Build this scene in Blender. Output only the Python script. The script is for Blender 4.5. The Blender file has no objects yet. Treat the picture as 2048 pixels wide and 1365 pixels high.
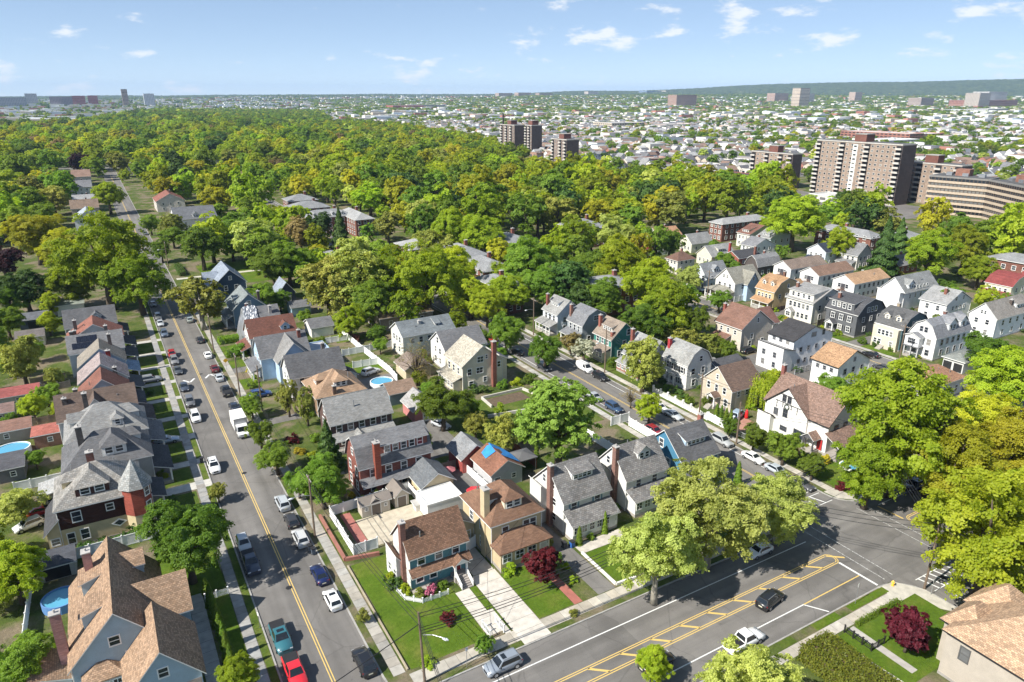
import bpy, math, random
import numpy as np
from mathutils import Vector, Matrix

# ------------------------------------------------------------------ camera, sky, sun, exposure
sc = bpy.context.scene
COL = sc.collection
CAM_H = 64.0
PITCH = math.radians(19.1657)
YAW = math.radians(30.2255)          # camera looks 30 degrees clockwise of the streets' direction (+Y)
cam_d = bpy.data.cameras.new('camera')
cam = bpy.data.objects.new('camera', cam_d)
COL.objects.link(cam)
cam.location = (0, 0, CAM_H)
cam.rotation_euler = (math.radians(90) - PITCH, 0, -YAW)
cam_d.sensor_width = 36.0
cam_d.lens = 36.0 * 1417 / 2048
cam_d.clip_start = 1.0
cam_d.clip_end = 40000
sc.camera = cam

SUN_EL = math.radians(43.5)
SUN_AZ = math.radians(5.0)           # shadows fall along +X, five degrees towards +Y
to_sun = Vector((-math.cos(SUN_EL) * math.cos(SUN_AZ), -math.cos(SUN_EL) * math.sin(SUN_AZ), math.sin(SUN_EL)))
sun_d = bpy.data.lights.new('sun', 'SUN')
sun_d.energy = 3.0
sun_d.angle = math.radians(0.5)
sun_d.color = (1.0, 0.955, 0.87)
sun = bpy.data.objects.new('sun', sun_d)
COL.objects.link(sun)
sun.rotation_euler = to_sun.to_track_quat('Z', 'Y').to_euler()
sun.location = (0, 0, 300)

world = bpy.data.worlds.new('World')
sc.world = world
world.use_nodes = True
wn, wl = world.node_tree.nodes, world.node_tree.links
for n in list(wn): wn.remove(n)
def wnode(t, **k):
    n = wn.new(t)
    for a, b in k.items(): setattr(n, a, b)
    return n
w_out = wnode('ShaderNodeOutputWorld')
w_bg = wnode('ShaderNodeBackground')
w_sky = wnode('ShaderNodeTexSky', sky_type='NISHITA', sun_disc=False)
w_sky.sun_elevation = SUN_EL
w_sky.sun_rotation = math.radians(265.0)
w_sky.altitude = 1500
w_sky.air_density = 0.42
w_sky.dust_density = 0.15
w_sky.ozone_density = 1.0
# small fair weather clouds: noise on a level layer above the town
w_tc = wnode('ShaderNodeTexCoord')
w_flat = wnode('ShaderNodeMapping'); w_flat.inputs['Scale'].default_value = (1.0, 1.0, 3.0); w_flat.inputs['Location'].default_value = (3.17, 1.7, .3)
wl.new(w_tc.outputs['Generated'], w_flat.inputs[0])
w_off = w_flat
w_n1 = wnode('ShaderNodeTexNoise'); w_n1.inputs['Scale'].default_value = 17.0; w_n1.inputs['Detail'].default_value = 9
w_n1.inputs['Roughness'].default_value = 0.58
w_n2 = wnode('ShaderNodeTexNoise'); w_n2.inputs['Scale'].default_value = 3.1; w_n2.inputs['Detail'].default_value = 2
wl.new(w_off.outputs[0], w_n1.inputs['Vector']); wl.new(w_off.outputs[0], w_n2.inputs['Vector'])
w_sum = wnode('ShaderNodeMath', operation='MULTIPLY_ADD'); w_sum.inputs[1].default_value = 0.55
wl.new(w_n2.outputs['Fac'], w_sum.inputs[0]); wl.new(w_n1.outputs['Fac'], w_sum.inputs[2])
w_rmp = wnode('ShaderNodeMapRange'); w_rmp.interpolation_type = 'SMOOTHSTEP'
w_rmp.inputs['From Min'].default_value = 0.85; w_rmp.inputs['From Max'].default_value = 1.0
w_rmp.inputs['To Max'].default_value = 0.8
wl.new(w_sum.outputs[0], w_rmp.inputs['Value'])
w_mix = wnode('ShaderNodeMixRGB'); w_mix.inputs['Color2'].default_value = (2.45, 2.5, 2.55, 1)
wl.new(w_rmp.outputs[0], w_mix.inputs['Fac']); w_gm = wnode('ShaderNodeGamma'); w_gm.inputs['Gamma'].default_value = 0.45; w_hs = wnode('ShaderNodeHueSaturation'); w_hs.inputs['Saturation'].default_value = 1.4; wl.new(w_sky.outputs[0], w_gm.inputs['Color']); wl.new(w_gm.outputs[0], w_hs.inputs['Color']); wl.new(w_hs.outputs[0], w_mix.inputs['Color1'])   # sky colour flattened by gamma for more overhead fill, then resaturated
wl.new(w_mix.outputs[0], w_bg.inputs['Color'])
w_bg.inputs['Strength'].default_value = 0.15
wl.new(w_bg.outputs[0], w_out.inputs['Surface'])

sc.view_settings.view_transform = 'Standard'
sc.view_settings.look = 'None'
sc.view_settings.gamma = 1.0
sc.view_settings.use_curve_mapping = False
sc.view_settings.exposure = 1.5
sc.render.engine = 'CYCLES'
sc.cycles.max_bounces = 6
sc.cycles.diffuse_bounces = 4
sc.cycles.glossy_bounces = 2
sc.cycles.transmission_bounces = 5
sc.cycles.transparent_max_bounces = 8
sc.cycles.volume_bounces = 0
sc.cycles.use_denoising = True
sc.cycles.use_adaptive_sampling = True
sc.cycles.adaptive_threshold = 0.015
sc.cycles.caustics_reflective = False
sc.cycles.caustics_refractive = False

# ------------------------------------------------------------------ helpers
rng = random.Random(7)
GZ = 0.13                             # top of the lots and pavements above the road

class MB:
    """collects vertices and faces of one mesh"""
    def __init__(s): s.v, s.f, s.m = [], [], []
    def add(s, vs, fs, mi=0):
        o = len(s.v); s.v += [tuple(p) for p in vs]
        for f in fs: s.f.append(tuple(i + o for i in f)); s.m.append(mi)
        return s
    def box(s, x0, y0, z0, x1, y1, z1, mi=0):
        return s.add([(x0,y0,z0),(x1,y0,z0),(x1,y1,z0),(x0,y1,z0),(x0,y0,z1),(x1,y0,z1),(x1,y1,z1),(x0,y1,z1)],
                     [(3,2,1,0),(4,5,6,7),(0,1,5,4),(1,2,6,5),(2,3,7,6),(3,0,4,7)], mi)
    def quad(s, a, b, c, d, mi=0): return s.add([a,b,c,d], [(0,1,2,3)], mi)
    def extrude(s, poly, a0, a1, fn, mi=0):
        """closed polygon poly of (p, z), swept from a0 to a1; fn(a, p, z) -> xyz"""
        n = len(poly)
        vs = [fn(a0,p,z) for p,z in poly] + [fn(a1,p,z) for p,z in poly]
        fs = [tuple(range(n))[::-1], tuple(range(n,2*n))]
        fs += [(i,(i+1)%n,(i+1)%n+n,i+n) for i in range(n)]
        return s.add(vs, fs, mi)
    def prism(s, pts, z0, z1, mi=0):
        n = len(pts)
        return s.add([(x,y,z0) for x,y in pts]+[(x,y,z1) for x,y in pts],
                     [tuple(range(n))[::-1], tuple(range(n,2*n))]+[(i,(i+1)%n,(i+1)%n+n,i+n) for i in range(n)], mi)
    def tube(s, pts, rad, n=6, mi=0, cap=True):
        """tube through points with a radius each"""
        P = [Vector(p) for p in pts]; rings = []
        for i, p in enumerate(P):
            d = (P[min(i+1,len(P)-1)] - P[max(i-1,0)]).normalized()
            a = d.orthogonal().normalized(); b = d.cross(a)
            r = rad[i] if isinstance(rad,(list,tuple)) else rad
            rings.append([tuple(p + a*(r*math.cos(2*math.pi*k/n)) + b*(r*math.sin(2*math.pi*k/n))) for k in range(n)])
        vs = [q for r in rings for q in r]
        fs = [(i*n+k, i*n+(k+1)%n, (i+1)*n+(k+1)%n, (i+1)*n+k) for i in range(len(P)-1) for k in range(n)]
        if cap: fs += [tuple(range(n))[::-1], tuple(range((len(P)-1)*n, len(P)*n))]
        return s.add(vs, fs, mi)
    def cyl(s, x, y, z0, z1, r0, r1=None, n=12, mi=0):
        r1 = r0 if r1 is None else r1
        vs = [(x+r0*math.cos(2*math.pi*k/n), y+r0*math.sin(2*math.pi*k/n), z0) for k in range(n)]
        vs += [(x+r1*math.cos(2*math.pi*k/n), y+r1*math.sin(2*math.pi*k/n), z1) for k in range(n)]
        return s.add(vs, [tuple(range(n))[::-1], tuple(range(n,2*n))]+[(k,(k+1)%n,(k+1)%n+n,k+n) for k in range(n)], mi)
    def mesh(s, name, mats, uv=True, smooth=False):
        me = bpy.data.meshes.new(name)
        me.from_pydata(s.v, [], s.f)
        for m in (mats if isinstance(mats,(list,tuple)) else [mats]): me.materials.append(m)
        if any(s.m): me.polygons.foreach_set('material_index', s.m)
        if smooth: me.polygons.foreach_set('use_smooth', [True]*len(me.polygons))
        if uv:
            ul = me.uv_layers.new(name='UVMap').data
            for p in me.polygons:
                n = p.normal
                if abs(n.z) > 0.999: t = Vector((1,0,0)); b = Vector((0,1,0))
                else:
                    t = Vector((-n.y, n.x, 0)).normalized(); b = n.cross(t)
                for li in p.loop_indices:
                    co = me.vertices[me.loops[li].vertex_index].co
                    ul[li].uv = (co.dot(t), co.dot(b))
        return me

def link(name, me, parent=None, loc=None, rz=0.0, color=None):
    o = bpy.data.objects.new(name, me)
    COL.objects.link(o)
    if parent is not None: o.parent = parent
    if loc is not None: o.location = loc
    if rz: o.rotation_euler = (0,0,rz)
    if color is not None: o.color = (color[0],color[1],color[2],1)
    return o
def tag(o, label, cat=None, group=None, kind=None):
    o['label'] = label
    if cat: o['category'] = cat
    if group: o['group'] = group
    if kind: o['kind'] = kind
    return o
def empty(name, loc, rz=0.0, scale=None):
    o = bpy.data.objects.new(name, None)
    o.empty_display_size = 0.5
    COL.objects.link(o); o.location = loc
    if rz: o.rotation_euler = (0,0,rz)
    if scale: o.scale = scale
    return o
def thing(name, label, cat, loc, rz=0.0, group=None, scale=None):
    return tag(empty(name, loc, rz, scale), label, cat, group)

# ------------------------------------------------------------------ materials
def new_mat(name):
    m = bpy.data.materials.new(name); m.use_nodes = True
    nt = m.node_tree
    for n in list(nt.nodes): nt.nodes.remove(n)
    out = nt.nodes.new('ShaderNodeOutputMaterial')
    b = nt.nodes.new('ShaderNodeBsdfPrincipled')
    nt.links.new(b.outputs[0], out.inputs['Surface'])
    return m, nt, b
def nd(nt, t, ins=None, **k):
    n = nt.nodes.new(t)
    for a, b in k.items(): setattr(n, a, b)
    for a, b in (ins or {}).items():
        if hasattr(b, 'is_linked') or hasattr(b, 'links'): nt.links.new(b, n.inputs[a])
        else: n.inputs[a].default_value = b
    return n
def c4(c): return (c[0],c[1],c[2],1)
def mixc(nt, fac, a, b, mode='MIX'):
    n = nt.nodes.new('ShaderNodeMixRGB'); n.blend_type = mode
    for s, v in ((0,fac),(1,a),(2,b)):
        if hasattr(v, 'links'): nt.links.new(v, n.inputs[s])
        else: n.inputs[s].default_value = v if s == 0 else c4(v)
    return n.outputs[0]
def ramp(nt, v, stops):
    n = nt.nodes.new('ShaderNodeValToRGB'); e = n.color_ramp.elements
    while len(e) < len(stops): e.new(0.5)
    for q,(p,c) in zip(e,stops): q.position = p; q.color = c4(c) if hasattr(c,'__len__') else (c,c,c,1)
    nt.links.new(v, n.inputs[0]); return n.outputs[0]
def noise(nt, scale, detail=4, rough=0.55, vec=None):
    n = nd(nt, 'ShaderNodeTexNoise', {'Scale':scale,'Detail':detail,'Roughness':rough})
    if vec is not None: nt.links.new(vec, n.inputs['Vector'])
    return n.outputs['Fac']
def geo_pos(nt): return nt.nodes.new('ShaderNodeNewGeometry').outputs['Position']
def ocol(nt): return nt.nodes.new('ShaderNodeObjectInfo').outputs['Color']
def bump(nt, b, h, dist=0.05, s=0.6):
    n = nd(nt, 'ShaderNodeBump', {'Strength':s,'Distance':dist}); nt.links.new(h, n.inputs['Height'])
    nt.links.new(n.outputs[0], b.inputs['Normal'])

MATS = {}
def mat_plain(key, col=None, rough=0.6, metal=0.0, var=0.12, scale=1.5, spec=0.4):
    """even paint or stone with a little wear; colour from the object when col is None"""
    m, nt, b = new_mat(key); pos = geo_pos(nt)
    base = ocol(nt) if col is None else None
    f = ramp(nt, noise(nt, scale, 5, vec=pos), [(0.25,1-var),(0.75,1+var*0.4)])
    if base is None:
        r = nd(nt,'ShaderNodeRGB'); r.outputs[0].default_value = c4(col); base = r.outputs[0]
    nt.links.new(mixc(nt, 1.0, base, f, 'MULTIPLY'), b.inputs['Base Color'])
    b.inputs['Roughness'].default_value = rough; b.inputs['Metallic'].default_value = metal
    b.inputs['Specular IOR Level'].default_value = spec
    MATS[key] = m; return m
def mat_siding(key, pitch=0.16):
    m, nt, b = new_mat(key); pos = geo_pos(nt)
    uv = nd(nt,'ShaderNodeUVMap').outputs[0]
    sep = nd(nt,'ShaderNodeSeparateXYZ',{0:uv})
    fr = nd(nt,'ShaderNodeMath',{0:sep.outputs['Y'],1:1/pitch},operation='MULTIPLY')
    fr = nd(nt,'ShaderNodeMath',{0:fr.outputs[0]},operation='FRACT')
    f = ramp(nt, noise(nt, 0.8, 6, 0.65, pos), [(0.25,0.84),(0.7,1.04)])
    line = ramp(nt, fr.outputs[0], [(0.0,0.72),(0.14,1.0),(1.0,0.97)])
    c = mixc(nt, 1.0, ocol(nt), f, 'MULTIPLY'); c = mixc(nt, 1.0, c, line, 'MULTIPLY')
    nt.links.new(c, b.inputs['Base Color'])
    b.inputs['Roughness'].default_value = 0.7
    bump(nt, b, fr.outputs[0], 0.02, 0.6); MATS[key] = m; return m
def mat_brickwork(key, w=0.42, h=0.16, mortar=0.012, vary=0.35, rough=0.85, soft=0.7, stain=0.3, bumpd=0.03):
    """rows of bricks or shingles along the face, each with a tone of its own; colour from the object"""
    m, nt, b = new_mat(key); pos = geo_pos(nt)
    uv = nd(nt,'ShaderNodeUVMap').outputs[0]
    t = nd(nt,'ShaderNodeTexBrick',{'Vector':uv,'Scale':1.0,'Mortar Size':mortar,'Mortar Smooth':0.2,'Bias':0.0,
          'Brick Width':w,'Row Height':h,'Color1':c4((1-vary,)*3),'Color2':c4((1+vary*0.7,)*3),'Mortar':c4((soft,)*3)}, offset=0.5)
    st = ramp(nt, noise(nt, 0.35, 6, 0.7, pos), [(0.3,1-stain),(0.65,1.06)])
    hue = ramp(nt, noise(nt, 2.3, 3, 0.6, pos), [(0.3,(1.0,0.96,0.93)),(0.7,(0.96,1.0,1.04))])
    c = mixc(nt, 1.0, ocol(nt), t.outputs['Color'], 'MULTIPLY')
    c = mixc(nt, 1.0, c, st, 'MULTIPLY'); c = mixc(nt, 1.0, c, hue, 'MULTIPLY')
    nt.links.new(c, b.inputs['Base Color']); b.inputs['Roughness'].default_value = rough
    b.inputs['Specular IOR Level'].default_value = 0.25
    bump(nt, b, t.outputs['Color'], bumpd, 0.5); MATS[key] = m; return m
mat_siding('siding')
mat_plain('stucco', None, 0.85, var=0.16, scale=1.2)
mat_brickwork('brick', 0.45, 0.15, 0.02, 0.25, soft=0.9)
mat_brickwork('shingle', 0.5, 0.18, 0.015, 0.24, soft=0.7, stain=0.3)
mat_brickwork('slate', 0.45, 0.30, 0.028, 0.32, soft=0.5, stain=0.3, rough=0.6)
mat_brickwork('shake', 0.34, 0.22, 0.022, 0.36, soft=0.5, stain=0.2)
mat_plain('paint', None, 0.55, var=0.08)
mat_plain('trim_white', (.70,.70,.68), .6, var=.1)
mat_plain('flat_roof', None, 0.85, var=0.3, scale=0.5)
mat_plain('wood', None, 0.8, var=0.35, scale=2.2)
mat_plain('rubber', (0.012,0.012,0.013), 0.8)
mat_plain('rim', (0.45,0.46,0.48), 0.35, 0.8)
mat_plain('dark', (0.02,0.02,0.022), 0.7)
mat_plain('metal', (0.42,0.43,0.45), 0.4, 0.7)
mat_plain('concrete', None, 0.9, var=0.28, scale=1.1)
m, nt, b = new_mat('glass')
nt.links.new(ramp(nt, nt.nodes.new('ShaderNodeObjectInfo').outputs['Random'], [(0.0,(.012,.016,.022)),(.55,(.03,.038,.05)),(.8,(.09,.10,.11)),(1.0,(.24,.23,.21))]), b.inputs['Base Color']); b.inputs['Roughness'].default_value = 0.08
b.inputs['Specular IOR Level'].default_value = 0.7; MATS['glass'] = m
m, nt, b = new_mat('car_glass')
b.inputs['Base Color'].default_value = (0.014,0.018,0.022,1); b.inputs['Roughness'].default_value = 0.06; b.inputs['Specular IOR Level'].default_value = 0.7; MATS['car_glass'] = m
m, nt, b = new_mat('car_paint')
nt.links.new(ocol(nt), b.inputs['Base Color'])
b.inputs['Roughness'].default_value = 0.32; b.inputs['Coat Weight'].default_value = 0.8; b.inputs['Coat Roughness'].default_value = 0.05
MATS['car_paint'] = m
mat_plain('lamp_clear', (0.75,0.77,0.8), 0.15, var=0.02); mat_plain('lamp_red', (0.35,0.01,0.012), 0.2, var=0.02)

def mat_asphalt(key, st):
    m, nt, b = new_mat(key); pos = geo_pos(nt)
    stretch = nd(nt,'ShaderNodeMapping',{'Vector':pos,'Scale':st}).outputs[0]
    a = ramp(nt, noise(nt, 0.22, 5, 0.6, pos), [(0.25,(0.142,0.133,0.124)),(0.5,(0.176,0.166,0.155)),(0.75,(0.21,0.198,0.184))])
    g = ramp(nt, noise(nt, 9.0, 3, 0.7, pos), [(0.2,0.78),(0.8,1.15)])
    w = ramp(nt, noise(nt, 0.55, 3, 0.5, stretch), [(0.3,0.74),(0.7,1.1)])
    c = mixc(nt, 1.0, a, g, 'MULTIPLY'); c = mixc(nt, 1.0, c, w, 'MULTIPLY')
    # cracks and patches sealed with tar
    v = nd(nt,'ShaderNodeTexVoronoi',{'Scale':0.10,'Vector':mixc(nt,0.6,pos,nd(nt,'ShaderNodeTexNoise',{'Scale':0.7,'Detail':4,'Vector':pos}).outputs['Color'],'ADD')}, feature='DISTANCE_TO_EDGE')
    cr = ramp(nt, v.outputs['Distance'], [(0.0,0.72),(0.004,0.8),(0.010,1.0)])
    c = mixc(nt, 0.7, c, cr, 'MULTIPLY')
    pv = nd(nt,'ShaderNodeTexVoronoi',{'Scale':0.07,'Vector':nd(nt,'ShaderNodeMapping',{'Vector':pos,'Scale':(1.6,.7,1)}).outputs[0]}, distance='CHEBYCHEV')
    c = mixc(nt, 1.0, c, ramp(nt, nd(nt,'ShaderNodeSeparateXYZ',{0:pv.outputs['Color']}).outputs['X'], [(0.0,.86),(.5,1.0),(1.0,1.07)]), 'MULTIPLY')
    sp = ramp(nt, noise(nt, 1.6, 2, 0.5, pos), [(0.66,1.0),(0.76,0.62)])
    c = mixc(nt, 0.6, c, sp, 'MULTIPLY')
    nt.links.new(c, b.inputs['Base Color']); b.inputs['Roughness'].default_value = 0.9
    b.inputs['Specular IOR Level'].default_value = 0.25
    bump(nt, b, noise(nt, 14.0, 3, 0.7, pos), 0.02, 0.4); MATS[key] = m
mat_asphalt('asphalt',(1.0,.05,1.0)); mat_asphalt('asphalt_avenue',(.05,1.0,1.0))
def mat_lawn(key, cols, scale=0.25, dirt=0.0):
    m, nt, b = new_mat(key); pos = geo_pos(nt)
    a = ramp(nt, noise(nt, scale, 6, 0.62, pos), [(0.28,cols[0]),(0.5,cols[1]),(0.72,cols[2])])
    f = ramp(nt, noise(nt, 3.2, 5, 0.75, pos), [(0.25,0.6),(0.75,1.3)])
    c = mixc(nt, 1.0, a, f, 'MULTIPLY')
    if dirt:
        d = ramp(nt, noise(nt, 0.12, 5, 0.6, pos), [(0.5-dirt*0.1,0.0),(0.62-dirt*0.1,1.0)])
        c = mixc(nt, d, c, mixc(nt, 1.0, (0.19,0.155,0.105), f, 'MULTIPLY'))
    nt.links.new(c, b.inputs['Base Color']); b.inputs['Roughness'].default_value = 0.95
    b.inputs['Specular IOR Level'].default_value = 0.1
    bump(nt, b, noise(nt, 7.0, 4, 0.75, pos), 0.12, 0.9); MATS[key] = m
mat_lawn('lawn', [(0.050,0.085,0.014),(0.085,0.125,0.020),(0.145,0.155,0.045)])
mat_lawn('lawn_fresh', [(0.062,0.115,0.010),(0.088,0.145,0.014),(0.150,0.165,0.034)], 0.22)
mat_lawn('yard', [(0.045,0.075,0.016),(0.080,0.110,0.024),(0.13,0.135,0.05)], 0.3, 0.25)
def mat_town_ground():
    m, nt, b = new_mat('town_ground'); pos = geo_pos(nt)
    a = ramp(nt, noise(nt, 0.012, 6, 0.6, pos), [(0.3,(0.045,0.075,0.025)),(0.48,(0.07,0.09,0.035)),(0.56,(0.15,0.145,0.135)),(0.75,(0.2,0.195,0.185))])
    f = ramp(nt, noise(nt, 0.11, 5, 0.7, pos), [(0.25,0.55),(0.75,1.3)])
    nt.links.new(mixc(nt,1.0,a,f,'MULTIPLY'), b.inputs['Base Color']); b.inputs['Roughness'].default_value = 0.95
    MATS['town_ground'] = m
mat_town_ground()
def mat_line(key, col, wear):
    m, nt, b = new_mat(key); pos = geo_pos(nt)
    f = ramp(nt, noise(nt, 2.6, 6, 0.8, pos), [(wear-.09,0.0),(wear+.09,1.0)])
    nt.links.new(mixc(nt, f, (.15,.147,.143), col), b.inputs['Base Color']); b.inputs['Roughness'].default_value = .75; MATS[key] = m
mat_line('line_white',(.66,.66,.64),.36); mat_line('line_worn',(.58,.58,.56),.50); mat_line('line_yellow',(.60,.42,.13),.35)
mat_plain('kerb', (0.34,0.33,0.31), 0.9, var=0.3)
mat_plain('soil', (0.12,0.085,0.055), 0.95, var=0.4, scale=2)
mat_plain('water', (0.10,0.34,0.50), 0.06, var=0.05, spec=0.7)

# foliage: two tones per leaf, a tone per tree, light passing through
def mat_leaf(key, a, b_, hue=0.03, trans=0.34, val=0.28):
    m = bpy.data.materials.new(key); m.use_nodes = True; nt = m.node_tree
    for n in list(nt.nodes): nt.nodes.remove(n)
    out = nd(nt,'ShaderNodeOutputMaterial')
    at = nd(nt,'ShaderNodeAttribute', attribute_name='tint').outputs['Fac']
    oi = nt.nodes.new('ShaderNodeObjectInfo').outputs['Random']
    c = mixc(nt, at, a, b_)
    hm = nd(nt,'ShaderNodeMapRange',{'Value':oi,'To Min':0.5-hue,'To Max':0.5+hue}).outputs[0]
    o2 = nd(nt,'ShaderNodeMath',{0:oi,1:7.13},operation='MULTIPLY'); o2 = nd(nt,'ShaderNodeMath',{0:o2.outputs[0]},operation='FRACT').outputs[0]
    vm = nd(nt,'ShaderNodeMapRange',{'Value':o2,'To Min':1-val,'To Max':1+val}).outputs[0]
    h = nd(nt,'ShaderNodeHueSaturation',{'Color':c,'Hue':hm,'Value':vm})
    d = nd(nt,'ShaderNodeBsdfPrincipled',{'Roughness':0.55,'Specular IOR Level':0.25,'Base Color':h.outputs[0]})
    t = nd(nt,'ShaderNodeBsdfTranslucent',{'Color':mixc(nt,1.0,h.outputs[0],(1.25,1.2,0.6),'MULTIPLY')})
    mx = nd(nt,'ShaderNodeMixShader',{0:trans}); nt.links.new(d.outputs[0], mx.inputs[1]); nt.links.new(t.outputs[0], mx.inputs[2])
    nt.links.new(mx.outputs[0], out.inputs['Surface']); MATS[key] = m
mat_leaf('leaf_lime', (0.228,0.330,0.017), (0.444,0.522,0.041), hue=0.016, trans=0.54)
mat_leaf('leaf_gold', (0.324,0.348,0.022), (0.552,0.546,0.043), hue=0.012, trans=0.54)
mat_leaf('leaf_green', (0.134,0.235,0.024), (0.270,0.390,0.050), hue=0.014, trans=0.52)
mat_leaf('leaf_feather', (0.174,0.301,0.035), (0.365,0.523,0.088), hue=0.005, trans=0.4)
mat_leaf('leaf_hedge', (0.075,0.115,0.012), (0.240,0.250,0.030), hue=0.005)
mat_leaf('leaf_dark', (0.048,0.110,0.022), (0.119,0.190,0.038), hue=0.015)
mat_leaf('leaf_sage', (0.325,0.404,0.079), (0.665,0.728,0.214), hue=0.010, trans=0.5)
mat_leaf('leaf_olive', (0.182,0.222,0.035), (0.365,0.372,0.071), hue=0.012)
mat_leaf('leaf_rust', (0.190,0.150,0.055), (0.348,0.269,0.095), hue=0.01)
mat_leaf('leaf_red', (0.065,0.007,0.014), (0.155,0.020,0.030), hue=0.008)
mat_leaf('leaf_purple', (0.026,0.010,0.014), (0.06,0.02,0.024), hue=0.008)
mat_leaf('leaf_yellow', (0.38,0.30,0.02), (0.52,0.42,0.03), hue=0.01)
mat_leaf('leaf_pink', (0.42,0.10,0.20), (0.62,0.25,0.36), hue=0.01)
mat_leaf('leaf_white', (0.30,0.32,0.22), (0.55,0.55,0.45), hue=0.01)
mat_plain('bark', (0.11,0.085,0.062), 0.95, var=0.4, scale=4)
mat_plain('bark_pale', (0.36,0.33,0.27), 0.9, var=0.45, scale=2)

# ------------------------------------------------------------------ ground, roads, pavements
def sheet(name, pts, z, mat, label, kind='structure', parent=None, color=None):
    mb = MB(); mb.add([(x,y,z) for x,y in pts], [tuple(range(len(pts)))])
    o = link(name, mb.mesh(name, MATS[mat]), parent, color=color)
    if parent is None: tag(o, label, None, None, kind)
    return o
def rect(x0,x1,y0,y1): return [(x0,y0),(x1,y0),(x1,y1),(x0,y1)]

g = sheet('ground', rect(-9000,16000,-600,16000), -0.05, 'town_ground', 'broad flat town ground reaching out to the horizon')

def rrect(x0,x1,y0,y1,r=(0,0,0,0),inset=0.0):
    """rounded rectangle, corner radii SW SE NE NW"""
    x0+=inset; x1-=inset; y0+=inset; y1-=inset; out=[]
    for (cx,cy,a0),rad in zip(((x0,y0,180),(x1,y0,270),(x1,y1,0),(x0,y1,90)), r):
        if rad <= 0: out.append((cx,cy)); continue
        rad = max(rad-inset,0.1)
        px = cx + (rad if a0 in (180,90) else -rad); py = cy + (rad if a0 in (180,270) else -rad)
        for k in range(7):
            a = math.radians(a0 + 15*k); out.append((px+rad*math.cos(a), py+rad*math.sin(a)))
    return out
BLOCKS = [('west of the long street', -700,9.5,59.5,760,(0,4,0,0)), ('between the long street and the curving avenue side street', 19.7,87.3,59.5,760,(4,4,0,0)),
          ('right of the side street with the white gambrel houses', 98.6,159.2,59.5,760,(4.5,4,0,0)), ('under the far right rows of houses', 168.8,700,59.5,760,(4,0,0,0)),
          ('south of the avenue around the red maple lawn', 19.7,89.4,-120,44.6,(0,0,5,4)), ('south of the avenue beyond the crossroads', 99.2,700,-120,44.6,(0,0,0,5))]
for nm,x0,x1,y0,y1,r in BLOCKS:
    sheet('yard_ground', rrect(x0,x1,y0,y1,r,0.2), GZ, 'yard', 'grass and bare yard ground of the block '+nm)
    a, bq = rrect(x0,x1,y0,y1,r), rrect(x0,x1,y0,y1,r,0.2); n = len(a)
    mb = MB(); mb.add([(x,y,-0.02) for x,y in a]+[(x,y,GZ+.004) for x,y in a]+[(x,y,GZ+.004) for x,y in bq]+[(x,y,GZ-.05) for x,y in bq],
        [(i,(i+1)%n,(i+1)%n+n,i+n) for i in range(n)]+[(i+n,(i+1)%n+n,(i+1)%n+2*n,i+2*n) for i in range(n)]+[(i+2*n,(i+1)%n+2*n,(i+1)%n+3*n,i+3*n) for i in range(n)])
    tag(link('kerb', mb.mesh('kerb', MATS['kerb'])), 'pale concrete kerb round the block '+nm, None, None, 'structure')

road_a = sheet('road', rect(9.4,19.8,20,760), 0.0, 'asphalt', 'long grey asphalt street with double yellow line running away on the left side')
road_b = sheet('road', rect(-80,700,44.5,59.6), 0.004, 'asphalt_avenue', 'wide grey avenue with a painted yellow median across the lower right')
road_c = sheet('road', rect(87.2,99.3,-120,760), 0.0, 'asphalt', 'grey side street crossing the avenue and running up between the houses')
road_d = sheet('road', rect(159.1,168.9,59,760), 0.0, 'asphalt', 'grey residential street in front of the tall right rows of houses')
def marking(road, name, pts, z, mat):
    mb = MB(); mb.add([(x,y,z) for x,y in pts], [tuple(range(len(pts)))]); return link(name, mb.mesh(name, MATS[mat], uv=False), road)
def bar(road, name, p, q, w, mat, z=0.010):
    p, q = Vector((p[0],p[1],0)), Vector((q[0],q[1],0)); d = (q-p).normalized(); s = Vector((-d.y,d.x,0))*(w/2)
    return marking(road, name, [(p+s)[:2],(p-s)[:2],(q-s)[:2],(q+s)[:2]], z, mat)
Y_, W_ = 'line_yellow', 'line_white'
for dx in (-.16,.16): bar(road_a,'yellow_line',(14.62+dx,62.5),(14.62+dx,700),.13,Y_)
# avenue: median of two double yellow lines with slanted hatching, rounded end at the crossroads
for yy in (53.05,52.75,51.15,50.85): bar(road_b,'yellow_line',(-40,yy),(83.8 if 51<yy<53 else 84.2,yy),.13,Y_,.012)
for r_ in (.8,1.1):
    prev=None
    for k in range(9):
        a=math.radians(-90+180*k/8); p=(84+r_*.9*math.cos(a),51.95+r_*math.sin(a))
        if prev: bar(road_b,'yellow_line',prev,p,.13,Y_,.013)
        prev=p
for k in range(14): bar(road_b,'hatch_line',(22+k*4.78,52.75),(22+k*4.78+2.0,51.15),.32,Y_,.012)
for yy in (53.05,52.75,51.15,50.85): bar(road_b,'yellow_line',(104.5,yy),(200,yy),.13,Y_,.012)
for k in range(8): bar(road_b,'hatch_line',(107+k*5,52.75),(109+k*5,51.15),.32,Y_,.012)
for r_ in (.8,1.1):
    prev=None
    for k in range(9):
        a=math.radians(90+180*k/8); p=(104.6+r_*.9*math.cos(a),51.95+r_*math.sin(a))
        if prev: bar(road_b,'yellow_line',prev,p,.13,Y_,.013)
        prev=p
bar(road_b,'edge_line',(20.5,56.6),(84.5,56.6),.16,W_,.012); bar(road_b,'edge_line',(10,47.4),(72.5,47.4),.16,W_,.012)
bar(road_b,'edge_line',(72.5,47.4),(84.3,47.5),.16,Y_,.012); bar(road_b,'stop_line',(84.4,50.8),(84.6,44.9),.35,W_,.012)
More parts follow.
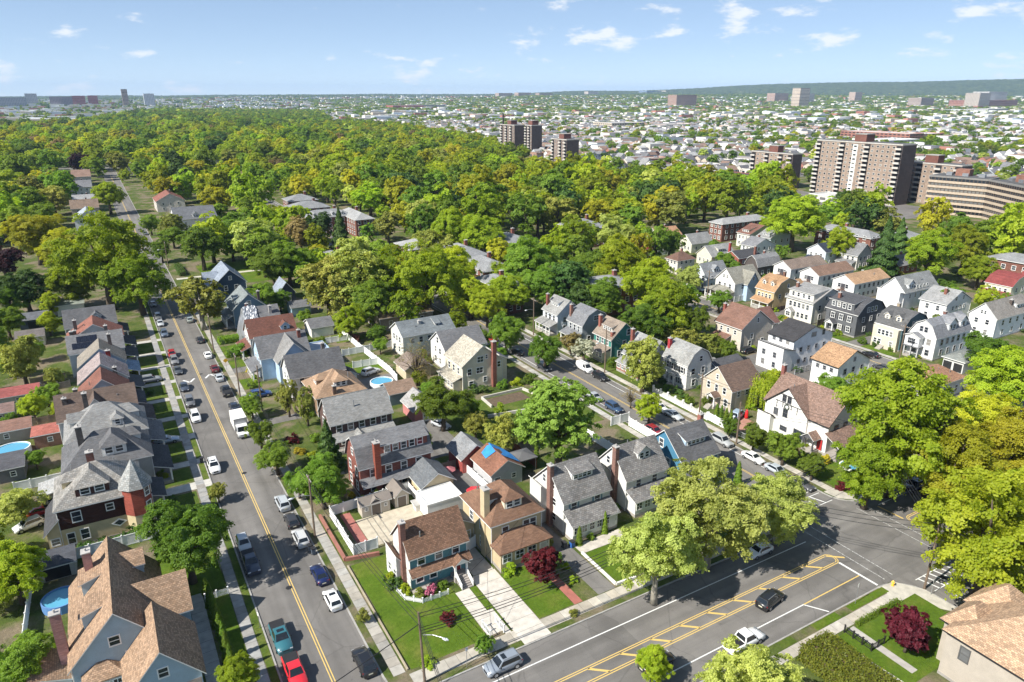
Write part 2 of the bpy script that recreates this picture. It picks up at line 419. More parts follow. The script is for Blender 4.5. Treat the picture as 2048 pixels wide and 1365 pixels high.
bar(road_b,'edge_line',(103.5,57.4),(190,57.4),.16,W_,.012); bar(road_b,'stop_line',(103.2,52.9),(103.0,57.2),.3,Y_,.012)
bar(road_b,'edge_line',(72.5,47.3),(74.2,44.8),.2,W_,.012)
bar(road_a,'stop_line',(20.4,61.2),(14.9,61.2),.35,W_,.012)
# crossings at the junction of the avenue and the side street
def crossing(p,q,depth,n,W_='line_white'):
    p,q=Vector(p),Vector(q); d=(q-p)/n; s=Vector((-d.y,d.x)).normalized()*depth
    bar(road_b,'crossing_edge',p,q,.13,W_,.014); bar(road_b,'crossing_edge',p+s,q+s,.13,W_,.014)
    for k in range(1,n): bar(road_b,'crossing_bar',p+d*k,p+d*(k-.55)+s,.24,W_,.015)
crossing((88.6,62.2),(98.2,62.2),2.6,6); crossing((90.2,40.2),(98.8,40.2),2.7,7)
crossing((86.6,45.2),(86.6,58.8),-1.9,1,'line_worn'); crossing((101.4,46.2),(101.4,58.6),1.9,1,'line_worn')
for X in (92.9,93.2): bar(road_c,'yellow_line',(X,66.5),(X,700),.13,Y_)
bar(road_c,'stop_line',(92.9,66),(98.4,66),.35,W_); bar(road_c,'edge_line',(88.5,66.5),(88.5,600),.15,W_); bar(road_c,'edge_line',(97.0,66.5),(97.0,600),.15,W_)
bar(road_c,'edge_line',(91.9,-40),(91.9,38.5),.15,W_); bar(road_c,'edge_line',(97.2,-40),(97.7,40),.15,W_); bar(road_c,'edge_line',(95.4,-40),(95.6,37),.15,W_)
for k in range(9): bar(road_c,'hatch_line',(95.6,33-k*5),(97.4,37.0-k*5),.3,W_,.012)
for X in (163.9,164.2): bar(road_d,'yellow_line',(X,66),(X,500),.12,Y_)
# two chevrons painted beside the centre line of the long street
for X,s in ((12.2,-1),(17.0,1)):
    for t in (-1,1): bar(road_a,'chevron',(X,173.2+s*1.6),(X+t*1.25,173.2-s*0.6),.45,W_)
# manhole covers
for rd,X,Yv,z in ((road_a,14.2,85.3,.012),(road_a,15.0,121,.012),(road_b,83.5,53.9,.016),(road_c,94,41.3,.012),(road_b,112,52,.016),(road_a,15.2,176,.012)):
    mb=MB(); mb.cyl(0,0,0,.006,.42,n=18); mb.cyl(0,0,.006,.009,.34,n=18); link('manhole_cover', mb.mesh('manhole_cover',MATS['dark'],uv=False), rd, (X,Yv,z))

# pavements laid in concrete slabs
slab_cache={}
def pavement(label, x0,x1,y0,y1, col=(.40,.375,.33), step=1.5):
    along_x = (x1-x0) > (y1-y0)
    bed = sheet('pavement', rect(x0,x1,y0,y1), GZ+.008, 'concrete', label, color=(.16,.15,.13))
    L, Wd = (x1-x0, y1-y0) if along_x else (y1-y0, x1-x0)
    n = int(L/step)
    key=(round(Wd,2),along_x,step)
    if key not in slab_cache:
        mb=MB(); g=.025
        if along_x: mb.box(g,g,0,step-g,Wd-g,.022)
        else: mb.box(g,g,0,Wd-g,step-g,.022)
        slab_cache[key]=mb.mesh('paving_slab',MATS['concrete'])
    for k in range(n):
        t=rng.uniform(.80,1.12); w=rng.uniform(-.012,.012)
        loc=(x0+k*step,y0,GZ+.009) if along_x else (x0,y0+k*step,GZ+.009)
        o=link('paving_slab',slab_cache[key],bed,loc,color=(col[0]*t+w,col[1]*t,col[2]*t-w))
        o.rotation_euler=(rng.uniform(-.006,.006),rng.uniform(-.006,.006),0)
    return bed
pavement('slab pavement along the west kerb of the long street', 6.9,8.3,62,262, (.33,.32,.30))
pavement('slab pavement along the east kerb of the long street', 20.8,22.3,63,263, (.37,.35,.31))
pavement('tan slab pavement along the north kerb of the avenue', 22.5,84.0,60.6,62.5, (.47,.43,.36))
pavement('tan slab pavement beside the red maple lawn south of the avenue', 57.0,84.0,41.6,43.1, (.47,.43,.37))
pavement('slab pavement along the side street in front of the white fence and Tudor house', 99.9,101.4,64.5,180, (.45,.42,.37))
pavement('slab pavement by the blue house and weedy lot on the side street', 84.8,86.3,64.5,180, (.42,.40,.36))
pavement('slab pavement before the dark grey gambrel house and its row', 169.6,171.0,64,200, (.44,.42,.38))
pavement('slab pavement behind the white houses facing the far street', 157.0,158.4,64,200, (.42,.40,.36))
sheet('pavement', [(84.0,62.5),(84.0,41.7)][:1]+[(86.5,62.5),(86.9,59.9),(84.0,59.9)], GZ+.010,'concrete','corner pavement apron under the pale plane trees', color=(.45,.42,.36))
sheet('pavement', [(84,41.6),(88.6,36),(89.2,36),(89.2,41),(87.0,44.2),(84,44.4)], GZ+.010,'concrete','corner pavement apron beside the yellow hydrant', color=(.47,.44,.38))
sheet('pavement', [(101.4,64.5),(99.0,64.5),(99.3,62),(101.5,60.0),(104,59.8),(104,62)], GZ+.010,'concrete','corner pavement apron below the Tudor house', color=(.45,.42,.36))
sheet('pavement', rect(87.6,89.0,-60,36), GZ+.010,'concrete','pavement strip beside the tan roofed corner house', color=(.45,.42,.38))
sheet('pavement', [(99.4,-60),(100.8,-60),(101.2,41),(104,44.3),(99.9,41.5)], GZ+.010,'concrete','pavement strip under the golden trees on the far corner', color=(.45,.42,.36))

# drives, walks, lawns and patios
def slabs(name, label, x0,x1,y0,y1, mat='concrete', col=(.45,.42,.38), z=.016, cuts=0):
    if mat.startswith('lawn') and z == .016: z = .011
    o = sheet(name, rect(x0,x1,y0,y1), GZ+z, mat, label, color=col)
    if cuts:
        mb=MB(); mb.box(0,0,0,x1-x0,.03,.003)
        me=mb.mesh('joint',MATS['dark'],uv=False)
        for k in range(1,cuts): link('joint', me, o, (x0,y0+(y1-y0)*k/cuts,GZ+z+.0005))
    return o
slabs('driveway','pale concrete drive leading up to the yellow house',36.6,40.5,59.7,74.5,col=(.55,.51,.45),cuts=7,z=.040)
slabs('driveway','shaded concrete drive between the teal and yellow houses',37.2,40.4,74.6,90,col=(.42,.40,.37),cuts=5)
slabs('path','pale walk from the front steps of the teal house to the avenue',33.4,35.5,63.2,72.6,col=(.55,.51,.45),cuts=6)
slabs('path','short landing beside the white step rails at the avenue',35.5,36.3,62.5,67.4,col=(.55,.51,.45))
slabs('driveway','dark asphalt drive beside the white house with grey shingles',50.0,52.9,62.6,90,'asphalt')
slabs('path','red brick path across the lawn of the yellow house',46.1,47.4,62.6,72,col=(.36,.13,.10))
slabs('lawn','fresh lawn in front of the teal house on the corner',23.0,33.3,63.0,85.5,'lawn_fresh')
slabs('lawn','narrow fresh lawn strip between the pale walk and the concrete drive',35.6,36.5,63,72.6,'lawn_fresh')
slabs('lawn','fresh lawn below the dark red maple of the yellow house',40.6,46.0,62.7,73.0,'lawn_fresh')
slabs('lawn','bright lawn edged in white stone before the white house with grey shingles',53.6,59.2,63.2,71.0,'lawn_fresh')
slabs('path','pale walk along the porch of the white house with grey shingles',53.4,62,71.1,73.4,col=(.50,.46,.40))
slabs('lawn','lawn under the plane trees at the avenue',60.2,83.6,62.8,72,'lawn')
slabs('lawn','fresh corner lawn round the big red maple south of the avenue',70.9,87.2,32,41.2,'lawn_fresh')
slabs('lawn','grass verge strip between kerb and pavement beside the corner hydrant',76.8,84.6,43.2,44.3,'lawn_fresh')
slabs('lawn','grass verge strip between kerb and pavement opposite the plane trees',69.8,74.6,43.2,44.3,'lawn_fresh')
slabs('lawn','small square of verge grass at the south kerb of the avenue',63.6,66.0,43.2,44.3,'lawn')
slabs('path','stone path to the tan roofed house on the corner lawn',73.3,74.4,33,41.4,col=(.40,.38,.35),z=.022)
slabs('lawn','verge grass along the east kerb of the long street',19.95,20.7,62,205,'yard')
slabs('lawn','verge grass along the west kerb of the long street',8.4,9.25,62,260,'lawn')
slabs('lawn','lawn beside the tan roofed light blue house behind a picket fence',4.9,6.8,62,88,'lawn_fresh')
slabs('driveway','shaded concrete drive along the light blue house',1.9,3.7,62,90,col=(.42,.41,.39),cuts=14)
slabs('lawn','lawn behind the light blue house under the leafy tree',-1.0,6.7,90,105,'lawn_fresh')
slabs('driveway','pale concrete drive beside the brown turret house',2.2,9.4,119.2,121.8,col=(.50,.48,.43))
for k,(ya,yb) in enumerate(((128.5,130.6),(140,142.5),(151,153),(162.2,164),(173,175),(184.8,186.8),(196,198),(207.6,209.6))):
    slabs('driveway',['paved drive with a silver blue sedan by the dark grey hipped house','wide drive between the two grey hipped houses','concrete walk before the brown gabled house','concrete drive beside the small red brown roofed house','concrete drive with a grey wagon by the pink slate house','concrete walk by the house with the red chimney','walk by the house with solar panels','walk before the red roofed house at the row end'][k],2.0,9.4,ya,yb,col=(.44,.42,.38))
for k,(ya,yb) in enumerate(((110,118.6),(122.4,128),(131,139.5),(143,150.6),(153.5,161.8),(164.5,172.6),(175.5,184.4),(187.3,195.6),(198.5,207.2))):
    slabs('lawn',['front lawn of the brown turret house','front lawn of the dark grey hipped house','front lawn of the pale grey hipped house','front lawn of the brown gabled house','front lawn of the small red brown roofed house','front lawn of the pink slate house','front lawn of the blue sided house','front lawn of the house with solar panels','front lawn of the red roofed house at the row end'][k],2.4,6.7,ya,yb,'lawn')
slabs('patio','tan stone patio inside the white fence of the corner yard',27.3,37.2,88.2,96.2,col=(.50,.44,.34))
slabs('patio','red brick bed strip inside the white fence of the corner yard',25.6,27.2,88.6,99.0,col=(.34,.13,.11))
slabs('driveway','worn asphalt yard with a parked silver sedan behind the brick houses',43.5,53.5,108.5,125,'asphalt')
slabs('path','pale walk in front of the red brick gambrel house',22.4,30.5,111.5,114.5,col=(.50,.46,.40))
slabs('driveway','grey drive with a blue SUV before the dark gable house',20.0,30,138.5,141.5,'asphalt')
slabs('driveway','grey asphalt drive before the light blue cross gable house',22.3,29,172.0,175.5,'asphalt')
slabs('lawn','bright front lawn of the red brown roofed white house',22.4,27.0,176,181,'lawn_fresh')
slabs('lawn','bright front lawn beside the tarp covered house',22.4,28.0,187,194,'lawn_fresh')
slabs('lawn','bright front lawn of the light blue cross gable house',22.4,26.5,160,167,'lawn_fresh')
slabs('driveway','asphalt court by the round pool behind the dark gable house',43,55,140.5,153,'asphalt')
slabs('lawn','small lawn behind the white garage with grey roof',50.5,58,181,188,'lawn_fresh')
slabs('lawn','small fenced lawn behind the dark gable house',47,56,157,164,'lawn_fresh')
slabs('driveway','dark drive beside the yellow garage with the red cover',44.3,49.6,88,103,'asphalt')
slabs('lawn','green slope of the weedy lot behind the round willow',56,84,106,128,'lawn')
slabs('lawn','shaded lawn in the white fenced yard of the blue house',74,84,84,96,'lawn')
slabs('patio','empty gravel foundation pit in the weedy lot',67.5,76.5,123.2,127.6,'soil')
slabs('patio','red brick forecourt beside the Tudor house',103.5,110,88,93.5,col=(.38,.20,.15))
slabs('lawn','lawn with a white fountain before the Tudor house',102,113,62,71,'lawn_fresh')
slabs('lawn','front lawns along the side street before the white houses',102,106,105,160,'lawn')
slabs('driveway','asphalt yard behind the black roofed white house',118,157,97,118,'asphalt')
slabs('driveway','asphalt drive between the dark grey and teal gambrel houses',171.2,190,108.2,112,'asphalt')
slabs('driveway','asphalt drive beside the pale three storey house',171.2,190,138,141.5,'asphalt')
slabs('lawn','bright lawn before the dark grey gambrel house',171.2,174.3,113,123.5,'lawn_fresh')
slabs('lawn','bright lawn before the teal gambrel house',171.2,174.3,99.5,107.8,'lawn_fresh')
slabs('lawn','bright lawn before the pale three storey house',171.2,174.5,127,137.5,'lawn_fresh')
slabs('driveway','paved court round the three long white apartment houses',193,207,95,172,'asphalt')
slabs('lawn','lawns before the brick garden apartments',96.9+3,150,200,215,'lawn')
slabs('lawn','wide shaded lawn with a path on the long street beyond the navy house',30,70,262,300,'lawn_fresh')
slabs('path','pale path across the wide lawn beyond the navy house',21,70,279,281.5,col=(.50,.47,.40),z=.022)

# ------------------------------------------------------------------ house kit
WHITE=(.78,.78,.76)
SIDE_RZ = {'S':0.0,'E':math.pi/2,'N':math.pi,'W':-math.pi/2}
win_cache={}
def window_meshes(w,h,bars):
    k=(round(w,2),round(h,2),bars)
    if k not in win_cache:
        mb=MB(); t=.13; d=.08
        mb.box(-w/2-t,-d,-h/2-t*1.2,w/2+t,.02,-h/2); mb.box(-w/2-t,-d,h/2,w/2+t,.02,h/2+t)
        mb.box(-w/2-t,-d,-h/2,-w/2,.02,h/2); mb.box(w/2,-d,-h/2,w/2+t,.02,h/2)
        if bars>=1: mb.box(-w/2,-d*.75,-.04,w/2,.02,.04)
        for q in range(1,bars): mb.box(-w/2+w*q/bars-.03,-d*.7,-h/2,-w/2+w*q/bars+.03,.02,h/2)
        pn=MB(); pn.box(-w/2,-.025,-h/2,w/2,.015,h/2)
        sh=MB()
        sh.box(-.17,-.05,-h/2,.17,.01,h/2)
        win_cache[k]=(mb.mesh('window',MATS['paint'],uv=False), pn.mesh('pane',MATS['glass'],uv=False), sh.mesh('shutter',MATS['paint'],uv=False))
    return win_cache[k]
def window(root,x,y,z,side,w=.95,h=1.45,bars=1,trim=WHITE,shutter=None,rz=None):
    a,p,s=window_meshes(w,h,bars)
    o=link('window',a,root,(x,y,z),SIDE_RZ[side] if rz is None else rz,trim)
    link('pane',p,o)
    if shutter:
        for sx in (-1,1): link('shutter',s,o,(sx*(w/2+.32),0,0),color=shutter)
    return o

def profile(kind,p0,p1,e,r,ov=.45):
    """roof outline across the ridge from p0 to p1 as (p,z) and the wall outline below it"""
    pm=(p0+p1)/2; hw=(p1-p0)/2
    if kind=='gam':
        k=hw*.40; zk=e+(r-e)*.68; s=(zk-e)/k
        top=[(p0-ov*.6,e-ov*.6*s*.45),(p0+k,zk),(pm,r),(p1-k,zk),(p1+ov*.6,e-ov*.6*s*.45)]
        wall=[(p0,e),(p0+k,zk-.1),(pm,r-.1),(p1-k,zk-.1),(p1,e)]
    elif kind=='shed':
        s=(r-e)/(p1-p0); top=[(p0-ov,e-ov*s),(p1+.1,r+.1*s)]; wall=[(p0,e),(p1,r)]
    else:
        s=(r-e)/hw; top=[(p0-ov,e-ov*s),(pm,r),(p1+ov,e-ov*s)]; wall=[(p0,e),(pm,r-.06),(p1,e)]
    return top,wall
def roof_slab(mb,top,a0,a1,fn,th=.17,lift=.06):
    poly=[(p,z+lift+th) for p,z in top]+[(p,z+lift) for p,z in reversed(top)]
    mb.extrude(poly,a0,a1,fn); n=len(top); k=len(mb.m)-2*n-2
    for q in (0,1,2+n-1,2+2*n-1): mb.m[k+q]=1          # painted fascia along eaves and gable ends
def hip_roof(mb,x0,x1,y0,y1,e,r,ov=.5,axis=None,flat=0.0):
    X0,X1,Y0,Y1=x0-ov,x1+ov,y0-ov,y1+ov; w,d=X1-X0,Y1-Y0; z0=e+.0
    if axis is None: axis='x' if w>=d else 'y'
    if axis=='x':
        k=min(d/2,w/2-.01)-flat/2; a,b_=(X0+k,(Y0+Y1)/2),(X1-k,(Y0+Y1)/2)
    else:
        k=min(w/2,d/2-.01)-flat/2; a,b_=((X0+X1)/2,Y0+k),((X0+X1)/2,Y1-k)
    v=[(X0,Y0,z0),(X1,Y0,z0),(X1,Y1,z0),(X0,Y1,z0),(X0,Y0,z0+.18),(X1,Y0,z0+.18),(X1,Y1,z0+.18),(X0,Y1,z0+.18),(a[0],a[1],r),(b_[0],b_[1],r)]
    f=[(3,2,1,0),(0,1,5,4),(1,2,6,5),(2,3,7,6),(3,0,4,7)]
    if axis=='x': f+=[(4,5,9,8),(5,6,9),(6,7,8,9),(7,4,8)]
    else: f+=[(4,5,8),(5,6,9,8),(6,7,9),(7,4,8,9)]
    k=len(mb.m); mb.add(v,f)
    for q in range(1,5): mb.m[k+q]=1

class House:
    """root Empty at the middle of the footprint; everything else in local metres"""
    def __init__(s,name,label,cat,box,e,r,kind,wall,roof,wm='siding',rm='shingle',trim=WHITE,z0=GZ,ov=.45,found=.35,group=None,rz=0.0):
        x0,x1,y0,y1=box; s.cx,s.cy=(x0+x1)/2,(y0+y1)/2
        s.w,s.d=x1-x0,y1-y0; s.x0,s.x1,s.y0,s.y1=-s.w/2,s.w/2,-s.d/2,s.d/2
        s.e,s.r,s.kind,s.trim,s.rc,s.rm,s.wc,s.wm=e,r,kind,trim,roof,rm,wall,wm
        s.root=thing(name,label,cat,(s.cx,s.cy,z0),rz,group)
        s.body(s.x0,s.x1,s.y0,s.y1,0,e,r,kind,wall,roof,wm,rm,'wall','roof',ov)
        if found:
            for q in range(2):
                vx,vy=rng.uniform(-.32,.32)*s.w,rng.uniform(.08,.3)*s.d*rng.choice((-1,1)); vb=MB(); vb.cyl(vx,vy,e-.2,r+.1-(r-e)*(.15 if q else .3),.09,n=8)
                if kind!='flat': link('vent_pipe',vb.mesh('vent_pipe',MATS['metal'],uv=False),s.root)
            if kind[:3] in('gab','hip'):
                for cx,cy in ((s.x0-.06,s.y0-.06),(s.x1+.06,s.y0-.06)):
                    vb=MB(); vb.cyl(cx,cy,.1,e-.1,.055,n=6); link('downpipe',vb.mesh('downpipe',MATS['trim_white'],uv=False),s.root)
            mb=MB(); mb.box(s.x0-.04,s.y0-.04,-.02,s.x1+.04,s.y1+.04,found); link('foundation',mb.mesh('foundation',MATS['concrete']),s.root,color=(.33,.31,.29))
    def body(s,x0,x1,y0,y1,zb,e,r,kind,wall,roof,wm=None,rm=None,wn_='wing',rn='wing_roof',ov=.45):
        wm=wm or s.wm; rm=rm or s.rm
        mb=MB(); rb=MB(); k=kind.split('_')[0]; ax=kind.split('_')[1] if '_' in kind else 'x'
        if k in ('gab','gam','shed'):
            if ax=='x': fn=lambda a,p,z:(a,p,z); a0,a1,p0,p1=x0,x1,y0,y1
            else: fn=lambda a,p,z:(p,a,z); a0,a1,p0,p1=y0,y1,x0,x1
            if ax=='-x': fn=lambda a,p,z:(a,-p,z); a0,a1,p0,p1=x0,x1,-y1,-y0
            if ax=='-y': fn=lambda a,p,z:(-p,a,z); a0,a1,p0,p1=y0,y1,-x1,-x0
            top,wl_=profile(k,p0,p1,e,r,ov)
            mb.extrude([(p0,zb),(p1,zb)]+list(reversed(wl_)),a0,a1,fn)
            roof_slab(rb,top,a0-.35,a1+.35,fn)
        elif k=='hip':
            mb.box(x0,y0,zb,x1,y1,e+.02); hip_roof(rb,x0,x1,y0,y1,e,r,ov,ax if '_' in kind else None)
        else:
            mb.box(x0,y0,zb,x1,y1,e); rb.box(x0+.2,y0+.2,e-.05,x1-.2,y1-.2,e+.06)
            for q in ((x0-.05,y0-.05,x1+.05,y0+.2),(x0-.05,y1-.2,x1+.05,y1+.05),(x0-.05,y0+.2,x0+.2,y1-.2),(x1-.2,y0+.2,x1+.05,y1-.2)): mb.box(q[0],q[1],e-.02,q[2],q[3],e+.3)
        w=link(wn_,mb.mesh(wn_,MATS[wm]),s.root,color=wall); o=link(rn,rb.mesh(rn,[MATS[rm],MATS['trim_white' if sum(s.trim)>1 else 'dark']]),s.root,color=roof)
        s.roof=o if rn=='roof' else s.roof; return s
    def M(s,side,a,b,z):
        """a along the side (left to right seen from outside), b inward from it"""
        return {'S':(a,s.y0+b,z),'N':(-a,s.y1-b,z),'W':(s.x0+b,-a,z),'E':(s.x1-b,a,z)}[side]
    def L(s,side): return s.w if side in 'SN' else s.d
    def wins(s,side,rows,w=.95,h=1.45,bars=1,shutter=None,span=.8,off=0.0,trim=None):
        """rows: (count, sill centre height) pairs"""
        L=s.L(side)
        for n,z in rows:
            for i in range(n):
                a=(((i+.5)/n)-.5)*L*span+off; x,y,zz=s.M(side,a,0,z)
                window(s.root,x,y,zz,side,w,h,bars,trim or s.trim,shutter)
        return s
    def win(s,side,a,z,w=.95,h=1.45,bars=1,b=0.0,shutter=None,trim=None):
        x,y,zz=s.M(side,a,b,z); window(s.root,x,y,zz,side,w,h,bars,trim or s.trim,shutter); return s
    def chim(s,x,y,zt,col=(.27,.10,.07),w=.75,d=.75,zb=None,mat='brick',pots=True):
        mb=MB(); mb.box(x-w/2,y-d/2,0 if zb is None else zb,x+w/2,y+d/2,zt)
        o=link('chimney',mb.mesh('chimney',MATS[mat]),s.root,color=col)
        cp=MB(); cp.box(x-w/2-.08,y-d/2-.08,zt,x+w/2+.08,y+d/2+.08,zt+.14)
        if pots: cp.cyl(x,y,zt+.14,zt+.5,.13,.11,8)
        link('chimney_cap',cp.mesh('chimney_cap',MATS['concrete']),o,color=(.42,.40,.38)); return s
    def slope_z(s,b,side):
        half=(s.d if side in 'SN' else s.w)/2
        if s.kind.startswith('gam'):
            k=half*.4; zk=s.e+(s.r-s.e)*.68
            return s.e+(zk-s.e)*b/k if b<k else zk+(s.r-zk)*(b-k)/(half-k)
        if s.kind.startswith('hip'): return s.e+.18+(s.r-s.e-.18)*(b+.5)/(half+.5)
        return s.e+(s.r-s.e)*b/half
    def dormer(s,side,a,w,b=1.2,h=1.5,kind='shed',nw=2,wc=None,rc=None,ww=.7,wh=1.0,bars=1,rm=None):
        zf=s.slope_z(b,side); half=(s.d if side in 'SN' else s.w)/2; mb=MB(); rb=MB()
        M=lambda aa,bb,z: s.M(side,aa,bb,z)
        zt=zf+h
        if kind=='shed':
            be=half; ze=max(zt+.1,min(s.r-.05,zt+ (half-b)*.32))
            poly=[(b,zf-.4),(b,zt),(be,ze),(be,zf-.4)]
            mb.extrude(poly,a-w/2,a+w/2,lambda A,p,z:M(A,p,z))
            sl=(ze-zt)/(be-b); top=[(b-.35,zt-.35*sl),(be+.1,ze+.1*sl)]
            roof_slab(rb,top,a-w/2-.2,a+w/2+.2,lambda A,p,z:M(A,p,z),.12,.03)
        else:
            rt=zt+w*(.42 if kind=='gable' else .45)
            back=half*.98
            for q in range(int(half*10)):
                if s.slope_z(q/10,side)>rt: back=q/10; break
            gp=[(-w/2,zf-.4),(w/2,zf-.4),(w/2,zt),(0,rt-.05 if kind=='gable' else zt+.02),(-w/2,zt)]
            mb.extrude(gp,b,back,lambda A,p,z:M(a+p,A,z))
            sl=(rt-zt)/(w/2); o=.25
            if kind=='gable':
                roof_slab(rb,[(-w/2-o,zt-o*sl),(0,rt),(w/2+o,zt-o*sl)],b-.3,back,lambda A,p,z:M(a+p,A,z),.12,.02)
            else:
                P=[M(a-w/2-o,b-.3,zt),M(a+w/2+o,b-.3,zt),M(a+w/2+o,back,zt),M(a-w/2-o,back,zt),M(a,b-.3+w/2,rt),M(a,back,rt)]
                rb.add(P,[(0,1,4),(1,2,5,4),(3,0,4,5),(0,3,2,1)])
        o=link('dormer',mb.mesh('dormer',MATS[s.wm if s.wm in('siding','stucco') else 'siding']),s.root,color=wc or s.wc)
        link('dormer_roof',rb.mesh('dormer_roof',[MATS[rm or s.rm],MATS['trim_white']]),o,color=rc or s.rc)
        zc=zf+h*.52+.05
        for i in range(nw):
            aa=a+(((i+.5)/nw)-.5)*w*.86; x,y,z=M(aa,b,zc); window(s.root,x,y,z,side,min(ww,w*.7/nw),min(wh,h*.72),bars,s.trim)
        return s
    def porch(s,side,a0,a1,dep,h=2.9,posts=4,closed=False,roof='shed',rise=.9,wc=None,rc=None,floor=.55,rm=None,pc=None,nw=5,gable=None):
        M=lambda a,b,z: s.M(side,a,-b,z); rb=MB(); fb=MB()
        if roof=='shed':
            sl=rise/dep; roof_slab(rb,[(dep+.35,h-.35*sl),(0.0,h+rise)],a0-.3,a1+.3,lambda A,p,z:M(A,p,z),.14,.0)
        elif roof=='hip':
            o=.35; k=min((a1-a0)/2,dep)*.8
            P=[M(a0-o,dep+o,h),M(a1+o,dep+o,h),M(a1+o,0,h),M(a0-o,0,h),M(a0+k,0.01,h+rise),M(a1-k,0.01,h+rise)]
            rb.add(P+[(p[0],p[1],p[2]-.15) for p in P[:4]],[(0,1,5,4),(1,2,5),(3,0,4),(6,7,1,0),(7,8,2,1),(9,6,0,3),(9,8,7,6)])
        elif roof=='gable':
            am=(a0+a1)/2; sl=rise/((a1-a0)/2)
            roof_slab(rb,[(a0-.25,h-.25*sl),(am,h+rise),(a1+.25,h-.25*sl)],-.05,dep+.3,lambda A,p,z:M(p,A,z),.13,.0)
            gb=MB(); gb.extrude([(a0,h-.15),(a1,h-.15),(am,h+rise-.1)],dep-.1,dep,lambda A,p,z:M(p,A,z)); link('porch_gable',gb.mesh('porch_gable',MATS['paint']),s.root,color=s.trim)
        else: rb.extrude([(a0-.2,h),(a1+.2,h),(a1+.2,h+.25),(a0-.2,h+.25)],-.01,dep+.2,lambda A,p,z:M(p,A,z))
        link('porch_roof',rb.mesh('porch_roof',[MATS[rm or s.rm],MATS['trim_white']]),s.root,color=rc or s.rc)
        fb.extrude([(a0,0),(a1,0),(a1,floor),(a0,floor)],.0,dep,lambda A,p,z:M(p,A,z))
        link('porch_floor',fb.mesh('porch_floor',MATS['concrete']),s.root,color=(.36,.33,.30))
        if closed:
            wb=MB(); wb.extrude([(a0,floor),(a1,floor),(a1,h),(a0,h)],.0,dep-.02,lambda A,p,z:M(p,A,z)); link('porch_wall',wb.mesh('porch_wall',MATS['siding']),s.root,color=wc or s.wc)
            for i in range(nw):
                a=a0+(a1-a0)*(i+.5)/nw; x,y,z=M(a,dep-.02,(floor+h)/2+.25); window(s.root,x,y,z,side,(a1-a0)/nw*.62,1.25,2,s.trim)
        else:
            pb=MB(); t=.13
            c=s.M(side,0,0,0)
            pb.box(-t,-t,floor,t,t,h); me=pb.mesh('post',MATS['paint'],uv=False)
            for i in range(posts):
                a=a0+.15+(a1-a0-.3)*i/max(posts-1,1); x,y,z=M(a,dep-.15,0); link('post',me,s.root,(x,y,0),color=pc or s.trim)
            if posts>2:
                qb=MB(); qb.extrude([(a0,floor+.75),(a1,floor+.75),(a1,floor+.85),(a0,floor+.85)],dep-.2,dep-.1,lambda A,p,z:M(p,A,z))
                for q in range(int((a1-a0)/.3)):
                    aa=a0+.15+q*.3; qb.extrude([(aa-.025,floor),(aa+.025,floor),(aa+.025,floor+.75),(aa-.025,floor+.75)],dep-.18,dep-.12,lambda A,p,z:M(p,A,z))
                link('railing',qb.mesh('railing',MATS['paint'],uv=False),s.root,color=pc or s.trim)
        return s
    def door(s,side,a,col=(.25,.02,.02),z=.5,w=1.0,h=2.1,b=0.0):
        M=lambda A,p,zz: s.M(side,a+A,b-p,zz); mb=MB(); mb.extrude([(-w/2-.12,z),(w/2+.12,z),(w/2+.12,z+h+.12),(-w/2-.12,z+h+.12)],0,.05,lambda A,p,zz:M(p,A,zz))
        o=link('door_frame',mb.mesh('door_frame',MATS['paint']),s.root,color=s.trim)
        mb=MB(); mb.extrude([(-w/2,z),(w/2,z),(w/2,z+h),(-w/2,z+h)],.02,.07,lambda A,p,zz:M(p,A,zz)); mb2=link('door',mb.mesh('door',MATS['paint']),o,color=col); return s
    def steps(s,side,a,b0,n=5,w=1.4,h=.9,col=(.40,.37,.33)):
        for i in range(n):
            mb=MB(); mb.extrude([(a-w/2,0),(a+w/2,0),(a+w/2,h*(n-i)/n),(a-w/2,h*(n-i)/n)],b0+.3*i,b0+.3*(i+1),lambda A,p,z:s.M(side,p,-A,z)); link('step',mb.mesh('step',MATS['concrete']),s.root,color=col)
        return s
    def garage_door(s,side,a,w=2.5,h=2.1,col=WHITE):
        mb=MB()
        for k in range(4): mb.extrude([(a-w/2,.05+h*k/4),(a+w/2,.05+h*k/4),(a+w/2,h*(k+1)/4),(a-w/2,h*(k+1)/4)],0,.05,lambda A,p,z:s.M(side,p,-A,z))
        link('garage_door',mb.mesh('garage_door',MATS['paint']),s.root,color=col); return s
    def gutters(s):
        return s

# ------------------------------------------------------------------ the houses near the camera
GREY=(.165,.165,.17); DARK=(.070,.071,.076); PALE=(.285,.282,.27); BROWN=(.20,.115,.075); TANR=(.35,.235,.155); REDR=(.17,.075,.055); SLATE=(.225,.215,.205)
OFFW=(.72,.71,.68); CREAM=(.64,.58,.45); LBLUE=(.42,.55,.70)
BRICKC=(.24,.09,.07)
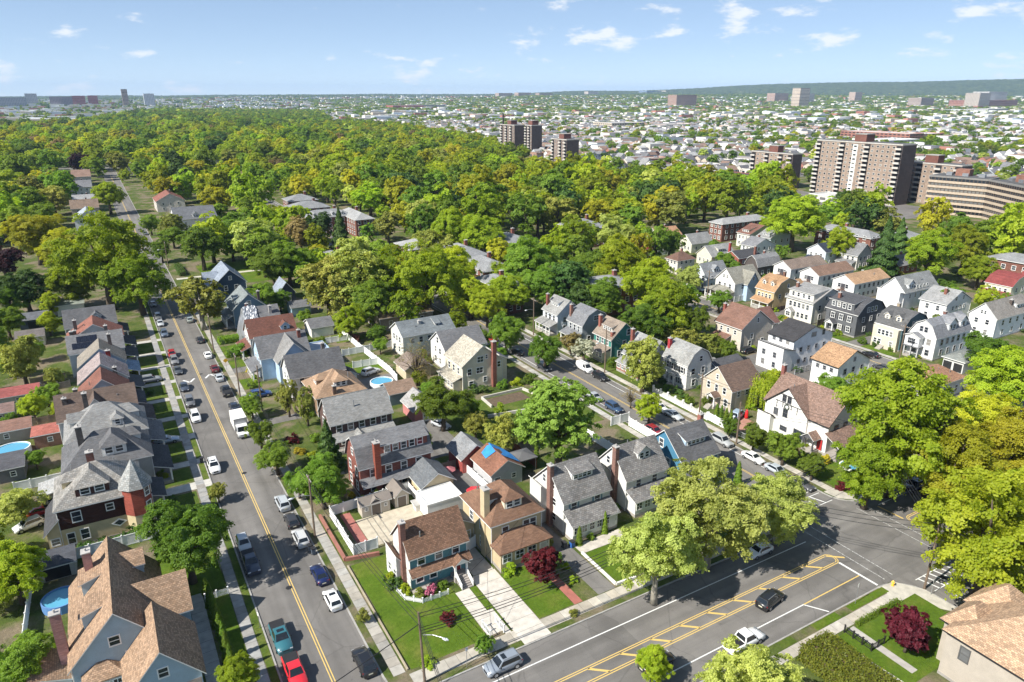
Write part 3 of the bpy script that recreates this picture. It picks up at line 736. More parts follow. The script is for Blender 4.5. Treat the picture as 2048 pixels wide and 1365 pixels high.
# -- avenue row
h=House('teal_house','teal colonial house with brown shingle roof on the corner lawn','house',(28.4,36.8,75.9,82.0),5.6,9.0,'gab_x',(.085,.24,.285),BROWN,rm='shake')
h.wins('S',[(3,4.6)],shutter=None,span=.92).win('S',-2.9,1.85).win('S',-.9,1.85).win('W',0,1.8).win('W',-1.2,4.5).win('W',1.2,4.5).win('W',0,7.0,.6,.8)
h.porch('S',-4.2,4.3,.9,2.95,0,rise=.55,floor=.25,rm='shake').porch('S',1.7,3.7,1.5,2.95,2,roof='gable',rise=.8,floor=.9,rm='shake').door('S',2.7,z=.9).steps('S',2.7,1.5,6,1.6,.9,(.30,.27,.25))
h.chim(-4.45,-1.3,10.0,(.25,.13,.105),.75,.85).body(-5.4,-4.2,-1.0,3.0,0,3.2,4.6,'shed_-y',OFFW,BROWN,rm='shake')
h.win('W',-1.6,1.7,.8,1.2,b=-1.2).win('W',.4,1.7,.8,1.2,b=-1.2)
wb=MB(); wb.extrude([(-3.0,.4),(3.0,.4),(3.0,5.6),(0,8.85),(-3.0,5.6)],-4.26,-4.205,lambda A,p,z:(A,p,z)); link('gable_cladding',wb.mesh('gable_cladding',MATS['siding']),h.root,color=OFFW)
for sx in (1.85,3.55):
    rb=MB(); rb.extrude([(-4.55,1.0),(-6.4,.15),(-6.4,.95),(-4.55,1.85)],sx-.04,sx+.04,lambda A,p,z:(A,p,z)); link('stair_rail',rb.mesh('stair_rail',MATS['paint']),h.root,color=WHITE)
h=House('yellow_house','yellow foursquare house with brown hipped roof beside the pale concrete drive','house',(40.8,49.1,75.8,84.9),6.2,10.1,'hip',(.53,.43,.27),BROWN,wm='stucco')
h.dormer('S',0,2.9,1.0,1.35,'hip',2,wc=CREAM,ww=.9).dormer('W',1.0,1.6,1.0,1.2,'gable',1,wc=OFFW)
h.win('S',-1.9,4.7).win('S',1.6,4.7).win('S',2.75,4.7).wins('W',[(2,4.7),(2,1.9)],span=.7)
h.porch('S',-4.1,4.1,2.6,3.25,closed=True,roof='hip',rise=1.5,nw=4).chim(-3.9,-2.2,11.0,(.52,.42,.27),.9,1.2,mat='stucco').body(-6.2,-4.15,1.0,4.4,0,3.6,4.8,'shed_-y',(.53,.43,.27),DARK).win('S',-5.2,2.0,.8,1.2,b=5.6).door('S',3.0,z=.5,b=-2.6,col=(.5,.5,.48))
h=House('white_house','white house with grey slate roof and glazed porch between two cedar columns','house',(53.6,62.1,76.4,84.8),5.8,9.8,'gab_x',OFFW,SLATE,rm='slate')
h.dormer('S',.4,3.9,1.9,1.25,'shed',4,ww=.75,wh=.85).win('S',-2.4,4.5,shutter=(.16,.27,.33)).win('S',2.0,4.5,shutter=(.16,.27,.33)).wins('W',[(3,4.5),(3,1.9),(2,7.3)],.75,1.2,span=.6)
h.porch('S',-4.2,4.2,2.5,2.9,closed=True,nw=6,rise=1.3).chim(-4.6,-.9,10.6,(.25,.145,.12),.7,.9).body(-5.6,-4.2,.2,3.4,0,5.2,6.6,'shed_-y',OFFW,SLATE).door('S',3.2,z=.5,b=-2.5,col=(.6,.6,.6))
h=House('white_house','white house with grey slate roof and gabled dormer half behind the plane trees','house',(66.0,74.4,76.9,84.4),5.8,9.8,'gab_x',OFFW,SLATE,rm='slate')
h.dormer('S',.6,2.6,1.6,1.3,'gable',2).wins('S',[(2,4.5)]).wins('W',[(2,4.5),(2,7.2),(2,1.9)],.75,1.2,span=.55).chim(-4.6,-1.2,10.6,(.25,.145,.12),.7,.9).porch('S',-4.1,4.1,2.4,2.9,closed=True).body(-5.4,-4.2,.4,3.2,0,5.2,6.5,'shed_-y',OFFW,SLATE)
h=House('blue_house','bright blue house with dark grey roof and wide shed dormer by the side street','house',(78.0,86.2,77.0,86.0),5.5,9.5,'gab_x',(.065,.21,.34),(.12,.12,.125))
h.dormer('S',.3,4.6,1.7,1.2,'shed',4,wc=LBLUE,ww=.7,wh=.8).wins('S',[(3,4.0)]).win('W',-.8,6.9).wins('W',[(2,4.0)],span=.5).chim(4.4,.5,10.4,(.33,.13,.10)).porch('S',-4,4,2.4,2.8,closed=True,nw=5)
# -- east side of the long street
h=House('brick_house','red brick gambrel house with dark grey roof and tall front chimney','house',(30.3,43.0,101.8,108.6),5.6,9.9,'gam_x',BRICKC,(.185,.185,.19),'brick')
h.dormer('S',1.7,8.6,.55,1.95,'shed',5,wc=(.25,.08,.06),ww=.85,wh=1.15).wins('S',[(4,4.3),(4,1.8)],span=.86).win('W',-1.6,4.4).win('W',1.6,4.4).win('W',-1.6,1.8).win('W',1.6,1.8).win('W',0,7.4,.8,1.1)
h.porch('S',-6.2,6.3,1.4,2.9,0,rise=.7,floor=.2).chim(-3.4,-3.7,9.9,(.30,.085,.055),1.0,1.0)
h=House('brick_house','brown brick colonial house with long pale grey roof and white porch gable','house',(31.0,43.0,120.5,127.6),5.8,9.4,'gab_x',(.12,.075,.065),PALE,'brick')
h.wins('S',[(5,4.6)],span=.92).wins('S',[(4,1.9)],span=.8).porch('S',-5.8,5.9,2.0,2.9,6,rise=.7).porch('S',-2.2,.2,2.6,3.0,2,roof='gable',rise=.9).wins('W',[(2,4.6),(2,1.9),(1,7.2)],span=.6)
h=House('bungalow','tan hipped roof bungalow with dormer behind ivy covered trees','house',(33.0,43.3,137.0,147.6),4.2,8.2,'hip',(.30,.20,.13),TANR,'brick')
h.dormer('S',.4,2.8,1.2,1.2,'hip',2,wc=OFFW).dormer('W',0,2.4,1.2,1.1,'hip',2).chim(-1.4,-5.2,6.3,(.19,.12,.09)).wins('S',[(4,1.9)])
h=House('white_house','white house under a long weathered dark grey gable roof near the round pool','house',(30.5,42.5,148.4,156.4),5.4,9.2,'gab_x',OFFW,(.125,.125,.13))
h.wins('W',[(2,4.4),(2,1.9),(1,7.0)],span=.6).wins('S',[(4,4.2)]).chim(3.0,1.6,10.2,(.16,.14,.13)).body(6.0,9.0,-3.0,.5,0,3.0,3.9,'gab_y',OFFW,DARK).win('S',7.5,1.7,b=1.0)
h=House('blue_house','light blue cross gabled house with grey roofs and brick chimney','house',(27.3,38.6,163.2,171.6),5.8,9.6,'gab_x',LBLUE,GREY)
h.body(-2.6,5.0,-8.6,0,0,5.6,9.6,'gab_y',LBLUE,(.24,.235,.225)).win('S',1.2,6.3,.9,1.4,b=-4.4).win('S',-.2,3.0,b=-4.4).win('S',2.6,3.0,b=-4.4).chim(4.2,-1.2,10.3,BRICKC).wins('W',[(2,4.4)])
h.porch('W',-4,4,2.2,2.8,4,wc=OFFW).body(5.6,11.0,-2.2,3.8,0,4.6,4.8,'flat',LBLUE,(.38,.40,.44),rm='flat_roof').win('S',8,3.2,.9,1.2,b=2.0).dormer('W',0,2.0,1.0,1.2,'gable',1)
h=House('white_house','white house with long red brown gable roof and hedged front walk','house',(28.0,39.5,179.0,186.8),6.0,9.6,'gab_x',OFFW,REDR)
h.wins('W',[(3,4.5),(2,7.2)],span=.8).porch('W',-3.8,3.8,2.2,2.8,4).dormer('S',3.2,2.2,.6,1.2,'gable',1,wc=LBLUE).wins('S',[(4,4.3)])
h=House('grey_house','grey roofed house half wrapped in a crumpled silver tarp','house',(29.5,38.2,190,198.6),6.0,9.5,'gab_x',(.50,.51,.52),GREY)
h.wins('W',[(2,4.4)]).chim(2.2,-2,9.9,(.40,.38,.36)).chim(-3,2,10.2,BRICKC)
tb=MB(); N_=22; pr=random.Random(4)
gv=[]
for i in range(N_+1):
    for j in range(N_+1):
        y=-4.9+9.8*j/N_; u=i/N_; zt=6.0+3.7*(1-abs(y)/4.9); x=-6.2+5.0*u
        z=(zt if u>.32 else zt*(u/.32)**.8)+.35+pr.uniform(-.22,.28)
        gv.append((x+pr.uniform(-.15,.15),y,max(z,.4)))
tb.add(gv,[(i*(N_+1)+j,(i+1)*(N_+1)+j,(i+1)*(N_+1)+j+1,i*(N_+1)+j+1) for i in range(N_) for j in range(N_)])
link('tarp',tb.mesh('tarp',MATS['metal']),h.root)
h=House('blue_house','blue grey house with gable end window next to the tarp covered house','house',(29.0,38.0,208.5,220),5.6,9.6,'gab_y',(.15,.23,.31),(.22,.245,.245))
h.win('S',0,7.2,.9,.9).wins('S',[(2,4.2)],span=.7).chim(3.2,-3.5,9.6,(.12,.10,.09)).porch('W',-5,5,2.2,2.8,4,roof='shed').dormer('W',0,3,1.2,1.2,'shed',2)
h=House('navy_house','navy blue house with pale blue grey gable roof at the row end','house',(29.0,38.4,240,255),6.0,10.2,'gab_y',(.025,.055,.10),(.27,.31,.37))
h.wins('S',[(2,4.4)],span=.7).win('S',0,7.6,.8,1.1).body(-7.2,-3.0,-4,3.5,0,5.0,8.6,'gab_x',(.025,.055,.10),(.27,.31,.37)).wins('W',[(2,4.4)]).porch('W',-6,6,2.0,2.8,5)
h=House('navy_garage','steep roofed navy garage behind the blue grey house','garage',(46.3,51.6,229.5,238),3.0,6.4,'gab_y',(.04,.06,.09),(.27,.31,.37),found=0)
h.garage_door('S',0)
h=House('blue_garage','small pale blue garage with grey roof in a back yard','garage',(46.0,51.8,211.8,217.5),2.8,4.0,'gab_x',(.35,.50,.60),GREY,found=0).win('S',1.8,1.6,.7,.8)
h=House('white_garage','white garage with dark grey roof beside a white fence','garage',(45.8,52.0,189.0,196.0),2.8,4.4,'gab_x',OFFW,GREY,found=0).garage_door('S',0,4.4)
h=House('grey_garage','blue grey garage with weathered tan roof by the round pool','garage',(48.0,54.0,134.8,140.6),2.8,4.2,'gab_x',(.20,.27,.32),(.26,.18,.13),found=0).win('S',1.2,1.6,.8,1.0)
h=House('pink_barn','small pink barn garage with pale grey gable roof behind the brick houses','garage',(49.2,54.5,124.0,130.5),2.9,5.0,'gab_y',(.50,.20,.19),(.33,.32,.31),found=0).garage_door('S',.3,2.4)
h=House('yellow_garage','beige garage with dark grey gable roof behind the yellow house','garage',(38.6,44.2,95.4,102.0),3.0,4.8,'gab_y',(.58,.47,.30),(.15,.16,.17),found=0).win('S',-1.2,2.0,.6,1.0).win('S',1.4,2.0,.6,1.0)
h=House('carport','white flat roofed carport before the beige garage','carport',(37.3,43.5,90.5,95.3),2.5,2.7,'flat',OFFW,(.85,.85,.84),'paint','flat_roof',found=0)
h=House('grey_garage','pale grey garage with brown roof partly under a bright blue tarp','garage',(50.4,56.4,93.3,100.2),3.0,4.9,'gab_y',(.46,.46,.47),(.24,.115,.075),found=0).win('S',1.3,1.8,.7,.8).door('S',-1.9,(.12,.12,.13),z=.05)
tb=MB(); tv=[(.2,-2.2,4.98),(3.2,-2.4,3.15),(3.35,1.0,3.10),(2.8,3.2,3.35),(.2,3.4,5.05),(-1.8,2.6,3.95),(-2.0,.6,3.8),(-.3,.2,4.95)]
tb.add([(x,y,z+.16) for x,y,z in tv],[(0,1,2,7),(7,2,3,4),(7,4,5,6)]); m_=mat_plain('tarp_blue',(.04,.26,.68),.5,var=.3)
link('blue_tarp',tb.mesh('blue_tarp',m_),h.root)
h=House('red_barn','old red garage with grey gable roof beside the blue tarp roof','garage',(48.6,54.2,100.9,106.6),2.9,4.9,'gab_y',(.32,.07,.06),(.235,.24,.245),found=0).win('S',.4,1.6,.7,.8)
# -- west side of the long street
h=House('light_blue_house','large light blue house with many tan shingled gables in the corner of the street','house',(-10.7,-1.0,77.2,93.2),4.6,10.0,'gab_y',(.36,.48,.56),TANR,rm='shake')
h.dormer('W',-3.5,3.2,1.6,1.9,'shed',0).dormer('W',3.0,3.2,1.6,1.9,'shed',1).dormer('E',5.2,3.0,1.4,1.7,'gable',1)
h.body(-1.0,7.6,-4.1,1.8,0,5.0,8.2,'gab_x',(.36,.48,.56),TANR).body(.2,7.4,-14.6,-6,0,4.0,8.2,'gab_y',(.36,.48,.56),TANR)
h.win('S',-.4,6.5,1.0,1.1).win('S',.9,3.9,.8,1.4).win('S',-1.3,1.9,1.0,1.8).win('S',-2.8,1.9,1.0,1.8).win('S',3.8,5.5,.9,1.1,b=-6.6)
h.chim(-2.3,4.6,11.0,(.40,.22,.20),.9,1.1).chim(-5.6,-4.5,9.8,(.40,.22,.20),1.0,.8).body(-9.0,-5.2,-7.0,-2.0,0,2.7,4.0,'shed_-y',OFFW,TANR)
h.porch('S',-3.8,-.2,1.6,3.3,0,roof='hip',rise=1.1,floor=.3,closed=True,nw=3,wc=OFFW)
gb=MB(); gb.box(.3,-14.62,.1,7.3,-14.58,3.2); link('stone_front',gb.mesh('stone_front',MATS['brick']),h.root,color=(.45,.38,.34))
ab=MB(); ab.add([(3.9+2.4*math.cos(math.pi*k/12),-14.66,.2+2.3*math.sin(math.pi*k/12)) for k in range(13)],[tuple(range(13))]); link('arched_opening_shade',ab.mesh('arched_opening_shade',MATS['dark'],uv=False),h.root)  # flat dark sheet paints the shade inside the arch
h=House('turret_house','brown shingle and yellow stucco house with slate roof and brick red corner turret','house',(-12.4,-1.4,110.6,120.8),6.5,10.9,'hip_x',(.58,.48,.29),(.30,.285,.26),'stucco','slate')
ub=MB(); ub.box(-5.56,-5.16,3.3,5.56,5.16,6.48); link('upper_wall',ub.mesh('upper_wall',MATS['brick']),h.root,color=(.065,.028,.022))
h.dormer('S',-.6,4.4,.8,1.3,'hip',2,wc=(.07,.03,.024),ww=1.1).win('S',-3.2,5.0,1.1,1.6,b=-.06).win('S',1.2,5.3,.9,1.0,b=-.06).win('S',-2.6,1.8,1.0,1.6).win('S',-4.4,1.6,.9,1.7)
dw=MB(); dw.add([(2.0,-5.2,1.6),(3.1,-5.2,2.3),(2.0,-5.2,3.0),(.9,-5.2,2.3),(2.0,-5.16,1.6),(3.1,-5.16,2.3),(2.0,-5.16,3.0),(.9,-5.16,2.3)],[(0,1,2,3),(4,5,1,0),(5,6,2,1),(6,7,3,2),(7,4,0,3)])
o_=link('diamond_window',dw.mesh('diamond_window',MATS['paint'],uv=False),h.root,color=WHITE)
dw=MB(); dw.add([(2.0,-5.23,1.85),(2.75,-5.23,2.3),(2.0,-5.23,2.75),(1.25,-5.23,2.3)],[(0,1,2,3)]); link('pane',dw.mesh('pane',MATS['glass'],uv=False),o_)
tx,ty,tr=5.0,-4.6,2.0
ob=[(tx+tr*math.cos(math.radians(22.5+45*k)),ty+tr*math.sin(math.radians(22.5+45*k))) for k in range(8)]
t1=MB(); t1.prism(ob,0,3.3); tt=link('turret_base',t1.mesh('turret_base',MATS['stucco']),h.root,color=(.58,.48,.29))
t1=MB(); t1.prism([(tx+(x-tx)*1.03,ty+(y-ty)*1.03) for x,y in ob],3.3,7.9); tt=link('turret',t1.mesh('turret',MATS['brick']),h.root,color=(.33,.085,.06))
t1=MB(); og=[(tx+(x-tx)*1.25,ty+(y-ty)*1.25,7.8) for x,y in ob]; t1.add(og+[(tx,ty,12.0)],[(k,(k+1)%8,8) for k in range(8)]+[tuple(range(8))[::-1]]); link('turret_roof',t1.mesh('turret_roof',MATS['slate']),tt,color=(.36,.365,.35))
for ang,z in ((0,6.9),(0,4.4),(-45,6.9),(-45,4.5),(0,1.7)):
    a=math.radians(ang); window(h.root,tx+1.93*math.cos(a),ty+1.93*math.sin(a),z,'S',.8,1.3,rz=a+math.pi/2)
h.porch('E',-1.5,4.6,3.2,3.0,4,rise=1.0,rc=DARK,rm='shingle').chim(-.3,.6,12.2,(.20,.09,.07),1.0,.9).body(-7.3,-5.5,-5.1,3.5,0,3.2,5.0,'shed_y',(.58,.48,.29),DARK,rm='shingle').dormer('W',0,2.4,1.0,1.2,'hip',1).win('S',-6.4,1.6,1.0,1.0)
h=House('grey_roof_house','house with dark grey hipped roof and pyramid dormer next to the turret house','house',(-11.6,1.0,123.2,133.2),6.2,10.6,'hip_x',(.45,.44,.42),(.135,.135,.14))
h.dormer('S',1.2,3.6,.9,1.6,'hip',2,wc=OFFW,ww=1.0).dormer('E',1.0,2.6,1.0,1.3,'hip',1,wc=OFFW).chim(-3.4,-.5,12.0,(.10,.09,.085),.9,.9).wins('S',[(4,4.6)]).porch('E',-4.6,4.6,2.8,2.9,4,rise=1.0,rc=DARK).body(-10.2,-6.4,-4.2,.5,0,2.7,3.4,'shed_y',(.55,.53,.50),(.40,.40,.39)).win('S',-8.9,1.6,.9,1.2,b=.8).win('S',-7.5,1.6,.9,1.2,b=.8)
h=House('grey_roof_house','house with large pale grey hipped roof in the west row','house',(-11.4,1.2,135.0,145.4),6.2,10.9,'hip_x',(.55,.55,.54),(.255,.253,.245))
h.dormer('S',2.0,1.8,1.0,1.2,'hip',1).dormer('E',0,3.0,.8,1.3,'hip',2).dormer('W',0,2.6,.8,1.3,'gable',1).chim(-2.6,3.0,12.0,(.10,.09,.085)).porch('E',-4.6,4.6,2.6,2.9,4,rise=.9,rc=GREY)
h=House('brown_roof_house','house with broad brown gable roof and white front gable in the west row','house',(-12.8,.4,146.8,155.0),6.0,9.6,'gab_x',(.50,.52,.56),(.145,.105,.085))
h.body(-2.8,2.4,-4.6,0,2,6.2,9.4,'gab_y',OFFW,(.145,.105,.085)).win('S',-.2,7.0,.8,.9,b=-.5).chim(-5.2,-1.5,9.4,(.12,.10,.09)).porch('E',-3.8,3.8,2.6,2.8,4,rise=.9,rc=(.09,.075,.07))
h=House('red_roof_house','house with small red brown gable roof and skylight dome in the west row','house',(-9.2,-.5,156.0,163.6),6.0,9.6,'gab_y',(.45,.50,.55),(.215,.095,.07))
h.win('S',0,7.6,.8,.9).wins('S',[(2,4.6)],span=.6).body(-7.6,-4.0,-3.0,2.6,0,3.4,4.6,'shed_y',(.55,.53,.5),(.36,.28,.25)).chim(-4.9,-3.2,8.3,(.10,.09,.09)).porch('E',-3.6,3.6,2.6,2.8,4,rise=.9,rc=DARK)
h=House('slate_house','half timbered house with mottled pink grey slate roof in the west row','house',(-9.3,-.3,166.0,174.0),6.0,9.6,'gab_y',(.60,.58,.55),(.37,.30,.285),rm='slate')
h.wins('S',[(2,6.9)],.8,1.1,span=.35).porch('E',-3.6,3.6,2.6,2.8,4,rise=.9,rc=DARK).chim(2.4,-3.9,8.4,(.12,.09,.08))
h=House('blue_house','light blue house with tan gable roof and red chimney in the west row','house',(-9.3,-.2,177.2,185.0),6.0,9.6,'gab_y',LBLUE,(.265,.235,.195))
h.chim(1.5,-4.2,9.0,(.38,.06,.05),.9,.8).chim(2.2,3.4,10.6,(.14,.11,.10)).wins('S',[(2,6.4)],.8,1.1,span=.4).porch('E',-3.6,3.6,2.6,2.8,4,rise=.9,rc=(.25,.33,.42))
h=House('solar_house','grey roofed house with a block of dark solar panels in the west row','house',(-11.3,.1,188.3,195.8),6.0,9.2,'gab_x',(.52,.52,.52),(.19,.19,.195))
pm=MB(); pm.add([(0,0,0),(1.02,0,0),(1.02,1.28,1.09),(0,1.28,1.09),(0,0,.05),(1.02,0,.05),(1.02,1.28,1.14),(0,1.28,1.14)],[(4,5,6,7),(0,1,5,4),(1,2,6,5),(2,3,7,6),(3,0,4,7)]); m_=mat_plain('solar',(.012,.014,.024),.2,var=.1,spec=.6); pm=pm.mesh('solar_panel',m_,uv=False)
for i in range(5):
    for j in range(2):
        if not (i==0 and j==1): link('solar_panel',pm,h.root,(-4.9+i*1.08,-3.2+j*1.36,6.72+j*1.16))
h.chim(2.6,1.6,10.2,(.14,.12,.11)).chim(-4.8,2.5,9.6,(.14,.12,.11)).porch('E',-3.5,3.5,2.6,2.8,4,rise=.9,rc=DARK).wins('S',[(3,4.4)])
h=House('red_roof_house','house with faded red hipped gable roof near the end of the west row','house',(-11.6,.3,198.0,206.4),6.0,9.7,'gab_y',(.58,.57,.54),(.27,.115,.085))
h.win('S',0,7.4,.8,.9).chim(-4.0,1,10.0,(.13,.11,.10)).chim(-4.2,-3.6,8.6,(.16,.10,.08)).porch('E',-3.8,3.8,2.6,2.8,4,rise=.9,rc=DARK)
h=House('dark_roof_house','house with plain dark grey gable roof closing the west row under the big tree','house',(-12.3,-.5,211.6,220.0),6.0,9.6,'gab_x',(.45,.44,.42),(.125,.125,.13))
h.wins('S',[(4,4.3)]).porch('E',-3.8,3.8,2.4,2.8,4,rise=.9,rc=DARK).dormer('S',1.5,2.2,1.0,1.2,'gable',1)
for lb,bx,e,r,k,wc,rc,wm in (
 ('cream back yard garage with grey roof and two small windows',(-24.2,-18.0,219.5,225),2.8,3.9,'gab_x',(.60,.57,.47),(.17,.15,.14),'siding'),
 ('dark blue back yard garage with its doors open',(-24.6,-17.5,237.8,244),2.8,4.0,'gab_x',(.05,.07,.10),(.14,.145,.16),'siding'),
 ('small white sun room with grey green roof under the big tree',(-19.4,-15.9,250,256),3.0,3.6,'gab_y',OFFW,(.30,.33,.29),'siding'),
 ('white extension with flat grey green roof under the big tree',(-15.6,-8.4,248,254),3.2,3.9,'shed_x',OFFW,(.27,.30,.26),'siding'),
 ('low red roofed garage at the edge of the west back yards',(-26,-17.6,175.5,179.8),2.6,3.7,'gab_x',(.50,.48,.45),(.33,.10,.09),'siding'),
 ('low rust brown roofed shed between the round green trees',(-27,-21.8,166.5,171),2.5,3.5,'gab_x',(.45,.40,.36),(.24,.16,.14),'siding'),
 ('long rust brown roofed garage beyond the blue pool',(-27,-18.3,155.8,160.4),2.6,3.7,'gab_x',(.40,.36,.32),(.26,.15,.115),'siding'),
 ('red roofed pavilion on a tan patio beside the blue pool',(-17.6,-13.0,150.2,154.8),2.6,3.3,'hip',(.26,.14,.10),(.38,.13,.10),'wood'),
 ('pale flat topped sun room behind the dark grey hipped house',(-22.4,-18.6,138,144.5),2.6,3.2,'gab_x',(.14,.14,.15),(.10,.10,.11),'siding'),
 ('black roofed shed with an open front in the light blue house yard',(-15.2,-10.9,103.2,107.0),2.4,3.6,'gab_x',(.50,.49,.46),(.09,.095,.11),'siding')):
    h=House('shed' if 'shed' in lb or 'pavilion' in lb else 'garage' if 'garage' in lb else 'outbuilding',lb,'shed' if 'shed' in lb else 'garage' if 'garage' in lb else 'outbuilding',bx,e,r,k,wc,rc,wm,found=0)
    if 'windows' in lb: h.win('S',-1.2,1.6,.6,.8).win('S',1.0,1.6,.6,.8)
    elif 'open' in lb:
        ob=MB(); ob.box(-1.6,h.y0-.03,.1,1.5,h.y0+.01,2.1); link('opening',ob.mesh('opening',MATS['dark'],uv=False),h.root)  # dark panel on the wall paints the shaded interior, no hole is cut
    else: h.win('S',.3,1.5,.7,.8)
# -- between the two streets
h=House('cream_house','tall cream clapboard house with pale tan roof and full height brick chimney','house',(65.0,75.2,133.6,142.6),6.3,10.2,'gab_y',CREAM,(.46,.42,.34),rm='slate')
h.win('S',-.6,7.2,1.5,1.3,2).win('S',1.0,7.6,.5,.9).win('S',-3.4,4.6).win('S',-.8,4.6,1.6,1.3,2).win('S',-3.0,1.7,1.0,1.1).win('S',.6,2.2,.8,1.0).win('S',4.2,5.2,.8,1.3).chim(2.7,-4.9,11.0,(.25,.10,.075),.95,.9).wins('W',[(3,4.6)]).body(5.1,7.2,-3,3,0,5.5,6.6,'shed_-y',CREAM,GREY).porch('W',-4,4,2.2,2.8,4,closed=True,rise=.8)
h=House('white_house','white house with plain grey gable roof behind the bare tree','house',(67,78,147,155.6),5.8,9.0,'gab_x',OFFW,GREY).wins('W',[(2,4.4),(2,1.9),(1,7)],span=.6).wins('S',[(4,4.4)])
h=House('white_house','long white house with blue grey roof beside the shaded construction roof','house',(61.6,76,160.6,169),6.0,8.6,'gab_x',(.68,.66,.60),(.185,.205,.215)).wins('W',[(3,4.5),(2,1.9)],span=.7).wins('S',[(5,4.5)]).chim(-1.5,-1.5,8.6,(.5,.5,.48)).dormer('S',3.0,1.4,1.5,.8,'shed',1)
h=House('brown_roof_building','low building with wide brown plank roof shaded by maples','building',(64,80,184,196),4.0,6.0,'gab_x',(.32,.27,.22),(.21,.155,.10),'wood').wins('S',[(4,2.2)])
h=House('tan_garage','beige garage with tan grey gable roof under the bare tree','garage',(56.5,62.8,146.5,153),2.8,4.6,'gab_y',(.55,.47,.33),(.24,.19,.155),found=0).garage_door('S',0,2.4,col=(.45,.42,.36))
# -- right side of the side street
h=House('white_house','pale blue white house with grey roof and open corner porch farthest up the side street','house',(106,114,156.7,164.2),6.0,9.4,'gab_y',(.66,.71,.78),PALE).dormer('W',0,3.4,1.6,1.2,'shed',3).wins('W',[(3,4.5)]).win('S',.3,7.4,.8,1.0).win('S',-1.6,4.2).porch('W',-3.7,3.7,2.6,2.8,5).chim(-2.8,3.2,10.2,BRICKC).wins('S',[(2,1.8)])
h=House('gambrel_house','grey sided gambrel house with slate grey roof beside the green house','house',(106.6,115.5,145.7,152.7),5.5,9.5,'gam_y',(.33,.36,.38),(.20,.205,.215)).win('S',0,7.3,1.5,1.2,2).win('S',1.6,4.2).win('S',-2.2,1.8).wins('W',[(3,4.4)]).porch('W',-3.3,3.3,2.4,2.7,4,wc=CREAM).chim(-3.6,3.0,9.9,(.24,.13,.10))
h=House('green_house','deep green sided house with brown roof and cream shed dormer','house',(106.2,114.4,132.6,139.9),5.8,9.4,'gab_y',(.045,.21,.18),(.27,.22,.175)).dormer('W',0,3.8,1.4,1.2,'shed',4,wc=CREAM).wins('W',[(3,4.6)]).win('S',1.2,7.0).win('S',0,4.2).win('S',-1.5,1.7).porch('W',-3.4,3.4,2.6,2.7,closed=True,wc=CREAM).chim(-2.5,3.3,10.2,(.32,.12,.09)).chim(-3.4,-3.0,7.6,(.30,.11,.08))
h=House('white_house','white house with swept grey roof and brick base between two street trees','house',(105.6,114.4,118.8,127.2),4.4,8.8,'gab_y',OFFW,(.30,.30,.295)).dormer('W',1.8,2.6,.6,1.6,'gable',2).dormer('W',-1.8,2.6,.6,1.6,'gable',2).wins('S',[(2,2)]).chim(-2,3.8,10.0,BRICKC).porch('W',-4,4,2.0,2.5,closed=True,wc=(.33,.13,.10))
h=House('gambrel_house','white gambrel house with pale grey roof and black shutters by the white fence','house',(109.2,116.6,108.8,116.7),6.0,9.7,'gam_y',OFFW,(.31,.31,.30)).wins('W',[(4,4.6),(2,1.8)],.8,1.4,shutter=(.03,.03,.035)).win('S',.3,7.2,.8,1.2).win('S',-1.9,4.4).win('S',1.2,4.4).win('S',-1.5,1.7).porch('W',-.9,.9,1.0,2.8,2,roof='gable',rise=.7).chim(-2.4,3.6,10.3,(.42,.05,.06)).steps('W',0,1.0,5).body(3.6,8.0,-3.4,2.6,0,3.6,4.6,'gab_x',OFFW,PALE)
h=House('beige_house','beige house with brown gable roof and small gabled porch facing the street','house',(109.2,118.2,95.4,104.0),5.0,8.9,'gab_x',(.56,.48,.38),(.17,.115,.09)).wins('W',[(3,4.2)],.8,1.4).win('W',.0,6.7,.6,.9).win('W',2.9,1.7).porch('W',-.9,1.3,1.8,2.7,2,roof='gable',rise=.8).steps('W',.2,1.8,4).wins('S',[(3,3.8)],.8,1.2)
h=House('tudor_house','white Tudor house with brown shingle roof and a wreath on its gable','house',(110.4,120.2,73.0,87.6),6.0,10.6,'gab_y',(.74,.73,.70),(.25,.165,.13),'stucco','shake',trim=(.10,.10,.11))
h.body(-5.4,.2,-3.0,6.6,0,6.0,10.2,'gab_x',(.74,.73,.70),(.25,.165,.13)).win('W',-2.0,5.0,.9,1.5,2,b=-.5).win('W',-4.2,4.6,.8,1.2,b=-.5).win('W',-2.6,8.0,.7,1.3,2,b=-.5).win('W',-1.4,8.0,.7,1.3,2,b=-.5).win('W',-4.4,1.8,.9,1.6,2).win('W',1.8,1.9,2.6,1.5,4,b=-.5).win('W',-2.0,1.7,1.4,.8,1,b=-.5)
h.porch('S',-5.6,4.6,3.0,3.0,6,rise=1.6,closed=False,floor=.5).porch('W',3.6,6.0,2.0,3.0,2,roof='gable',rise=1.0).door('W',6.0,(.45,.03,.03)).wins('S',[(3,4.8)]).chim(-.2,7.6,12.2,(.28,.11,.09)).body(-6.6,-5.4,4.4,7.6,0,3.0,3.9,'shed_-y',(.74,.73,.70),(.25,.165,.13))
for (y0_,z0_,y1_,z1_) in ((-1.2,7.0,4.6,7.0),(-.6,5.6,-.6,7.0),(.8,6.1,.8,7.0),(1.8,7.0,1.8,8.6),(2.8,6.1,2.8,7.0),(4.2,5.6,4.2,7.0),(.2,8.6,3.4,8.6)):
    tb=MB(); tb.box(-5.45,min(y0_,y1_)-.07,min(z0_,z1_)-.07,-5.38,max(y0_,y1_)+.07,max(z0_,z1_)+.07); link('timber',tb.mesh('timber',MATS['wood']),h.root,color=(.035,.03,.028))
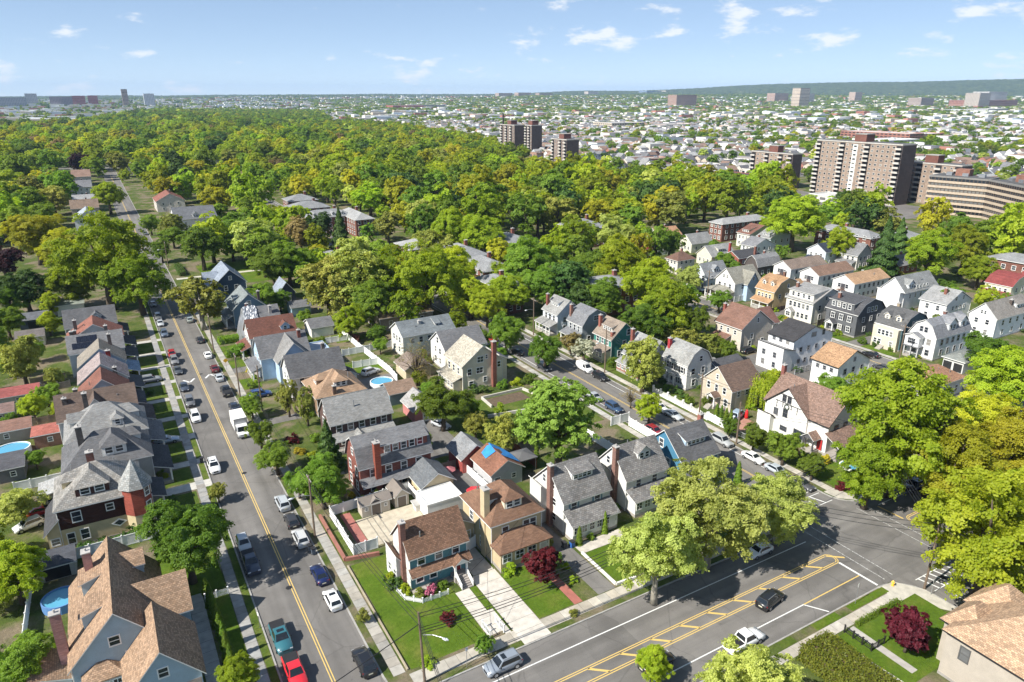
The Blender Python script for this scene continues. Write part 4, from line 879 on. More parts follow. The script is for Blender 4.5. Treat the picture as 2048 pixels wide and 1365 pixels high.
tb=MB(); tb.tube([(-5.5,1.8+.5*math.cos(a*math.pi/8),6.35+.5*math.sin(a*math.pi/8)) for a in range(17)],.11,6); link('wreath',tb.mesh('wreath',MATS['paint'],uv=False),h.root,color=(.03,.05,.03))
h=House('garage','dark roofed blue garage behind the white gambrel house','garage',(118.5,127,107.5,114),3.2,5.0,'gab_x',(.25,.42,.62),(.09,.09,.095),found=0).win('S',-1,1.7)
# -- block towards the far street
h=House('beige_house','beige house with broad red brown gable roof and small porch hood','house',(140,151.6,121.3,130.4),6.2,10.3,'gab_y',(.56,.50,.43),(.215,.12,.09)).wins('W',[(3,4.7)],.7,1.1).win('S',0,7.8,.6,1.2).win('S',-1.8,3.6).wins('S',[(2,1.7)]).porch('W',-3.8,1.0,2.2,2.7,3,rise=.8).chim(-2.2,5.2,10.2,(.30,.10,.08)).body(5.4,10,-3,4.6,0,5.4,8.6,'gab_x',(.56,.50,.43),(.19,.10,.08))
h=House('white_house','white three storey house with black roof and lower front wing','house',(139.8,154,105.0,112.6),7.8,10.4,'gab_y',(.80,.80,.80),(.055,.053,.055),trim=(.30,.30,.31))
h.body(-10.6,-7.0,-3.9,3.8,0,5.4,6.4,'shed_-y',(.80,.80,.80),(.33,.32,.31),rm='flat_roof')
for a in (-1.8,1.5):
    for z in (4.2,1.7): h.win('W',a,z,.8,1.2,b=-3.5)
h.wins('W',[(3,7.0)],.8,.7).win('S',0,8.4,1.5,1.0,2).win('S',3.6,8.4,.8,1.1).wins('S',[(4,5.2),(5,2.2)],.8,1.0)
h=House('white_house','white house with bright tan shingle roof in front of the golden tree','house',(138.2,149.4,91.4,98.2),6.0,8.9,'gab_y',(.80,.80,.80),(.43,.265,.15),rm='shake',trim=(.30,.30,.31)).wins('W',[(3,4.8)],.7,.8).win('S',0,6.9,.6,.8).wins('S',[(3,4.4),(3,1.8)],.8,1.2).win('W',1.6,1.5,.9,1.4)
# -- far street, east side
h=House('white_house','white Victorian house with olive grey cross gables and deep pillared porch','house',(174.6,186.5,156.2,164.6),6.2,10.2,'gab_x',OFFW,(.265,.255,.215)).wins('W',[(3,4.7)]).wins('W',[(2,7.7)],.7,1.0,span=.35).body(-2,3,-6,0,0,6.0,9.4,'gab_y',LBLUE,(.265,.255,.215)).wins('S',[(2,4.6)]).porch('W',-5.4,4.2,3.4,3.2,5,roof='hip',rise=1.2).win('S',.5,7.4,.7,.9,b=-1.8)
h=House('gambrel_house','tan yellow gambrel house with orange tan roof and two small dormers','house',(176.8,188.5,142.3,149.4),6.0,9.9,'gam_y',(.52,.40,.22),(.40,.245,.135)).dormer('W',-1.6,1.4,1.2,1.2,'gable',1,wc=CREAM).dormer('W',1.6,1.4,1.2,1.2,'gable',1,wc=CREAM).win('S',.4,7.4,.7,1.0).wins('W',[(4,4.4)],.7,1.2).wins('S',[(3,4.4)],.8,1.2).porch('W',-3.3,3.3,2.0,2.8,3,wc=CREAM).chim(5,2,10.2,(.22,.12,.09)).body(5.6,10,-3,3,0,5.4,7.6,'gab_x',(.52,.40,.22),(.40,.245,.135))
h=House('cream_house','pale three storey house with light grey roof and full width front dormer','house',(175.6,191,127.2,136.6),6.4,9.8,'gab_y',(.70,.67,.60),(.30,.295,.285)).dormer('W',0,8.6,.4,2.3,'shed',4,ww=.8,wh=1.2).wins('W',[(5,4.8),(5,1.9)],.85,1.4,trim=(.62,.62,.6)).wins('S',[(4,7.3)],.7,1.0,span=.35).wins('S',[(4,4.7),(3,1.9)]).porch('W',-3.6,-1.4,1.4,2.8,2,roof='gable',rise=.9,closed=True,nw=1).chim(-5,3.4,10.6,(.24,.13,.10)).steps('W',-2.5,1.4,6)
h=House('gambrel_house','dark grey gambrel house with white windows and black shutters','house',(176,188.5,113.2,123.0),6.4,10.3,'gam_y',(.105,.11,.118),(.085,.086,.092)).dormer('W',-.6,7.8,.4,2.3,'shed',4,ww=.85,wh=1.2).wins('W',[(3,4.8)],1.1,1.5,2,shutter=(.02,.02,.022)).wins('W',[(3,1.9)],1.1,1.4,2,shutter=(.02,.02,.022)).wins('S',[(3,7.4)],.8,1.3,span=.4).wins('S',[(3,4.8),(2,2.0)],.9,1.3).porch('W',-3.4,-1.0,1.8,2.9,2,roof='gable',rise=1.0).steps('W',-2.2,1.8,6).chim(-4.4,2.6,11.0,(.25,.12,.09))
h=House('gambrel_house','teal sided gambrel house with cream front and two round topped dormers','house',(176,187.5,100.2,107.6),6.0,9.9,'gam_y',(.085,.155,.17),(.115,.115,.115)).dormer('W',-1.6,1.5,1.2,1.3,'gable',1,wc=CREAM).dormer('W',1.6,1.5,1.2,1.3,'gable',1,wc=CREAM).wins('S',[(3,7.0)],.6,1.1,span=.35).wins('S',[(2,4.5)]).chim(1.5,2.6,10.6,(.42,.34,.24)).steps('W',-.4,1.2,6)
fb=MB(); fb.box(-7.0,-3.5,0,-5.77,3.5,5.9); link('front_wall',fb.mesh('front_wall',MATS['siding']),h.root,color=CREAM)
for a in (-1.6,-.5,.6,1.7): h.win('W',a,4.4,.75,1.3,b=-1.25)
for a in (-2.4,-1.2,2.0): h.win('W',a,1.8,.8,1.2,b=-1.25)
h=House('gambrel_house','large white gambrel corner house with bay front and grey slate roofs','house',(176.6,192,91.6,98.6),6.0,10.0,'gam_x',(.80,.80,.80),(.235,.24,.255),trim=(.45,.45,.46)).wins('W',[(2,7.6)],.8,1.3,span=.35).dormer('S',-.5,3.4,.4,2.2,'gable',2,wc=(.8,.8,.8)).dormer('S',4.6,2.8,.5,2.0,'gable',1).wins('S',[(5,4.6),(4,1.9)]).body(-9.6,-7.7,-.4,3.3,3.0,5.6,6.4,'gab_x',(.8,.8,.8),(.235,.24,.255)).win('W',-1.5,4.4,1.8,1.4,4,b=-1.9).win('W',1.8,4.6).win('W',1.8,1.8).win('W',-1.6,1.8,b=0).chim(1.4,.4,10.8,(.22,.11,.09)).porch('W',-3.2,.6,2.0,2.9,3,roof='flat')
for lb,bx,rc,sol in (('long white apartment house with solar panels on a brown roof',(208,227,161.6,169),(.24,.185,.15),1),('long white apartment house with plain brown roof and small balcony',(208,226.6,150.1,157.6),(.235,.15,.11),0),('long white apartment house with light tan roof and small balcony',(208.6,226.8,137,145),(.43,.275,.165),0)):
    h=House('apartment_house',lb,'apartment house',bx,5.8,8.0,'gab_x',(.80,.80,.79),rc,trim=(.45,.45,.46)).wins('W',[(2,4.4),(2,1.7)],.9,1.2,span=.7).wins('S',[(6,4.4),(6,1.8)],.8,1.1)
    bb=MB(); bb.box(h.x0-1.3,-1.2,2.9,h.x0-.01,1.4,3.05)
    for q in range(9): bb.box(h.x0-1.3,-1.2+q*.32,3.05,h.x0-1.24,-1.14+q*.32,3.9)
    bb.box(h.x0-1.32,-1.2,3.9,h.x0-1.22,1.4,3.98); link('balcony',bb.mesh('balcony',MATS['wood']),h.root,color=(.22,.13,.09)); h.door('W',0,(.06,.06,.07),z=3.05,h=2.0,w=1.5)
    if sol:
        for i in range(11):
            for j in range(2): o_=link('solar_panel',pm,h.root,(-5.5+i*1.12,-2.9+j*1.42,6.35+j*.86)); o_.rotation_euler=(math.radians(-9),0,0)
h=House('white_house','tall white house with grey gable roof and blue shaded side','house',(211,228.6,121.6,129.2),6.3,10.2,'gab_x',(.78,.80,.82),(.25,.255,.25)).dormer('S',-5,3,.5,1.6,'gable',2).wins('S',[(5,4.6)],.7,1.2).wins('S',[(4,7.3)],.7,1.0,span=.4).wins('W',[(3,4.6),(3,1.8)],.8,1.2).body(-11,-8.7,-3.7,3.7,0,5.8,6.3,'shed_-y',(.8,.8,.8),(.42,.41,.40),rm='flat_roof')
h=House('white_house','white house with broad pale front roof and brick chimney in the far row','house',(209.6,222.4,107.8,115.7),6.0,9.2,'gab_y',(.80,.80,.80),(.30,.30,.295)).wins('W',[(2,4.4),(2,1.8)]).wins('S',[(4,4.4),(2,7.2)],.7,1.1,span=.6).chim(-2.6,-1,9.8,(.28,.12,.09))
h=House('white_house','white house with weathered tan grey gable roof at the right picture edge','house',(207,225.8,92.8,100),6.2,9.7,'gab_x',(.82,.82,.82),(.26,.24,.215)).wins('W',[(2,4.6),(2,1.8)],.9,1.3).wins('W',[(2,7.2)],.5,.9,span=.25).wins('S',[(4,4.5),(3,1.8)]).chim(1,-1.6,9.6,(.10,.08,.07)).dormer('S',4,4,1,1.2,'shed',2)
h=House('carport','grey green roofed open garage beside the white corner house','garage',(174.3,183.4,82.9,87.8),2.9,4.3,'hip',(.62,.62,.60),(.235,.25,.235),found=0)
for a in (-1.2,1.3):
    ob=MB(); ob.box(h.x0-.03,a-1.0,.1,h.x0+.01,a+1.0,2.2); link('opening',ob.mesh('opening',MATS['dark'],uv=False),h.root)  # dark panels stand in for the shade inside the garage bays
h=House('hip_roof_house','low orange tan hipped roof house behind the golden trees','house',(150,162,76.5,84.5),3.9,6.6,'hip',(.62,.60,.56),(.36,.20,.125),rm='shake').wins('W',[(3,1.9)]).wins('S',[(4,1.9)])
h=House('red_roof_house','cream house with bright red gambrel roof far at the right picture edge','house',(248.8,263,109.4,117.4),5.6,8.8,'gam_y',(.66,.62,.45),(.24,.06,.055)).wins('W',[(4,4.2),(4,1.7)],.8,1.2).wins('S',[(3,4.3)]).chim(3,-2,9.4,(.30,.08,.07)).porch('W',-4,4,2.2,2.7,4)
# corner house at the bottom right, only its roof and upper wall in view
h=House('tan_roof_house','taupe house with faceted tan shingle roof beside the big red maple','house',(76.0,90.0-2.6,18,31.6),6.0,10.2,'hip_y',(.46,.41,.35),(.46,.31,.20),rm='shake',trim=(.10,.10,.10)).win('W',-4.6,4.4,.9,1.6).win('S',-2,4.2).wins('N',[(2,4.4)])
cb=[( -5.2+2.6*math.cos(math.radians(22.5+45*k)), -4.9+2.6*math.sin(math.radians(22.5+45*k))) for k in range(8)]
t1=MB(); t1.prism(cb,0,6.0); tt=link('bay',t1.mesh('bay',MATS['siding']),h.root,color=(.46,.41,.35))
t1=MB(); t1.add([(-5.2+(x+5.2)*1.25,-4.9+(y+4.9)*1.25,5.9) for x,y in cb]+[(-5.2,-4.9,9.2)],[(k,(k+1)%8,8) for k in range(8)]+[tuple(range(8))[::-1]]); link('bay_roof',t1.mesh('bay_roof',MATS['shake']),tt,color=(.46,.31,.20))
h.body(2.0,7.6,3.5,8.6,0,5.6,8.8,'hip',(.46,.41,.35),(.46,.31,.20)).body(-3.6,1.4,4.5,8.2,0,5.6,8.4,'hip',(.46,.41,.35),(.46,.31,.20))

# -- simpler houses farther off, each with its own roof and colour
FAR=[
 ('tall house with slate grey gable roof and brick porch beside the dark conifers',(248,257,163.5,171.5),5.8,9.7,'gab_y',(.70,.66,.60),(.20,.20,.205)),
 ('brick bungalow with white gable and grey roof at the right',(255,267,151,158),3.6,6.4,'gab_x',(.30,.13,.10),(.22,.22,.22)),
 ('pale blue house with dark solar roof by the street trees',(242,256,173,181.5),6.0,8.6,'gab_x',(.62,.68,.74),(.045,.055,.08)),
 ('cream house with red brown roof in front of the brick apartments',(245,262,213.8,221),6.0,9.2,'gab_y',(.66,.62,.54),(.20,.10,.075)),
 ('pale green grey house with stepped grey roof next to the red brown roof',(246,260,203.2,210.6),6.0,9.2,'gab_y',(.50,.57,.58),(.26,.26,.26)),
 ('cream bungalow with grey roof by the round green tree',(216,228,219,226.5),4.0,7.4,'gab_x',(.66,.64,.52),(.27,.27,.265)),
 ('small cream house with pale grey roof and wide dormer',(205,217.5,196.5,204.5),4.0,7.4,'gab_x',(.66,.63,.50),(.30,.30,.29)),
 ('red brick house with black roof and two tall chimneys',(204.6,216,182.5,189.8),6.0,8.0,'gab_x',(.33,.115,.085),(.07,.07,.075)),
 ('dark brown and brick house with grey gambrel roof near the long white apartments',(206,218,166.4+8,175.5+5),4.2,7.8,'gam_x',(.09,.075,.07),(.25,.25,.25)),
 ('small house with brown hipped roof behind the white blossom tree',(184.5,193,193.5,200),5.0,7.8,'hip',(.66,.62,.56),(.17,.10,.075)),
 ('pale blue house with pointed grey gables beside the pillared porch house',(176.5,187,170.5,178),4.6,8.8,'gab_x',(.58,.64,.70),(.25,.26,.27)),
 ('house with orange tan roof at the edge of the maple trees',(211,224,234,243),5.0,8.0,'gab_x',(.66,.63,.58),(.42,.24,.14)),
 ('small white house with bright red roof below the maple trees',(183,192,217,225),5.0,7.6,'gab_x',(.72,.72,.72),(.30,.05,.05)),
 ('pale green house behind the orange tan roofs',(195,206,222,230),4.5,7.4,'gab_y',(.55,.60,.52),(.28,.28,.27)),
 ('grey roofed white house seen through the street trees',(228,240,196,203),5.6,8.2,'gab_y',(.70,.70,.70),(.22,.22,.23)),
 ('white farm style house with dark grey cross gables under tall maples on the left',(32,51,379,402),6.5,10.8,'gab_x',(.72,.72,.70),(.135,.14,.15)),
 ('rust red roofed house behind the dark conifer on the left',(30,45,456,476),6.0,10.0,'gab_y',(.60,.55,.50),(.26,.11,.085)),
 ('tan brown gabled house beyond the green street tree on the left',(-12,1,449,462),6.0,9.8,'gab_x',(.50,.42,.34),(.22,.16,.12)),
 ('pale blue roofed white house in the far left row',(-10.5,1,411,428),5.5,9.4,'gab_y',(.70,.72,.74),(.36,.40,.45)),
 ('white gabled house with pale roof at the far end of the left row',(-11,1,475,489),5.6,9.4,'gab_x',(.68,.68,.67),(.33,.33,.33)),
 ('white house with long grey roof below the purple beech',(-13,-.6,556,572),6.0,9.6,'gab_x',(.66,.66,.66),(.19,.19,.2)),
 ('brown roofed house right under the purple beech',(-12,0,618,640),7.0,11.0,'gab_x',(.55,.50,.46),(.26,.17,.13)),
 ('white flat roofed block between trees on the far left',(-34,-21,590,605),5.6,6.0,'flat',(.70,.70,.68),(.40,.44,.38)),
 ('white house with dark gable roof at the left picture edge',(-50,-38.5,478,492),6.0,10.0,'gab_y',(.66,.68,.70),(.11,.11,.12)),
 ('lower white house with black roof at the left picture edge',(-52,-42,446,462),5.5,9.4,'gab_y',(.64,.66,.68),(.09,.09,.10)),
 ('grey roofed house far off among the left trees',(-54,-42,716,730),5.5,9.0,'gab_x',(.5,.5,.5),(.20,.19,.18)),
 ('white gabled house with blue shadowed roof peeping from the woodland',(28,36,690,702),6.0,10.5,'gab_y',(.68,.70,.74),(.16,.17,.2)),
 ('brown roofed low house behind the hedge on the long street',(51,58,352,372),4.0,6.8,'gab_y',(.34,.24,.18),(.24,.13,.095)),
]
for lb,bx,e,r,k,wc,rc in FAR:
    h=House('house',lb,'house',bx,e,r,k,wc,rc,'brick' if 'brick' in lb and 'brown' not in lb and 'apartments' not in lb else 'siding',found=0,rm='flat_roof' if k=='flat' else 'shingle')
    two=[(3,4.4),(3,1.8)] if e>4.5 else [(3,1.9)]
    h.wins('W' if bx[0]>10 else 'E',two,.9,1.3).wins('S',two,.9,1.3)
    if 'solar' in lb or 'porch' in lb: h.porch('W',-3.5,3.5,2.2,2.8,4)
    if 'chimneys' in lb: h.chim(-3.5,3.2,10.5,(.38,.06,.06)).chim(3,-3.4,9.6,(.20,.09,.07))
    elif 'dormer' in lb or 'red brown roof in' in lb or 'stepped' in lb: h.dormer('S' if k.endswith('x') else 'W',0,min(3.6,h.d*.5),1.2,1.2,'shed',3)
    elif 'gables' in lb and k!='flat': h.dormer('S' if k.endswith('x') else 'W',0,2.6,1.0,1.4,'gable',2)
    elif k!='flat': h.chim(1.2,.8,r+.9,(.24,.11,.09),.7,.7)

# ------------------------------------------------------------------ positions in metres
CARS=[
('sedan',(0.12, 0.125, 0.13),10.6,246.7,-90,'grey sedan parked farthest up the west kerb under the big maple'),
('suv',(0.12, 0.125, 0.13),10.6,230.4,-90,'dark grey SUV parked by the west kerb in the big maple shade'),
('sedan',(0.45, 0.47, 0.49),10.6,223.5,-90,'silver grey sedan close behind the dark SUV at the west kerb'),
('suv',(0.1, 0.13, 0.18),10.6,212.3,-90,'slate blue SUV alone at the west kerb before the red roofed house'),
('hatch',(0.35, 0.012, 0.014),10.6,193.0,-90,'red hatchback hidden behind the small tree at the west kerb'),
('suv',(0.2, 0.2, 0.2),10.6,187.5,-90,'grey SUV between the red hatchback and the dark sedan'),
('sedan',(0.06, 0.065, 0.07),10.6,179.9,-90,'charcoal sedan behind the grey SUV by the pink slate house'),
('sedan',(0.05, 0.06, 0.08),10.6,167.9,-90,'dark blue grey sedan beside the painted chevrons at the west kerb'),
('suv',(0.13, 0.13, 0.135),10.6,158.2,-90,'grey SUV parked before the brown gabled house'),
('suv',(0.8, 0.8, 0.79),10.6,149.3,-90,'white SUV with dark windscreen parked before the pale grey hipped house'),
('suv',(0.8, 0.8, 0.79),10.6,125.2,-90,'white SUV with roof hatch and trailer hitch by the turret house drive'),
('hatch',(0.45, 0.47, 0.49),10.7,98.2,-90,'silver car in dappled shade ahead of the dark blue pickup'),
('pickup',(0.03, 0.04, 0.07),10.7,92.9,-90,'dark blue pickup truck nose to tail behind the silver car'),
('pickup',(0.03, 0.13, 0.16),10.9,75.6,-90,'teal pickup truck with sunroof parked in front of the red pickup'),
('pickup',(0.62, 0.02, 0.03),11.0,69.1,-90,'bright red pickup truck with black bed cover at the picture bottom'),
('suv',(0.42, 0.45, 0.48),18.4,106.6,90,'silver SUV first in the row below the leafy bushes'),
('hatch',(0.035, 0.033, 0.035),18.4,100.7,90,'dark brown hatchback between the two silver SUVs'),
('suv',(0.5, 0.5, 0.5),18.4,95.3,90,'silver SUV with roof rails beside the street lamp pole'),
('sedan',(0.006, 0.013, 0.07),18.5,85.3,90,'dark blue sedan with shiny bonnet by the east kerb'),
('hatch',(0.8, 0.8, 0.79),18.5,79.2,90,'white crossover with dark rear window by the corner lawn'),
('suv',(0.012, 0.012, 0.014),18.5,66.5,90,'black SUV nearest the avenue at the east kerb'),
('boxtruck',(0.8, 0.8, 0.79),17.6,138.5,-90,'white box truck parked on the long street beside the bushes'),
('sedan',(0.02, 0.025, 0.04),18.5,150.8,90,'dark sedan half hidden behind the white box truck'),
('pickup',(0.02, 0.02, 0.022),18.5,160.3,90,'black open top off roader ahead of the dark sedan'),
('sedan',(0.42, 0.45, 0.47),18.5,170.1,90,'pale silver sedan beside the yellow diamond sign'),
('sedan',(0.12, 0.012, 0.016),18.5,176.9,90,'maroon sedan ahead of the pale silver sedan'),
('sedan',(0.8, 0.8, 0.79),18.5,187.9,90,'white sedan parked alone before the red brown roofed house'),
('sedan',(0.03, 0.03, 0.034),18.5,201.7,90,'black sedan in front of the tarp covered house'),
('sedan',(0.25, 0.28, 0.26),18.5,222.9,90,'pale grey green sedan under the olive street tree'),
('suv',(0.02, 0.06, 0.2),24.8,154.3,0,'blue SUV standing on the drive before the dark gable house'),
('sedan',(0.35, 0.42, 0.52),4.2,140.5,0,'silver blue sedan on the drive of the dark grey hipped house'),
('suv',(0.25, 0.26, 0.27),4.3,176.2,0,'grey wagon on the drive beside the pink slate house'),
('hatch',(0.8, 0.8, 0.79),-17.3,119.9,200,'white hatchback in the back court of the turret house'),
('sedan',(0.5, 0.03, 0.03),-15.6,123.5,0,'bright red convertible behind the white picket fence'),
('sedan',(0.45, 0.47, 0.5),53.2,120.1,-70,'silver sedan on the worn asphalt yard behind the brick houses'),
('suv',(0.6, 0.6, 0.6),50.7,155.0,20,'white SUV next to the round pool court'),
('suv',(0.22, 0.25, 0.29),32.5,57.9,180,'blue grey SUV with sunroof parked at the north kerb of the avenue'),
('suv',(0.012, 0.012, 0.014),68.8,49.9,10,'black SUV driving along the avenue beside the painted median'),
('pickup',(0.8, 0.8, 0.79),60.0,46.3,0,'white pickup truck on the avenue behind the plane tree crown'),
('sedan',(0.8, 0.8, 0.79),76.0,58.1,180,'white sedan parked in the plane tree shade at the north kerb'),
('sedan',(0.012, 0.012, 0.014),48.4,49.1,0,'black car mostly hidden behind the small lime green tree on the avenue'),
('suv',(0.01, 0.015, 0.05),113.4,57.4,180,'dark navy SUV under the lime green tree beyond the crossroads'),
('suv',(0.35, 0.36, 0.36),97.4,86.2,-90,'silver SUV at the kerb below the blue house chimney'),
('sedan',(0.8, 0.8, 0.79),97.4,78.5,-90,'white sedan parked before the Tudor house shrubs'),
('sedan',(0.4, 0.44, 0.48),97.4,73.1,-90,'light silver sedan behind the pale plane tree top'),
('sedan',(0.07, 0.07, 0.075),97.4,67.7,-90,'charcoal sedan nearest the crossroads on the side street'),
('sedan',(0.42, 0.45, 0.47),97.4,99.9,-90,'silver sedan parked before the white arched fence'),
('sedan',(0.8, 0.8, 0.79),97.4,104.2,-90,'white sedan behind the lime green tree at the white fence'),
('sedan',(0.35, 0.36, 0.38),88.8,115.8,-90,'silver sedan at the left kerb near the round willow'),
('suv',(0.03, 0.06, 0.12),88.8,109.0,-90,'dark blue SUV at the left kerb near the round willow'),
('van',(0.8, 0.8, 0.79),97.0,131.1,-90,'white work van with roof rack on the side street'),
('suv',(0.012, 0.012, 0.014),97.0,124.7,-90,'black SUV close behind the white work van'),
('suv',(0.03, 0.035, 0.045),88.8,136.7,-90,'dark SUV under the street tree by the weedy lot'),
('sedan',(0.02, 0.02, 0.025),88.8,149.6,90,'dark sedan in the shade beside the cream house'),
('hatch',(0.35, 0.012, 0.014),88.0,162.2,90,'red hatchback in the drive mouth beyond the cream house'),
('sedan',(0.8, 0.8, 0.79),97.0,193.7,-90,'white sedan glimpsed under the maples up the side street'),
('suv',(0.3, 0.38, 0.46),108.9,92.9,20,'silver blue SUV on the brick forecourt beside the clipped cedars'),
('hatch',(0.25, 0.02, 0.03),88.9,96.1,-90,'dark red hatchback behind the white fence at the left kerb'),
('sedan',(0.012, 0.012, 0.014),167.0,101.9,90,'black sedan at the kerb before the teal gambrel house'),
('sedan',(0.05, 0.05, 0.055),160.8,94.7,90,'dark sedan on the far street beside the tan roofed white house'),
('suv',(0.02, 0.03, 0.06),160.8,116.4,90,'dark blue SUV behind the black roofed house on the far street'),
('sedan',(0.012, 0.012, 0.014),160.8,136.6,90,'black sedan in the shade by the beige house on the far street'),
('suv',(0.012, 0.012, 0.014),141.3,119.5,0,'black car with yellow shrub in the yard behind the beige house'),
('sedan',(0.8, 0.8, 0.79),176.6,170.7,180,'white car on the drive by the pillared porch house'),
('sedan',(0.5, 0.5, 0.5),160.6,169.0,90,'silver car by the pillared porch house kerb'),
('sedan',(0.03, 0.03, 0.035),205.0,96.5,0,'black sedan beside the white corner house under the right trees'),
('hatch',(0.4, 0.01, 0.03),98.2,33.7,90,'crimson car cut by the right picture edge below the crossroads'),
('sedan',(0.6, 0.6, 0.6),251.0,160.7,180,'white car behind the long white apartment houses'),
('pickup',(0.05, 0.04, 0.04),11.0,412.2,-90,'dark truck far up the long street between the trees'),
('sedan',(0.2, 0.22, 0.24),11.0,352.1,-90,'grey sedan far up the long street left kerb'),
('sedan',(0.6, 0.62, 0.62),18.3,351.7,-90,'pale silver sedan far up the long street right kerb'),
('sedan',(0.1, 0.1, 0.12),18.3,383.9,-90,'dark sedan far up the long street right kerb'),
('sedan',(0.4, 0.4, 0.42),11.0,337.5,-90,'silver sedan nearest the big maple on the far left kerb'),
]
